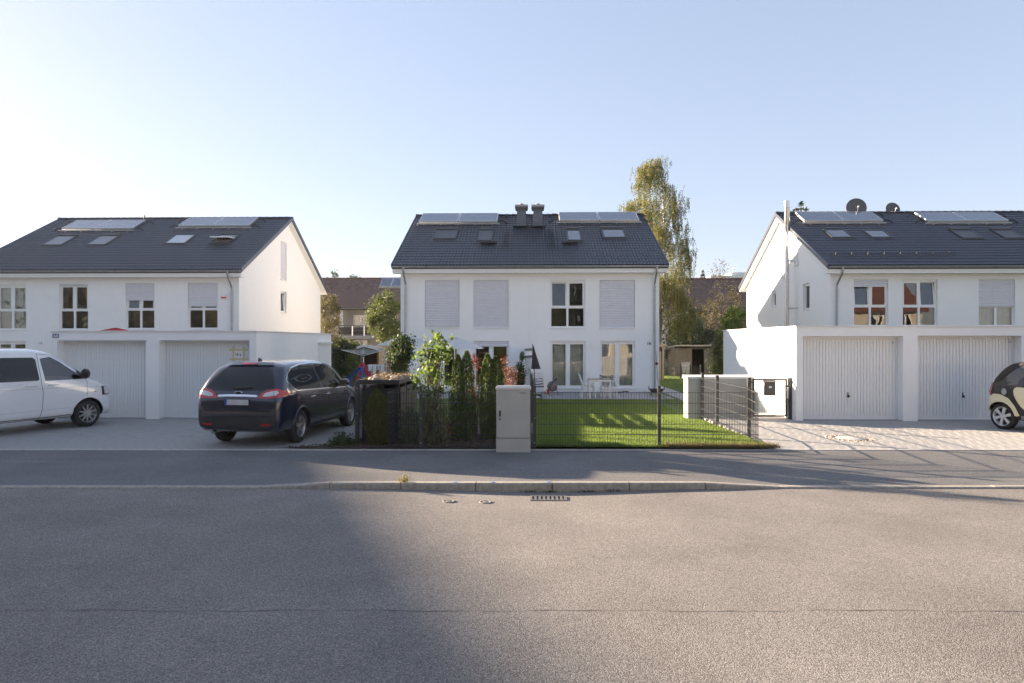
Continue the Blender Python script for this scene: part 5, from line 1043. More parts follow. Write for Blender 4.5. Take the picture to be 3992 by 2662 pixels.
# stacked aluminium chairs
Y = 26.9; sx0 = at(2105, 1500, Y).x; SEATM = mat('dark_textilene', (.04, .045, .06), .7, .1)
for i in range(4):
    z = TZ+i*.105; ox = -i*.035; c = thing('stacked_chair', ('lowest', 'second', 'third', 'topmost')[i]+' aluminium chair with dark seat in the stack by the dividing wall', 'chair', (sx0+ox, Y, z), R(0), 'stacked aluminium chairs')
    for s in (-1, 1):
        yy = s*.26; MB().tube([(.30, yy, 0), (.22, yy, .40), (.18, yy, .62), (-.25, yy, .66), (-.32, yy, .80)], .012, 7).build('side_frame', ALU, c, True); MB().tube([(-.30, yy, 0), (-.18, yy, .62)], .012, 7).build('leg', ALU, c, True)
    MB().hexa([(-.20, -.25, .40), (.24, -.25, .43), (.24, .25, .43), (-.20, .25, .40), (-.20, -.25, .415), (.24, -.25, .445), (.24, .25, .445), (-.20, .25, .415)]).build('seat', SEATM, c, True)
    MB().hexa([(-.20, -.25, .42), (-.20, .25, .42), (-.34, .25, .84), (-.34, -.25, .84), (-.185, -.25, .42), (-.185, .25, .42), (-.325, .25, .84), (-.325, -.25, .84)]).build('backrest', SEATM, c, True)
# hose reel
Y = 28.4; c = at(2153, 1503, Y); HRl = thing('hose_reel', 'garden hose reel cart with red wheels beside the terrace door', 'hose reel', (c.x, Y, TZ)); hm = MB()
for k in range(5): hm.lathe([(.16+.012*math.cos(a*.7854)+.015*(k % 2), .018*math.sin(a*.7854)) for a in range(9)], (c.x, Y-.09+k*.045, TZ+.33), axis='y', n=26)
hm.build('hose', mat('brown_red_hose', (.20, .10, .07), .6, .15), HRl)
for s in (-.13, .13): MB().lathe([(.0, -.006), (.215, -.006), (.215, .006), (.0, .006)], (c.x, Y+s, TZ+.33), axis='y', n=24).build('reel_flange', mat('grey_plastic', (.22, .2, .19), .6), HRl)
MB().tube([(c.x-.22, Y-.16, TZ+.05), (c.x-.12, Y-.16, TZ+.35), (c.x+.12, Y-.16, TZ+.62), (c.x+.20, Y-.16, TZ+.66), (c.x+.20, Y+.16, TZ+.66), (c.x+.12, Y+.16, TZ+.62), (c.x-.22, Y+.16, TZ+.05)], .014, 7).build('frame_handle', BLACK, HRl); MB().tube([(c.x+.12, Y-.16, TZ+.4), (c.x+.24, Y-.16, TZ+.0)], .014, 7).build('stand_leg', mat('red_frame', (.4, .03, .03), .5), HRl)
for s in (-.2, .2): MB().lathe([(.0, -.02), (.10, -.02), (.10, .02), (.0, .02)], (c.x-.22, Y+s, TZ+.10), axis='y', n=18).build('wheel', mat('red_plastic', (.45, .03, .03), .5), HRl)
# fire bowl, shoes, ornamental rod
Y = 27.6; c = at(2559, 1520, Y); FB = thing('fire_bowl', 'rusty iron fire bowl with two ring handles at the terrace corner', 'fire bowl', (c.x, Y, TZ)); RUST = mat('rusty_bowl', (.07, .045, .035), .8, .3, 14)
MB().lathe([(.0, .10), (.16, .12), (.26, .20), (.30, .29), (.285, .29), (.24, .205), (.15, .135), (.0, .115)], (c.x, Y, TZ), n=28).build('bowl', RUST, FB)
for k in range(3): a = 2.09*k+.5; MB().tube([(c.x+.2*math.cos(a), Y+.2*math.sin(a), TZ+.16), (c.x+.24*math.cos(a), Y+.24*math.sin(a), TZ)], .014, 6).build('foot', RUST, FB)
for s in (-1, 1):
    pts = [(c.x+s*(.32+.0), Y+.07*math.cos(a*.628), TZ+.33+.07*math.sin(a*.628)) for a in range(11)]; MB().tube(pts, .009, 6).build('ring_handle', RUST, FB)
for i, (px, py) in enumerate(((2408, 1530), (2420, 1531), (2436, 1529), (2446, 1529))):
    p = gnd(px, py, TZ); bm = bmesh.new(); bmesh.ops.create_uvsphere(bm, u_segments=12, v_segments=8, radius=.05)
    for v in bm.verts: v.co.x *= 2.3; v.co.z = max(v.co.z, -.012)*(.75 if v.co.x < 0 else .5)
    me = bpy.data.meshes.new('shoe'); bm.to_mesh(me); bm.free(); me.materials.append(mat('dark_shoe', (.05, .03, .03), .6, .2)); me.polygons.foreach_set('use_smooth', [True]*len(me.polygons))
    o = tag(link(me, 'shoe'), ('leftmost', 'second from the left', 'third from the left', 'rightmost')[i]+' of four dark shoes left on the terrace', 'shoe', 'shoes on the terrace'); o.location = (p.x, p.y+.2, TZ+.012)
Y = 29.2; c = at(2560, 1417, Y); GS = thing('garden_rod', 'thin rusty ornamental rod with dark red ball at the house corner', 'garden ornament', (c.x+.08, Y, TZ)); mb = MB(); mb.tube([(c.x+.1, Y, TZ), (c.x, Y, c.z)], .011, 6); mb.build('rod', RUST, GS)
MB().lathe([(0, -.07), (.05, -.055), (.075, 0), (.05, .055), (0, .07)], c, n=14).build('ball', mat('dark_red_glaze', (.10, .015, .015), .35), GS)
for k, (dx, dz) in enumerate(((-.04, .5), (-.02, .58), (.02, .42))): MB().tube([c, (c.x+dx, Y, c.z+dz)], .004, 5).build('wire', RUST, GS)
PB_ = at(2036, 1395, 26.9); WBk = thing('hanging_planter', 'wall basket with leafy plant on the dividing wall', 'planter', (PB_.x, 26.85, PB_.z-.3)); b = MB()
for z in (-.22, -.05): b.tube([(PB_.x-.12+.02*z, 26.85, PB_.z+z), (PB_.x+.14, 26.85, PB_.z+z)], .007, 5)
for x in (-.12, 0, .14): b.tube([(PB_.x+x, 26.85, PB_.z-.22), (PB_.x+x, 26.85, PB_.z-.05)], .006, 5)
b.tube([(PB_.x+.14, 26.85, PB_.z-.05), (PB_.x+.14, 26.85, PB_.z+.08)], .006, 5); b.build('wire_basket', BLACK, WBk); leafcloud('plant', blob((PB_.x, 26.85, PB_.z+.05), (.12, .12, .22), 500, 20, .3), .05, MIDG, WBk, .5, up=.6)
# ---------------------------------------------------------------- left back garden
Y = 36; c = at(1426, 1344, Y); PH = thing('wooden_playhouse', 'small brown wooden playhouse with white-edged gable roof', 'playhouse', (c.x, Y, -.2)); hw = 57*Y/F; zp = c.z; zs = at(1426, 1359, Y).z; bw = 48*Y/F
for s in (-1, 1):
    MB().hexa([(c.x, Y-.3, zp-.05), (c.x+s*hw, Y-.3, zs-.05), (c.x+s*hw, Y+1.6, zs-.05), (c.x, Y+1.6, zp-.05), (c.x, Y-.3, zp), (c.x+s*hw, Y-.3, zs), (c.x+s*hw, Y+1.6, zs), (c.x, Y+1.6, zp)]).build('roof', mat('grey_roof_felt', (.17, .165, .16), .9, .1), PH)
    MB().hexa([(c.x, Y-.34, zp-.1), (c.x+s*hw, Y-.34, zs-.1), (c.x+s*hw, Y-.305, zs-.1), (c.x, Y-.305, zp-.1), (c.x, Y-.34, zp+.02), (c.x+s*hw, Y-.34, zs+.02), (c.x+s*hw, Y-.305, zs+.02), (c.x, Y-.305, zp+.02)]).build('verge_board', TRIM, PH)
    MB().box((c.x+s*bw-.05, Y-.02, -.2), (c.x+s*bw+.05, Y+.08, zs-.02)).build('corner_post', mat('orange_wood', (.32, .17, .07), .7, .15), PH)
    MB().box((c.x+s*bw-.02, Y+.09, -.2), (c.x+s*bw+.02, Y+1.5, zs-.05)).build('side_wall', WOOD, PH)
for i in range(5): MB().box((c.x-bw+.06, Y, -.15+i*.19), (c.x+bw-.06, Y+.03, .01+i*.19)).build('parapet_board', WOOD, PH)
MB().box((c.x-bw+.06, Y+1.45, -.2), (c.x+bw-.06, Y+1.5, zs-.05)).build('back_wall', BROWNW, PH); MB().add([(c.x-bw, Y-.28, zs-.04), (c.x+bw, Y-.28, zs-.04), (c.x, Y-.28, zp-.06)], [(0, 1, 2)]).build('gable_board', WOOD, PH)
MB().box((c.x-.6, Y+1.0, .75), (c.x+.7, Y+1.4, .80)).build('shelf', BROWNW, PH)
Y = 29.5; c = at(1417, 1360, Y); RD = thing('rotary_dryer', 'rotary clothes dryer with four white arms in the left garden', 'clothes dryer', (c.x, Y, -.2)); MB().tube([(c.x, Y, -.2), (c.x, Y, c.z+.02)], .022, 8).build('mast', ALU, RD); hz_ = at(1417, 1386, Y).z; tz = at(1417, 1363, Y).z; ends = []
HUB = mat('teal_plastic', (.05, .28, .25), .5); MB().lathe([(.02, -.07), (.045, -.05), (.045, .05), (.02, .07)], (c.x, Y, hz_), n=12).build('hub', HUB, RD); MB().lathe([(.02, -.05), (.04, -.03), (.04, .05), (.02, .06)], (c.x, Y, c.z-.05), n=12).build('top_hub', HUB, RD)
for k in range(4):
    a = R(12+90*k); e = Vector((c.x+math.cos(a)*.98, Y+math.sin(a)*.98, tz)); ends.append(e); MB().tube([(c.x, Y, hz_), e], .013, 6).build('arm', WM, RD); MB().tube([(c.x, Y, c.z-.02), Vector((c.x, Y, hz_)).lerp(e, .45)], .011, 6).build('strut', HUB, RD)
ln = MB()
for f_k in (.35, .5, .65, .8, .97):
    for k in range(4): A = Vector((c.x, Y, hz_)).lerp(ends[k], f_k); B_ = Vector((c.x, Y, hz_)).lerp(ends[(k+1) % 4], f_k); ln.tube([A, (A+B_)/2-Vector((0, 0, .02)), B_], .0035, 4)
ln.build('clothes_line', PVC, RD, kind='stuff')
SLp = mat('red_slide_plastic', (.42, .03, .06), .4); Y = 28; a, b = at(1408, 1420, Y), at(1440, 1470, Y); SD = thing('red_slide', 'red plastic children slide in the left garden', 'slide', (b.x, Y, -.2)); d = b-a; 
V = []
for p in (a, a.lerp(b, .5)+Vector((-.02, 0, -.04)), b, b+Vector((.25, 0, -.12))):
    for u, z in ((-.22, .10), (-.18, .0), (.18, 0), (.22, .10)): V.append((p.x+z*.6, p.y+u, p.z+z))
MB().add(V, [(j*4+i, j*4+i+1, (j+1)*4+i+1, (j+1)*4+i) for j in range(3) for i in range(3)]).build('chute', SLp, SD)
for s in (-.2, .2): MB().bar((a.x, Y+s, a.z), (a.x-.25, Y+s, -.2), .05).build('ladder_post', SLp, SD)
for i in range(3): q = (i+.6)/3.3; MB().bar((a.x-.25*q, Y-.2, a.z-(a.z+.2)*q), (a.x-.25*q, Y+.2, a.z-(a.z+.2)*q), .035).build('rung', SLp, SD)
BLP = mat('blue_slide_plastic', (.02, .09, .42), .4); Y = 26.5; a, b = at(1411, 1440, Y), at(1360, 1472, Y); BS = thing('blue_slide', 'small wavy blue plastic slide in the left garden', 'slide', (b.x, Y, -.2)); V = []
for j in range(7):
    t = j/6; p = a.lerp(b, t)+Vector((0, 0, .05*math.sin(t*6.28*1.0)))
    for u, z in ((-.2, .09), (-.16, 0), (.16, 0), (.2, .09)): V.append((p.x, p.y+u, p.z+z))
MB().add(V, [(j*4+i, j*4+i+1, (j+1)*4+i+1, (j+1)*4+i) for j in range(6) for i in range(3)], True).build('chute', BLP, BS)
for s in (-.15, .15): MB().bar((a.x, Y+s, a.z), (a.x+.15, Y+s, -.2), .05).build('support', BLP, BS); MB().bar((b.x+.05, Y+s, b.z), (b.x+.05, Y+s, -.2), .04).build('support', BLP, BS)
Y = 27.5; a, b = at(1438, 1424, Y), at(1500, 1424, Y); LR = thing('laundry_rack', 'folding laundry rack in the left garden', 'laundry rack', ((a.x+b.x)/2, Y, -.2)); m = MB()
for s in (-.25, .25): m.tube([(a.x, Y+s, a.z), (b.x, Y+s, b.z)], .009, 5); m.tube([(a.x+.1, Y+s, a.z), (a.x+.25, Y-s, -.2)], .009, 5); m.tube([(b.x-.1, Y+s, a.z), (b.x-.25, Y-s, -.2)], .009, 5)
for k in range(7): y_ = Y-.25+k*.083; m.tube([(a.x, y_, a.z+.012), (b.x, y_, b.z+.012)], .004, 4)
m.build('rack_frame', WM, LR); cl = [(.50, .56, .62), (.60, .56, .50), (.35, .40, .45), (.58, .57, .55)]
for k in range(4):
    x = a.x+.02+k*.165; V = []; w = .145; h = (.24, .36, .2, .3)[k]
    for i in range(6):
        for yy, zz in ((-.11-.01*math.sin(i*2), -h), (-.03, .02), (.03, .02), (.10, -h*.7)): V.append((x+w*i/5, Y+yy-.08+k*.02, a.z+.018+zz))
    c_ = MB().add(V, [(i*4+j, (i+1)*4+j, (i+1)*4+j+1, i*4+j+1) for i in range(5) for j in range(3)], True); one('hanging_cloth', mat('laundry_%d' % k, cl[k], .9, .1), ('pale blue', 'beige', 'grey', 'white')[k]+' cloth drying on the laundry rack', 'cloth', c_, 'washing on the laundry rack')
# ---------------------------------------------------------------- sheds on the right
Y = 44; x0, x1 = at(2632, 1400, Y).x, at(2778, 1400, Y).x; zt = at(2700, 1347, Y).z; SH = thing('wooden_shed', 'grey wooden garden shed with open door behind the middle house', 'shed', ((x0+x1)/2, Y+1, -.2)); n = 22; dx0, dx1 = at(2702, 1400, Y).x, at(2743, 1400, Y).x; zd = at(2720, 1358, Y).z
for i in range(n):
    a, b = x0+(x1-x0)*i/n, x0+(x1-x0)*(i+1)/n-.012
    if b > dx0 and a < dx1: continue
    MB().box((a, Y+random.uniform(-.004, .004), -.2), (b, Y+.03, zd)).build('plank', WOOD, SH)
MB().box((x0, Y+.031, zd-.04), (x1, Y+.07, zd+.04)).build('door_lintel', WOOD, SH)
for i in range(9): a = Y+.08+i*.26; MB().box((x0, a, -.2), (x0+.03, a+.245, zt-.1-i*.02)).build('side_plank', WOOD, SH)
MB().box((x1-.03, Y+.08, -.2), (x1, Y+2.3, zt-.2)).build('side_wall', WOOD, SH); MB().box((x0, Y+2.31, -.2), (x1, Y+2.34, zt-.2)).build('back_wall', BROWNW, SH)
qrx = 0; MB().hexa([(x0-.9, Y+1.6, zt-.32), (x1+.05, Y-.35, zt-.04), (x1+.05, Y+2.5, zt-.28), (x0-.9, Y+2.5, zt-.36), (x0-.9, Y+1.6, zt-.26), (x1+.05, Y-.35, zt+.02), (x1+.05, Y+2.5, zt-.22), (x0-.9, Y+2.5, zt-.30)]).build('roof_wing', mat('grey_roof_felt', (.17, .165, .16), .9), SH)
MB().hexa([(x0-.03, Y-.38, zt-.04), (x1+.08, Y-.38, zt-.04), (x1+.08, Y+2.4, zt-.2), (x0-.03, Y+2.4, zt-.2), (x0-.03, Y-.38, zt+.05), (x1+.08, Y-.38, zt+.05), (x1+.08, Y+2.4, zt-.1), (x0-.03, Y+2.4, zt-.1)]).build('roof', mat('pale_roof_edge', (.34, .31, .26), .8, .1), SH)
sdoor = MB(); 
for i in range(5): a = dx1+.02+i*.125; MB().box((a, Y-.06, -.15), (a+.115, Y-.03, zd-.03)).build('door_plank', WOOD, SH)
for i, (dz, dx) in enumerate(((1.35, .2), (.95, .12), (.95, .36))): MB().tube([(dx1+dx, Y-.065, dz-.2), (dx1+dx+.04, Y-.065, dz+.1), (dx1+dx+.1, Y-.065, dz-.05)], .02, 5).build('hanging_tool', ALU, SH)
MB().box((dx0+.05, Y+1.6, -.2), (dx1-.05, Y+1.9, .7)).build('inner_shelf', BROWNW, SH)
a, b = at(2664, 1440, 43.5).x, at(2695, 1440, 43.5).x; SLD = thing('leaning_pallet', 'pale slatted sledge leaning on the wooden shed', 'sledge', ((a+b)/2, 43.7, -.2))
for i in range(8): x = a+(b-a)*i/7; MB().bar((x, 43.6, -.2), (x, 43.93, .72), .03, .015).build('slat', WM, SLD)
for z, y in ((.0, 43.65), (.66, 43.88)): MB().bar((a-.02, y, z), (b+.02, y, z), .03).build('crossbar', WOOD, SLD)
BFz = thing('back_wire_fence', 'low wire mesh fence in front of the wooden shed', 'fence', (11, 41, -.2)); pts = [at(p, 1430, 41).x for p in (2600, 2653, 2690, 2732, 2780, 2835)]
for x in pts[1:]: MB().box((x-.04, 40.97, -.2), (x+.04, 41.03, .65)).build('post', DARK, BFz)
for a, b in zip(pts, pts[1:]): mesh_panel(BFz, (a, 40.96, 0), (b, 40.96, 0), -.15, .55)
Y = 39; x0, x1 = at(2545, 1400, Y).x, at(2588, 1400, Y).x; zt = at(2580, 1346, Y).z; RS = thing('red_shed', 'edge of a red and cream garden shed behind the house corner', 'shed', (x1-.4, Y+.5, -.2)); CRM = mat('cream_paint', (.58, .46, .28), .7, .05)
MB().box((x0, Y, -.2), (x1-.05, Y+1.2, zt-.1)).build('shed_body', mat('falu_red', (.20, .03, .025), .8, .1), RS); MB().box((x1-.10, Y-.04, -.2), (x1, Y-.003, zt-.05)).build('corner_board', CRM, RS); MB().box((x1-.25, Y-.03, -.2), (x1-.16, Y-.003, zt-.35)).build('door_frame', CRM, RS); MB().box((x0, Y-.15, zt-.05), (x1+.17, Y+1.3, zt+.05)).build('roof_edge', CRM, RS)
# ============================================================ vehicles
def pchip(x, y, q):
    x, y, q = np.asarray(x, float), np.asarray(y, float), np.asarray(q, float); h = np.diff(x); d = np.diff(y)/h; m = np.zeros_like(y)
    for i in range(1, len(x)-1):
        if d[i-1]*d[i] > 0: w1, w2 = 2*h[i]+h[i-1], h[i]+2*h[i-1]; m[i] = (w1+w2)/(w1/d[i-1]+w2/d[i])
    m[0], m[-1] = d[0], d[-1]; i = np.clip(np.searchsorted(x, q)-1, 0, len(x)-2); t = (q-x[i])/h[i]
    return (1+2*t)*(1-t)**2*y[i]+t*(1-t)**2*h[i]*m[i]+t*t*(3-2*t)*y[i+1]+t*t*(t-1)*h[i]*m[i+1]
def loft(stations, nx=90, nv=44):
    X0 = [s[0] for s in stations]; K = len(stations[0][1]); sec = []
    for _, pts in stations:
        p = np.array(pts, float); t = np.linspace(0, 1, K); q = np.linspace(0, 1, nv); sec.append(np.stack([pchip(t, p[:, 0], q), pchip(t, p[:, 1], q)], 1))
    sec = np.array(sec); ends = np.concatenate([np.linspace(0, 1, nx)]); xs = np.interp(ends, np.linspace(0, 1, len(X0)), X0)
    xs = np.unique(np.concatenate([xs, X0])); G = np.zeros((len(xs), nv, 3)); G[:, :, 0] = xs[:, None]
    for j in range(nv):
        for k in (0, 1): G[:, j, k+1] = pchip(X0, sec[:, j, k], xs)
    full = np.concatenate([G, G[:, -2:0:-1]*np.array([1, -1, 1])], 1); n, w = full.shape[:2]; V = [tuple(v) for v in full.reshape(-1, 3)]; Q = [(i*w+j, i*w+(j+1) % w, (i+1)*w+(j+1) % w, (i+1)*w+j) for i in range(n-1) for j in range(w)]
    Q += [tuple(range(w)), tuple(reversed(range((n-1)*w, n*w)))]; return V, Q
class Car:
    def __init__(s, name, label, stations, loc, heading, paint, axles, half, wr, arch, scale=1.0):
        s.root = thing(name, label, 'van' if 'van' in name else 'car', loc, heading); s.root.scale = (scale,)*3; V, Q = loft(stations); me = bpy.data.meshes.new('body'); me.from_pydata(V, [], Q); me.validate(); s.half = half; s.wr = wr
        bm = bmesh.new(); bm.from_mesh(me); bmesh.ops.remove_doubles(bm, verts=bm.verts, dist=1e-4); bmesh.ops.recalc_face_normals(bm, faces=bm.faces); bm.to_mesh(me); bm.free()
        s.bvh = BVHTree.FromPolygons([v.co.copy() for v in me.vertices], [tuple(p.vertices) for p in me.polygons]); o = bpy.data.objects.new('body', me); COL.objects.link(o); s.cut = []
        for ax in axles:
            for sd_ in (-1, 1):
                c = MB(); r = arch; k = 28; P = [(ax+r*math.cos(6.2832*i/k), wr+r*math.sin(6.2832*i/k)) for i in range(k)]; c.prism(P, lambda p, t: (p[0], sd_*(half+.2 if t else half-.26), p[1])); s.cut.append(c)
        s.o = o; s.me = me; s.paint = paint
    def finish(s, extra=()):
        tmp = []
        for c in s.cut+list(extra):
            cme = bpy.data.meshes.new('cut'); cme.from_pydata(c.v, [], c.f); bm = bmesh.new(); bm.from_mesh(cme); bmesh.ops.recalc_face_normals(bm, faces=bm.faces); bm.to_mesh(cme); bm.free(); cme.materials.append(MATS['black_plastic']); co = bpy.data.objects.new('cut', cme); COL.objects.link(co); tmp.append(co)
            b = s.o.modifiers.new('b', 'BOOLEAN'); b.object = co; b.operation = 'DIFFERENCE'; b.solver = 'EXACT'; b.material_mode = 'TRANSFER'
        s.me.materials.append(s.paint); bpy.context.view_layer.update(); me2 = bpy.data.meshes.new_from_object(s.o.evaluated_get(bpy.context.evaluated_depsgraph_get())); s.o.modifiers.clear(); s.o.data = me2; me2.name = 'body'
        me2.polygons.foreach_set('use_smooth', [True]*len(me2.polygons)); me2.set_sharp_from_angle(angle=R(32))
        for c in tmp: bpy.data.objects.remove(c)
        s.o.parent = s.root; return s.o
    def proj(s, a, b, axis, off):
        if axis in 'RL':
            sg = -1 if axis == 'R' else 1; h = s.bvh.ray_cast(Vector((a, sg*4, b)), Vector((0, -sg, 0)))
        elif axis == 'B': h = s.bvh.ray_cast(Vector((-4, a, b)), Vector((1, 0, 0)))
        elif axis == 'F': h = s.bvh.ray_cast(Vector((9, a, b)), Vector((-1, 0, 0)))
        else: h = s.bvh.ray_cast(Vector((a, b, 6)), Vector((0, 0, -1)))
        if h[0] is None: return None
        return h[0]+h[1]*off
    def patch(s, name, poly, axis, m, off=.004, res=.05, parent=None, dense=.04):
        """a thin skin on the body, outlined in side, rear, front or top view"""
        P = []; n = len(poly)
        for i in range(n):
            a, b = Vector(poly[i]), Vector(poly[(i+1) % n]); k = max(1, int((b-a).length/dense)); P += [a.lerp(b, j/k) for j in range(k)]
        nb = len(P); xs = [p.x for p in P]; ys = [p.y for p in P]; x = min(xs)+res
        def ins(q):
            c = False
            for i in range(nb):
                a, b = P[i], P[i-1]
                if (a.y > q[1]) != (b.y > q[1]) and q[0] < (b.x-a.x)*(q[1]-a.y)/(b.y-a.y)+a.x: c = not c
            return c
        while x < max(xs):
            y = min(ys)+res
            while y < max(ys):
                if ins((x, y)): P.append(Vector((x, y)))
                y += res
            x += res
        r = geometry.delaunay_2d_cdt(P, [(i, (i+1) % nb) for i in range(nb)], [], 1, 1e-5); v2, fs = r[0], r[2]; V = []; bad = set()
        for i, q in enumerate(v2):
            h = s.proj(q.x, q.y, axis, off)
            if h is None: bad.add(i); h = Vector((0, 0, 0))
            V.append(h)
        mb = MB().add(V, [f for f in fs if not bad & set(f)], True); return mb.build(name, m, parent or s.root, True)
    def strip(s, name, line, axis, m, w=.006, off=.0035, parent=None):
        P = []
        for a, b in zip(line, line[1:]):
            a, b = Vector(a), Vector(b); k = max(1, int((b-a).length/.04)); P += [a.lerp(b, j/k) for j in range(k)]
        P.append(Vector(line[-1])); V = []
        for i, p in enumerate(P):
            d = (P[min(i+1, len(P)-1)]-P[max(i-1, 0)]).normalized(); nn = Vector((-d.y, d.x))*w/2; A, B = s.proj(p.x+nn.x, p.y+nn.y, axis, off), s.proj(p.x-nn.x, p.y-nn.y, axis, off)
            if A is None or B is None: continue
            V += [A, B]
        return MB().add(V, [(2*i, 2*i+1, 2*i+3, 2*i+2) for i in range(len(V)//2-1)], True).build(name, m, parent or s.root, True)
    def wheel(s, x, side, spokes, rim_m, width=.22, rr=.68, style='bar'):
        r = s.wr; y0 = side*(s.half-.02); inn = side*(s.half-.02-width); t = MB(); lo, hi = min(y0, inn), max(y0, inn)
        prof = [(r*rr, lo+.01), (r*.80, lo), (r*.94, lo+.015), (r, lo+.045), (r, hi-.045), (r*.94, hi-.015), (r*.80, hi), (r*rr, hi-.01), (r*rr, lo+.01)]; t.lathe(prof, (x, 0, r), 'y', 40); w_ = t.build('wheel', RUBBER, s.root, True, sharp=50); f = MB(); of = y0-side*.015; q = lambda rad, ang, d: (x+rad*math.cos(ang), of-side*d, r+rad*math.sin(ang))
        f.lathe([(r*rr*1.01, 0), (r*rr*.99, -side*.0), (r*rr*.92, -side*.02), (r*rr*.90, -side*.10)], (x, of, r), 'y', 36)
        for k in range(spokes):
            a = 6.2832*k/spokes+.3; w0, w1 = (.035, .028) if style == 'bar' else (.05, .075); R1 = r*rr*.95
            da0, da1 = w0/.05*.5 if style != 'bar' else .5, w1/R1/1.0
            P = [q(.05, a-da0, .012), q(R1, a-da1/2*(1.0), .012), q(R1, a+da1/2, .012), q(.05, a+da0, .012)]; P2 = [(p[0], p[1]-side*.03, p[2]) for p in P]; f.hexa(P+P2)
        f.lathe([(0, side*.0), (.055, side*.0), (.065, -side*.015), (.065, -side*.04)], (x, of, r), 'y', 20); f.build('rim', rim_m, w_, True, sharp=40)
        MB().lathe([(0, 0), (r*rr*.9, 0)], (x, of-side*.09, r), 'y', 28).build('brake_disc', mat('dark_steel', (.06, .06, .06), .5, .1, metal=.6), w_, True)
        return w_
CGL = mat('car_glass_dark', (.010, .012, .015), .02, 0, spec=.45); SEAM = mat('door_gap', (.012, .012, .012), .8); CHR = mat('chrome', (.75, .75, .76), .12, .02, metal=1); RLENS = mat('red_lamp_lens', (.45, .012, .015), .12, .1, 30, coat=1); CLENS = mat('clear_lamp_lens', (.55, .56, .58), .12, .1, 40, coat=1)
SILV = mat('silver_wheel', (.45, .45, .46), .35, .04, metal=.8)
# ---------------------------------------------------------------- dark family car
NAVY = mat('dark_navy_metallic', (.009, .014, .036), .25, .05, 40, coat=1, metal=.1)
st = [(0.0, [(0, .44), (.40, .44), (.60, .46), (.67, .52), (.68, .60), (.66, .68), (.58, .72), (.3, .735), (0, .74)]),
      (.03, [(0, .36), (.58, .36), (.77, .42), (.82, .55), (.82, .70), (.80, .86), (.70, .92), (.35, .935), (0, .94)]),
      (.10, [(0, .33), (.68, .33), (.85, .42), (.885, .58), (.885, .84), (.855, 1.0), (.74, 1.085), (.38, 1.11), (0, 1.115)]),
      (.20, [(0, .30), (.73, .30), (.89, .42), (.92, .60), (.915, .90), (.875, 1.10), (.75, 1.22), (.40, 1.26), (0, 1.27)]),
      (.36, [(0, .28), (.75, .28), (.91, .42), (.935, .62), (.93, .94), (.855, 1.23), (.73, 1.39), (.41, 1.44), (0, 1.45)]),
      (.56, [(0, .27), (.77, .27), (.92, .42), (.94, .64), (.93, .97), (.825, 1.31), (.70, 1.53), (.40, 1.59), (0, 1.605)]),
      (.74, [(0, .26), (.77, .26), (.925, .41), (.94, .64), (.93, .985), (.805, 1.345), (.675, 1.575), (.38, 1.635), (0, 1.65)]),
      (1.4, [(0, .25), (.78, .25), (.925, .40), (.94, .64), (.925, 1.0), (.79, 1.35), (.655, 1.60), (.36, 1.66), (0, 1.675)]),
      (2.3, [(0, .25), (.78, .25), (.925, .40), (.94, .64), (.92, .985), (.79, 1.34), (.65, 1.595), (.36, 1.655), (0, 1.67)]),
      (2.95, [(0, .25), (.78, .25), (.92, .40), (.935, .63), (.915, .96), (.79, 1.29), (.65, 1.53), (.36, 1.60), (0, 1.615)]),
      (3.35, [(0, .25), (.78, .25), (.92, .40), (.93, .62), (.91, .93), (.80, 1.18), (.66, 1.36), (.36, 1.43), (0, 1.45)]),
      (3.8, [(0, .25), (.77, .25), (.91, .40), (.92, .60), (.90, .85), (.80, 1.0), (.66, 1.10), (.36, 1.16), (0, 1.18)]),
      (4.2, [(0, .25), (.75, .25), (.88, .38), (.90, .56), (.87, .78), (.77, .92), (.63, 1.0), (.34, 1.05), (0, 1.06)]),
      (4.55, [(0, .26), (.66, .26), (.80, .36), (.82, .50), (.79, .66), (.70, .78), (.57, .85), (.31, .88), (0, .89)]),
      (4.74, [(0, .32), (.45, .32), (.55, .38), (.56, .48), (.54, .56), (.47, .62), (.38, .66), (.2, .68), (0, .68)])]
p = gnd(1164, 1724); hd = R(90-6.5); f_ = Vector((math.cos(hd), math.sin(hd), 0)); l_ = Vector((-f_.y, f_.x, 0)); SC = .965; org = p-f_*.97*SC+l_*(.84*SC); org.z = 0
CAR = Car('dark_family_car', 'dark navy family car seen from behind on the left driveway', st, org, hd, NAVY, (.97, 3.82), .93, .335, .395, SC); CAR.finish(); r_ = CAR.root; r_.scale = (SC*.985, SC, SC*1.04)
tg = CAR.patch('rear_window', [(-.72, 1.16), (-.66, 1.30), (-.56, 1.46), (-.45, 1.545), (.45, 1.545), (.56, 1.46), (.66, 1.30), (.72, 1.16), (.5, 1.115), (0, 1.10), (-.5, 1.115)], 'B', CGL, .005)
CAR.patch('spoiler', [(-.52, 1.565), (-.47, 1.61), (.47, 1.61), (.52, 1.565)], 'B', NAVY, .03); CAR.patch('brake_light', [(-.17, 1.572), (-.17, 1.60), (.17, 1.60), (.17, 1.572)], 'B', RLENS, .036)
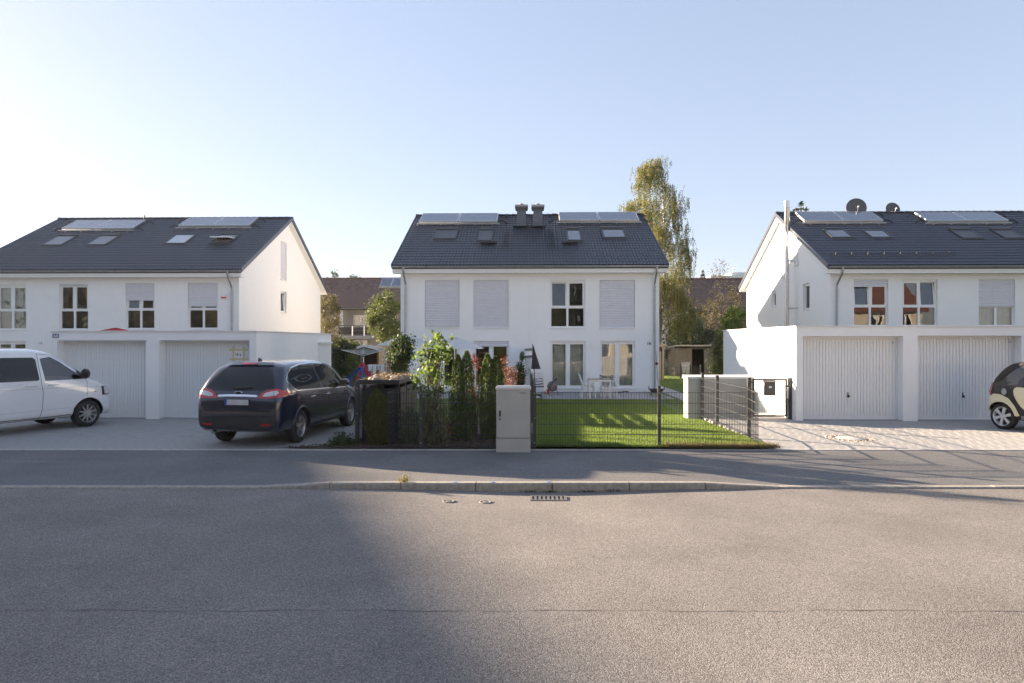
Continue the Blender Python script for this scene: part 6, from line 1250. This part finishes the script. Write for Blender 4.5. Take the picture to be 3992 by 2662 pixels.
for s in (-1, 1):
    tl = CAR.patch('tail_light', [(s*.42, .965), (s*.50, 1.06), (s*.62, 1.12), (s*.80, 1.145), (s*.878, 1.10), (s*.90, 1.03), (s*.885, .985), (s*.70, .96)], 'B', RLENS, .010, .03); CAR.patch('lamp_inset', [(s*.52, 1.0), (s*.57, 1.055), (s*.66, 1.085), (s*.80, 1.105), (s*.835, 1.06), (s*.80, 1.02), (s*.62, .995)], 'B', CLENS, .0135, .03, tl)
    CAR.patch('reflector', [(s*.50, .405), (s*.50, .44), (s*.70, .45), (s*.70, .415)], 'B', RLENS, .008)
    ax = 'L' if s > 0 else 'R'
    CAR.patch('tail_light_side', [(.10, .985), (.08, 1.06), (.16, 1.115), (.30, 1.10), (.42, 1.045), (.34, 1.0)], ax, RLENS, .008, .03)
    gw = CAR.patch('side_glass', [(.44, 1.28), (.60, 1.40), (.85, 1.50), (1.15, 1.555), (1.17, 1.555), (1.17, 1.055), (.78, 1.08), (.70, 1.11)], ax, CGL, .004); CAR.patch('side_glass', [(1.20, 1.055), (1.20, 1.558), (1.55, 1.575), (1.92, 1.57), (1.98, 1.045)], ax, CGL, .004); CAR.patch('side_glass', [(2.07, 1.045), (2.02, 1.565), (2.45, 1.54), (2.80, 1.46), (3.02, 1.35), (3.08, 1.0)], ax, CGL, .004); CAR.patch('side_glass', [(3.12, 1.0), (3.07, 1.31), (3.40, 1.10), (3.50, .985)], ax, CGL, .004)
    CAR.strip('chrome_line', [(3.5, .975), (2.0, 1.035), (.78, 1.07), (.68, 1.10), (.42, 1.285), (.58, 1.415), (.85, 1.52), (1.3, 1.575), (1.9, 1.59), (2.5, 1.56), (2.9, 1.455), (3.2, 1.27)], ax, CHR, .022, .008)
    for ln_ in ([(1.99, 1.56), (2.01, 1.02), (2.03, .6), (1.98, .36)], [(1.19, 1.05), (1.17, .80), (1.32, .62), (1.38, .36)], [(3.10, 1.0), (3.14, .6), (3.10, .36)]): CAR.strip('door_gap', ln_, ax, SEAM, .008)
    CAR.strip('door_trim', [(1.45, .50), (2.3, .505), (3.35, .53)], ax, BLACK, .05, .006); CAR.strip('sill_trim', [(1.40, .31), (3.35, .31)], ax, BLACK, .07, .006)
    for hx_ in (1.42, 2.24):
        a = CAR.proj(hx_, .90, ax, .02); b = CAR.proj(hx_+.2, .91, ax, .02); MB().tube([CAR.proj(hx_-.02, .90, ax, 0), a, b, CAR.proj(hx_+.22, .91, ax, 0)], .011, 6).build('door_handle', CHR, r_, True)
    mp = CAR.proj(3.02, 1.06, ax, .02); mm = MB().lathe([(0, -.13), (.07, -.12), (.095, -.05), (.10, .03), (.08, .06), (0, .06)], (0, 0, 0), 'x', 16); mm.v = [(mp.x+v[0]*.8+.05, mp.y+s*.12+v[1]*1.25, mp.z+.04+v[2]*.85) for v in mm.v]; wm_ = mm.build('wing_mirror', NAVY, r_, True); MB().bar(mp-Vector((0, s*.03, .02)), mp+Vector((.03, s*.08, .01)), .05, .03).build('mirror_arm', BLACK, wm_, True); gme = MB().box((mp.x-.062, mp.y+s*.12-.09, mp.z-.02), (mp.x-.056, mp.y+s*.12+.09, mp.z+.10)).build('mirror_glass', CHR, wm_, True)
    for ax_ in (.97, 3.82): CAR.wheel(ax_, s, 5, SILV, .225, .66, 'wide')
    fl = MB()
    for ax_ in (.97, 3.82):
        pts = [(ax_+.405*math.cos(R(a)), .335+.405*math.sin(R(a))) for a in range(-8, 189, 14)]; PP = [CAR.proj(*q, ax, .006) for q in pts]; MB().tube([q for q in PP if q], .016, 6).build('arch_flare', NAVY, r_, True)
CAR.patch('chrome_bar', [(-.42, .985), (-.42, 1.02), (-.2, 1.03), (.2, 1.03), (.42, 1.02), (.42, .985), (.2, .992), (-.2, .992)], 'B', CHR, .018)
em = MB().lathe([(0, .012), (.055, .012), (.06, 0)], (0, 0, 0), 'x', 24); q = CAR.proj(0, 1.065, 'B', .006); em.v = [(q.x-v[0]*.6, v[1]*1.35, q.z+v[2]*.58) for v in em.v]; e_ = em.build('oval_badge', CHR, r_, True); em = MB().lathe([(0, .002), (.05, .002)], (0, 0, 0), 'x', 24); em.v = [(q.x-.0105, v[1]*1.35, q.z+v[2]*.58) for v in em.v]; em.build('badge_field', BLACK, e_, True)
q = CAR.proj(0, .895, 'B', .004); qq = CAR.proj(0, .84, 'B', .004); xr = min(q.x, qq.x)-.012; pl = MB().box((xr, -.262, .825), (xr+.03, .262, .945)).build('plate_holder', BLACK, r_, True); MB().box((xr-.004, -.205, .838), (xr-.001, .258, .94)).v; MB().box((xr-.004, -.255, .838), (xr-.001, .205, .94)).build('licence_plate', mat('plate_grey', (.50, .51, .52), .5), pl, True); MB().box((xr-.004, .206, .838), (xr-.001, .256, .94)).build('plate_blue_band', mat('plate_blue', (.01, .05, .35), .4), pl, True)
CAR.strip('tailgate_gap', [(-.80, .73), (-.4, .72), (.4, .72), (.80, .73)], 'B', SEAM, .010, .004); CAR.patch('bumper_insert', [(-.80, .42), (-.82, .60), (-.5, .625), (.5, .625), (.82, .60), (.80, .42), (.5, .38), (-.5, .38)], 'B', mat('dark_bumper', (.022, .023, .026), .45, .05), .012)
for s in (-1, 1): CAR.patch('reflector', [(s*.52, .445), (s*.52, .475), (s*.72, .485), (s*.72, .455)], 'B', RLENS, .018)
CAR.strip('tailgate_gap', [(-.72, 1.10), (-.79, .95), (-.80, .73)], 'B', SEAM, .008, .013); CAR.strip('tailgate_gap', [(.72, 1.10), (.79, .95), (.80, .73)], 'B', SEAM, .008, .013)
w0 = CAR.proj(.10, 1.14, 'B', .03); w1 = CAR.proj(-.28, 1.15, 'B', .022); MB().tube([w0, w0.lerp(w1, .5), w1], [.022, .018, .008], 6).build('rear_wiper', BLACK, r_, True)
q = CAR.proj(.95, .0, 'T', 0); af = MB().hexa([(q.x-.08, -.02, q.z-.01), (q.x+.09, -.015, q.z-.01), (q.x+.09, .015, q.z-.01), (q.x-.08, .02, q.z-.01), (q.x-.07, -.006, q.z+.055), (q.x-.01, -.005, q.z+.05), (q.x-.01, .005, q.z+.05), (q.x-.07, .006, q.z+.055)]); af.build('roof_aerial', BLACK, r_, True)
MB().tube([(.06, .55, .30), (.3, .55, .31)], .035, 10).build('exhaust', CHR, r_, True)
CAR.patch('windscreen', [(3.08, -.55), (3.66, -.72), (3.66, .72), (3.08, .55)], 'T', CGL, .004)
# ---------------------------------------------------------------- white van
VWH = mat('white_van_paint', (.72, .74, .76), .28, .02, coat=1)
def vs_(zb, wb, wl, wm_, wbt, wg, wr_, zl, zm, zbt, zg_, zr_, zc): return [(0, zb), (wb, zb), (wl, zl), (wm_, zm), (wbt, zbt), (wg, zg_), (wr_, zr_), (wr_*.62, zc-.02), (0, zc)]
st = [(0.0, vs_(.40, .70, .84, .87, .86, .80, .70, .50, .85, 1.2, 1.5, 1.78, 1.86)), (.06, vs_(.32, .76, .91, .935, .925, .86, .77, .42, .8, 1.2, 1.52, 1.85, 1.94)), (.3, vs_(.29, .80, .94, .955, .945, .88, .80, .42, .8, 1.2, 1.54, 1.87, 1.97)), (1.5, vs_(.28, .80, .945, .96, .95, .885, .81, .42, .8, 1.2, 1.55, 1.875, 1.985)), (2.7, vs_(.28, .80, .945, .96, .95, .885, .805, .42, .8, 1.2, 1.54, 1.865, 1.975)),
      (3.05, vs_(.28, .80, .945, .96, .945, .88, .795, .42, .8, 1.18, 1.52, 1.82, 1.935)), (3.35, vs_(.28, .80, .945, .955, .94, .87, .77, .42, .8, 1.16, 1.45, 1.69, 1.79)), (3.75, vs_(.28, .80, .94, .95, .93, .86, .75, .42, .78, 1.12, 1.31, 1.44, 1.52)), (4.08, vs_(.28, .79, .93, .94, .915, .85, .74, .42, .76, 1.06, 1.17, 1.25, 1.29)), (4.45, vs_(.27, .76, .90, .91, .88, .81, .70, .40, .70, .96, 1.05, 1.10, 1.13)), (4.72, vs_(.27, .68, .80, .82, .80, .73, .62, .38, .60, .80, .88, .93, .95)), (4.86, vs_(.32, .50, .58, .60, .58, .52, .44, .38, .50, .60, .66, .70, .72))]
st = [(x if x < 3.97 else 3.97+(x-3.97)*.84, [(y, z*(1+.055*max(0, min(1, (x-4.2)/.4))*(1 if z > .8 else .3))) for y, z in q]) for x, q in st]
hd = R(66)+YAW; f_ = Vector((math.cos(hd), math.sin(hd), 0)); l_ = Vector((-f_.y, f_.x, 0)); p = gnd(342, 1663); SC = .97; org = p-f_*3.97*SC+l_*.90*SC; org.z = 0
VAN = Car('white_van', 'white passenger van parked at an angle before the left garage', st, org, hd, VWH, (.97, 3.97), .945, .335, .40, SC); cab = MB()
DW_ = [(2.93, 1.20), (2.86, 1.72), (3.10, 1.76), (3.32, 1.64), (3.62, 1.42), (3.88, 1.24), (3.88, 1.20)]
cab.prism(DW_, lambda p, t: (p[0], -1.2 if t else 1.2, p[1])); cab2 = MB(); cab2.prism([(1.7, .95), (1.7, 1.78), (2.95, 1.78), (3.2, 1.66), (3.70, 1.32), (3.70, .95)], lambda p, t: (p[0], -.76 if t else .76, p[1])); VAN.finish([cab, cab2]); r_ = VAN.root
for s in (-1, 1):
    ax = 'L' if s > 0 else 'R'
    VAN.patch('side_glass', DW_, ax, glassmat('van_door_glass', (.75, .8, .8), .05), .002); VAN.patch('side_glass', [(1.62, 1.21), (1.60, 1.76), (2.70, 1.75), (2.76, 1.70), (2.80, 1.24), (2.77, 1.21)], ax, CGL, .004); VAN.patch('side_glass', [(.35, 1.22), (.40, 1.74), (1.50, 1.76), (1.52, 1.21)], ax, CGL, .004)
    VAN.strip('door_gap', [(2.80, 1.84), (2.84, 1.2), (2.88, .9), (2.86, .55), (2.80, .30)], ax, SEAM, .010); VAN.strip('door_gap', [(1.56, 1.84), (1.56, .32)], ax, SEAM, .010); VAN.strip('door_gap', [(2.80, 1.83), (3.12, 1.80), (3.40, 1.64), (3.72, 1.42), (3.95, 1.26), (3.93, .95), (3.93, .78)], ax, SEAM, .008); VAN.strip('door_gap', [(4.0, 1.24), (4.20, 1.15), (4.44, 1.02)], ax, SEAM, .008)
    VAN.strip('crease_shade_strip', [(.3, 1.03), (2.0, 1.03), (3.9, 1.01), (4.28, .99)], ax, mat('crease_shadow', (.35, .36, .38), .5), .007); VAN.strip('sill_gap', [(.3, .335), (2.8, .335), (3.55, .35)], ax, BLACK, .016); VAN.strip('sill_shade_strip', [(1.45, .50), (3.5, .52)], ax, mat('crease_shadow', (.35, .36, .38), .5), .006)  # grey strips painted for the shade along the van's creases
    VAN.patch('window_trim', [(3.86, 1.20), (3.72, 1.36), (3.76, 1.46), (3.98, 1.27), (3.98, 1.20)], ax, BLACK, .008)
    for hx_ in (2.52, 3.02):
        a = VAN.proj(hx_, 1.10, ax, .03); b = VAN.proj(hx_+.2, 1.10, ax, .03); MB().tube([VAN.proj(hx_-.02, 1.10, ax, 0), a, b, VAN.proj(hx_+.22, 1.10, ax, 0)], .014, 6).build('door_handle', VWH, r_, True)
    mp = VAN.proj(3.82, 1.27, ax, .0); mm = MB().lathe([(0, -.06), (.10, -.055), (.13, 0), (.11, .07), (.05, .11), (0, .115)], (0, 0, 0), 'x', 16); mm.v = [(mp.x+v[0]*.9, mp.y+s*.16+v[1]*.95, mp.z+.06+v[2]*1.0) for v in mm.v]; w_ = mm.build('wing_mirror', BLACK, r_, True); MB().bar(mp, mp+Vector((0, s*.12, .0)), .07, .05).build('mirror_arm', BLACK, w_, True)
    VAN.patch('headlight_housing', [(4.33, .77), (4.32, 1.0), (4.50, .985), (4.60, .92), (4.615, .80), (4.50, .765)], ax, BLACK, .004, .03); VAN.patch('headlight', [(4.40, .795), (4.385, .98), (4.50, .965), (4.58, .91), (4.595, .815), (4.50, .79)], ax, CLENS, .009, .03); VAN.patch('side_indicator', [(4.10, .86), (4.10, .885), (4.18, .885), (4.18, .86)], ax, mat('amber_lens', (.5, .25, .1), .2), .006)
    for ax_ in (.97, 3.97): VAN.wheel(ax_, s, 10, SILV, .23, .68)
    for ax_ in (.97, 3.97):
        PP = [VAN.proj(ax_+.408*math.cos(R(a)), .335+.408*math.sin(R(a)), ax, .004) for a in range(-5, 186, 13)]; MB().tube([q for q in PP if q], .014, 6).build('arch_lip', VWH, r_, True)
MB().lathe([(.17, -.012), (.182, 0), (.17, .012)], (0, 0, 0), 'x', 24).build
sw_ = MB().lathe([(.165, -.012), (.185, -.012), (.185, .012), (.165, .012), (.165, -.012)], (0, 0, 0), 'x', 26); sw_.v = [(3.50+v[0]+v[2]*.35, .38+v[1], 1.30+v[2]*.85) for v in sw_.v]; sw_.build('steering_wheel', BLACK, r_, True)
for y in (-.42, .42): hr = MB().box((2.78, y-.22, .96), (2.92, y+.22, 1.50)); hr.build('seat_back', mat('grey_seat', (.05, .05, .055), .9), r_, True)
MB().box((3.40, -.72, .96), (3.69, .72, 1.25)).build('dashboard', BLACK, r_, True)
VAN.patch('windscreen', [(3.16, -.60), (4.05, -.72), (4.05, .72), (3.16, .60)], 'T', CGL, .004)
# ---------------------------------------------------------------- small two-seater
CREAM = mat('pale_yellow_paint', (.72, .66, .44), .3, .02, coat=1); BLK = mat('black_car_paint', (.018, .018, .018), .3, .05, coat=.8); SOFT = mat('soft_top_cloth', (.045, .036, .030), .95, .1, 60, .3, 200)
st = [(0.0, vs_(.42, .50, .58, .60, .58, .52, .42, .48, .60, .72, .82, .90, .94)), (.05, vs_(.34, .58, .68, .70, .68, .62, .50, .42, .60, .80, .95, 1.05, 1.10)), (.14, vs_(.30, .64, .73, .745, .73, .66, .54, .42, .62, .88, 1.08, 1.20, 1.26)), (.30, vs_(.26, .66, .745, .755, .745, .67, .55, .40, .62, .92, 1.18, 1.38, 1.45)), (.50, vs_(.24, .66, .745, .755, .745, .68, .56, .40, .62, .95, 1.24, 1.47, 1.54)), (.9, vs_(.24, .66, .745, .755, .74, .68, .56, .40, .62, .96, 1.25, 1.49, 1.56)), (1.4, vs_(.24, .66, .745, .755, .735, .67, .56, .40, .62, .95, 1.22, 1.45, 1.53)), (1.75, vs_(.24, .66, .745, .75, .725, .66, .54, .40, .60, .90, 1.08, 1.23, 1.32)), (2.05, vs_(.24, .66, .74, .745, .71, .64, .53, .40, .58, .82, .92, 1.0, 1.05)), (2.32, vs_(.25, .58, .67, .68, .65, .58, .48, .38, .52, .68, .76, .82, .86)), (2.48, vs_(.30, .42, .50, .52, .50, .44, .36, .36, .44, .52, .58, .62, .64))]
hd = R(-75)+YAW; f_ = Vector((math.cos(hd), math.sin(hd), 0)); l_ = Vector((-f_.y, f_.x, 0)); p = gnd(3908, 1673); SC = 1.03; org = p-f_*.36*SC+l_*.70*SC; org.z = 0
SM = Car('small_two_seater_car', 'small pale yellow and black two-seater car cut off by the right edge', st, org, hd, BLK, (.36, 2.17), .75, .295, .345, SC); SM.finish(); r_ = SM.root
for s in (-1, 1):
    ax = 'L' if s > 0 else 'R'; SM.patch('door_panel', [(.72, .985), (.67, .95), (.65, .89), (.665, .80), (.73, .68), (.82, .56), (.94, .455), (1.12, .375), (1.26, .33), (1.40, .32), (1.70, .33), (1.755, .40), (1.775, .60), (1.765, .80), (1.74, .92), (1.70, .95), (1.2, .975)], ax, CREAM, .006)
    SM.patch('fender', [(-.0, .50), (.02, .62), (.10, .74), (.20, .80), (.36, .80), (.56, .72), (.70, .56), (.80, .36), (.71, .33), (.69, .42), (.60, .56), (.48, .64), (.36, .655), (.22, .64), (.10, .56), (.03, .44)], ax, CREAM, .02, .03)
    SM.patch('side_glass', [(.92, 1.05), (.86, 1.12), (1.02, 1.42), (1.40, 1.41), (1.62, 1.24), (1.70, 1.02)], ax, CGL, .005); SM.strip('window_frame', [(.80, 1.04), (.98, 1.44), (1.42, 1.44), (1.72, 1.22)], ax, DARK, .035, .010); SM.strip('window_divider', [(1.22, 1.03), (1.22, 1.42)], ax, DARK, .03, .010)
    SM.patch('soft_top', [(.09, 1.08), (.20, 1.22), (.34, 1.38), (.46, 1.47), (.70, 1.505), (.72, 1.47), (.62, 1.40), (.34, 1.14), (.14, 1.04)], ax, SOFT, .010); SM.patch('door_mirror_vent', [(.76, 1.0), (.76, 1.12), (.83, 1.20), (.90, 1.14), (.90, 1.02), (.83, .98)], ax, DARK, .016, .03)
    SM.patch('fuel_cap', [(.44+.062*math.cos(k*.524), .865+.075*math.sin(k*.524)) for k in range(12)], ax, SILV, .010, .03)
    for k, (z, rr) in enumerate(((1.0, .055), (.92, .045), (.84, .055))): SM.patch('tail_lamp', [(s*.57+rr*1.3*math.cos(j*.524), z+rr*math.sin(j*.524)) for j in range(12)], 'B', RLENS, .03, .03); 
    SM.patch('tail_lamp_cluster', [(.03, .78), (.02, .95), (.05, 1.06), (.12, 1.06), (.15, .95), (.13, .78)], ax, RLENS, .012, .03)
    SM.patch('sill', [(.78, .24), (.84, .36), (1.1, .30), (1.75, .28), (1.75, .24)], ax, mat('silver_sill', (.35, .35, .35), .4, .05, metal=.5), .012)
    for ax_ in (.36, 2.17): SM.wheel(ax_, s, 6, mat('bright_silver_wheel', (.72, .72, .73), .3, .02, metal=.4), .19, .74, 'wide')
    PP = [SM.proj(.36+.35*math.cos(R(a)), .295+.35*math.sin(R(a)), ax, .02) for a in range(8, 175, 12)]; MB().tube([q for q in PP if q], .02, 6).build('fender_lip', CREAM, r_, True)
SM.patch('soft_top_roof', [(.16, -.5), (.16, .5), (1.45, .52), (1.45, -.52)], 'T', SOFT, .006); SM.patch('rear_window', [(-.40, 1.12), (-.34, 1.34), (.34, 1.34), (.40, 1.12)], 'B', CGL, .008)
# ============================================================ round the camera: an unseen block added for road shade, street mirrored in the panes
def round_tree(label, x, y, zt, r, zb=1.2, n=9000, m=None, zg=-.1, tr=.14, size=.16, group='street trees outside the picture'):
    root = thing('street_tree', label, 'tree', (x, y, zg), group=group); c = (x, y, (zt+zb)/2); P = blob(c, (r, r, (zt-zb)/2), n, 90, .2, .5); P = P[P[:, 2] > .2]; n = len(P); mb = MB(); mb.tube([(x, y, zg), (x+.05, y, max(zb, .6)), (x, y+.05, zt*.8)], [tr, tr*.8, .02], 8)
    for i in range(24): limb(mb, (x, y, max(.3, zb+(zt-zb)*random.uniform(0, .5))), Vector(P[random.randrange(n)]), .035, .008)
    mb.build('trunk', BARK, root); leafcloud('crown', P, size, m or DARKG, root, .7); return root
# unseen block added far left, shaped to cast the shade across the left road
AB = thing('shade_block', 'unseen tall block added far left to cast the shade on the road', 'building', (-64, 41, -.3)); fa = Fr((-58, 33.6, 0), (0, 1, 0), (1, 0, 0)); aw_ = [(u, u+1.4, z, z+1.5) for u in (1.2, 4.2, 7.2, 10.2) for z in (.9, 3.7, 6.5, 9.3, 12.1)]; w = MB(); tp_ = lambda u: 15.95-.17*min(u, 8)
wallpanel(w, fa, [0, 8, 13.4], tp_, aw_, -.3); w.quad((-58, 33.6, -.3), (-70, 33.6, -.3), (-70, 33.6, tp_(0)), (-58, 33.6, tp_(0))); w.quad((-58, 47, -.3), (-70, 47, -.3), (-70, 47, tp_(9)), (-58, 47, tp_(9))); w.quad((-70, 33.6, -.3), (-70, 47, -.3), (-70, 47, tp_(9)), (-70, 33.6, tp_(0)))
w.build('wall', mat('grey_block_render', (.45, .44, .42), .9, .05), AB); MB().add([(-57.5, 33.2, 16.05), (-70.5, 33.2, 16.05), (-70.5, 41.6, 14.6), (-57.5, 41.6, 14.6), (-57.5, 47.4, 14.6), (-70.5, 47.4, 14.6)], [(0, 1, 2, 3), (3, 2, 5, 4)]).build('roof', mat('block_roof', (.1, .1, .1), .8), AB)
for o in aw_: window(AB, fa, *o, kind='door')
for i, (x, y, h, r) in enumerate(((-24, -10, 9, 3.6), (-16, -13, 11, 4.2), (-7, -12, 8, 3.4), (1.5, -14, 10, 3.8), (-33, -14, 10, 4))): round_tree('tree across the street behind the camera, number %s from the left' % ('two', 'three', 'four', 'five', 'one')[i], x, y, h, r, 1.8, 6000, MIDG if i % 2 else OLIVE, size=.3)
round_tree('unseen dense tree added behind the middle house to shade the shed', 2.0, 49.5, 8.3, 3.0, 1.0, 9000, size=.25, group='unseen shade trees')  # hidden tree added to keep sun off the wooden shed
def across_house(label, x0, x1, y0, y1, ze, zr):
    root = thing('house_across_street', label, 'house', ((x0+x1)/2, y0, -.1), group='houses across the street'); f = Fr((x1, y0, 0), (-1, 0, 0), (0, 1, 0)); ops = [(u, u+1.2, z, z+1.5) for u in (1.2, 4.2, 7.2, 10.0) for z in (.8, 3.5)]; w = MB(); CW = mat('cream_house_render', (.62, .56, .46), .9, .05, 2)
    wallpanel(w, f, [0, x1-x0], lambda u: ze, ops, -.1); yr = (y0+y1)/2
    for x in (x0, x1): w.quad((x, y0, -.1), (x, y1, -.1), (x, y1, ze), (x, yr, zr), (x, y0, ze))
    w.quad((x0, y1, -.1), (x1, y1, -.1), (x1, y1, ze), (x0, y1, ze)); w.build('wall', CW, root)
    for o in ops: window(root, f, *o, kind='door')
    r = MB(); s = (zr-ze)/(y0-yr); e = .5
    for ya in (y0+e, y1-e): r.hexa([(x0-.3, ya, ze-e*s), (x1+.3, ya, ze-e*s), (x1+.3, yr, zr), (x0-.3, yr, zr), (x0-.3, ya, ze-e*s+.2), (x1+.3, ya, ze-e*s+.2), (x1+.3, yr, zr+.2), (x0-.3, yr, zr+.2)])
    r.build('roof', mat('red_clay_tile', (.17, .072, .052), .7, .2, 6), root)
across_house('cream house with red tiled roof across the street behind the camera', 9, 22, -13, -23, 5.6, 9.4); across_house('second cream house with red roof across the street, farther right', 28, 42, -13, -23, 5.6, 9.4)
struct('far_pavement', MB().hexa([(-160, -14.0, -.2), (160, -6.0, -.2), (160, -2.2, -.2), (-160, -10.2, -.2), (-160, -14.0, -.02), (160, -6.0, -.02), (160, -2.2, -.02), (-160, -10.2, -.02)]), CONC)

n_ = 16000; xx = rng.uniform(-150, 150, n_); TL = np.stack([xx, 100+rng.normal(0, 3, n_), rng.uniform(0, 1, n_)**.8*(6.5+1.5*np.sin(xx*.21)+1.1*np.sin(xx*.67+1))], 1)
tag(leafcloud('far_treeline', TL, .8, DARKG, None, .8), 'far line of dark trees closing the view behind all houses', 'trees', kind='stuff')

n_ = 26000; xx = rng.uniform(-62, 7, n_); TL = np.stack([xx, -19+rng.normal(0, 1.6, n_), rng.uniform(0, 1, n_)**.9*(10.5+1.2*np.sin(xx*.5)+.9*np.sin(xx*1.3+1))], 1)
tag(leafcloud('opposite_tree_belt', TL, .55, leafmat('belt_leaves', [(.025, .035, .012), (.05, .06, .02), (.09, .075, .025)], .25), None, .8), 'belt of trees across the street mirrored in the window panes', 'trees', kind='stuff')

# hazy evening air
hm_, ht_, hb_ = nodes('hazy_air'); ht_.nodes.remove(hb_); pv = ht_.nodes.new('ShaderNodeVolumePrincipled'); pv.inputs['Color'].default_value = (.82, .88, 1, 1); pv.inputs['Density'].default_value = .00016; pv.inputs['Anisotropy'].default_value = .35
ht_.links.new(pv.outputs[0], ht_.nodes['Material Output'].inputs['Volume'])
tag(MB().box((-170, -70, -1.4), (170, 140, 17.5)).build('haze', hm_), kind='stuff')
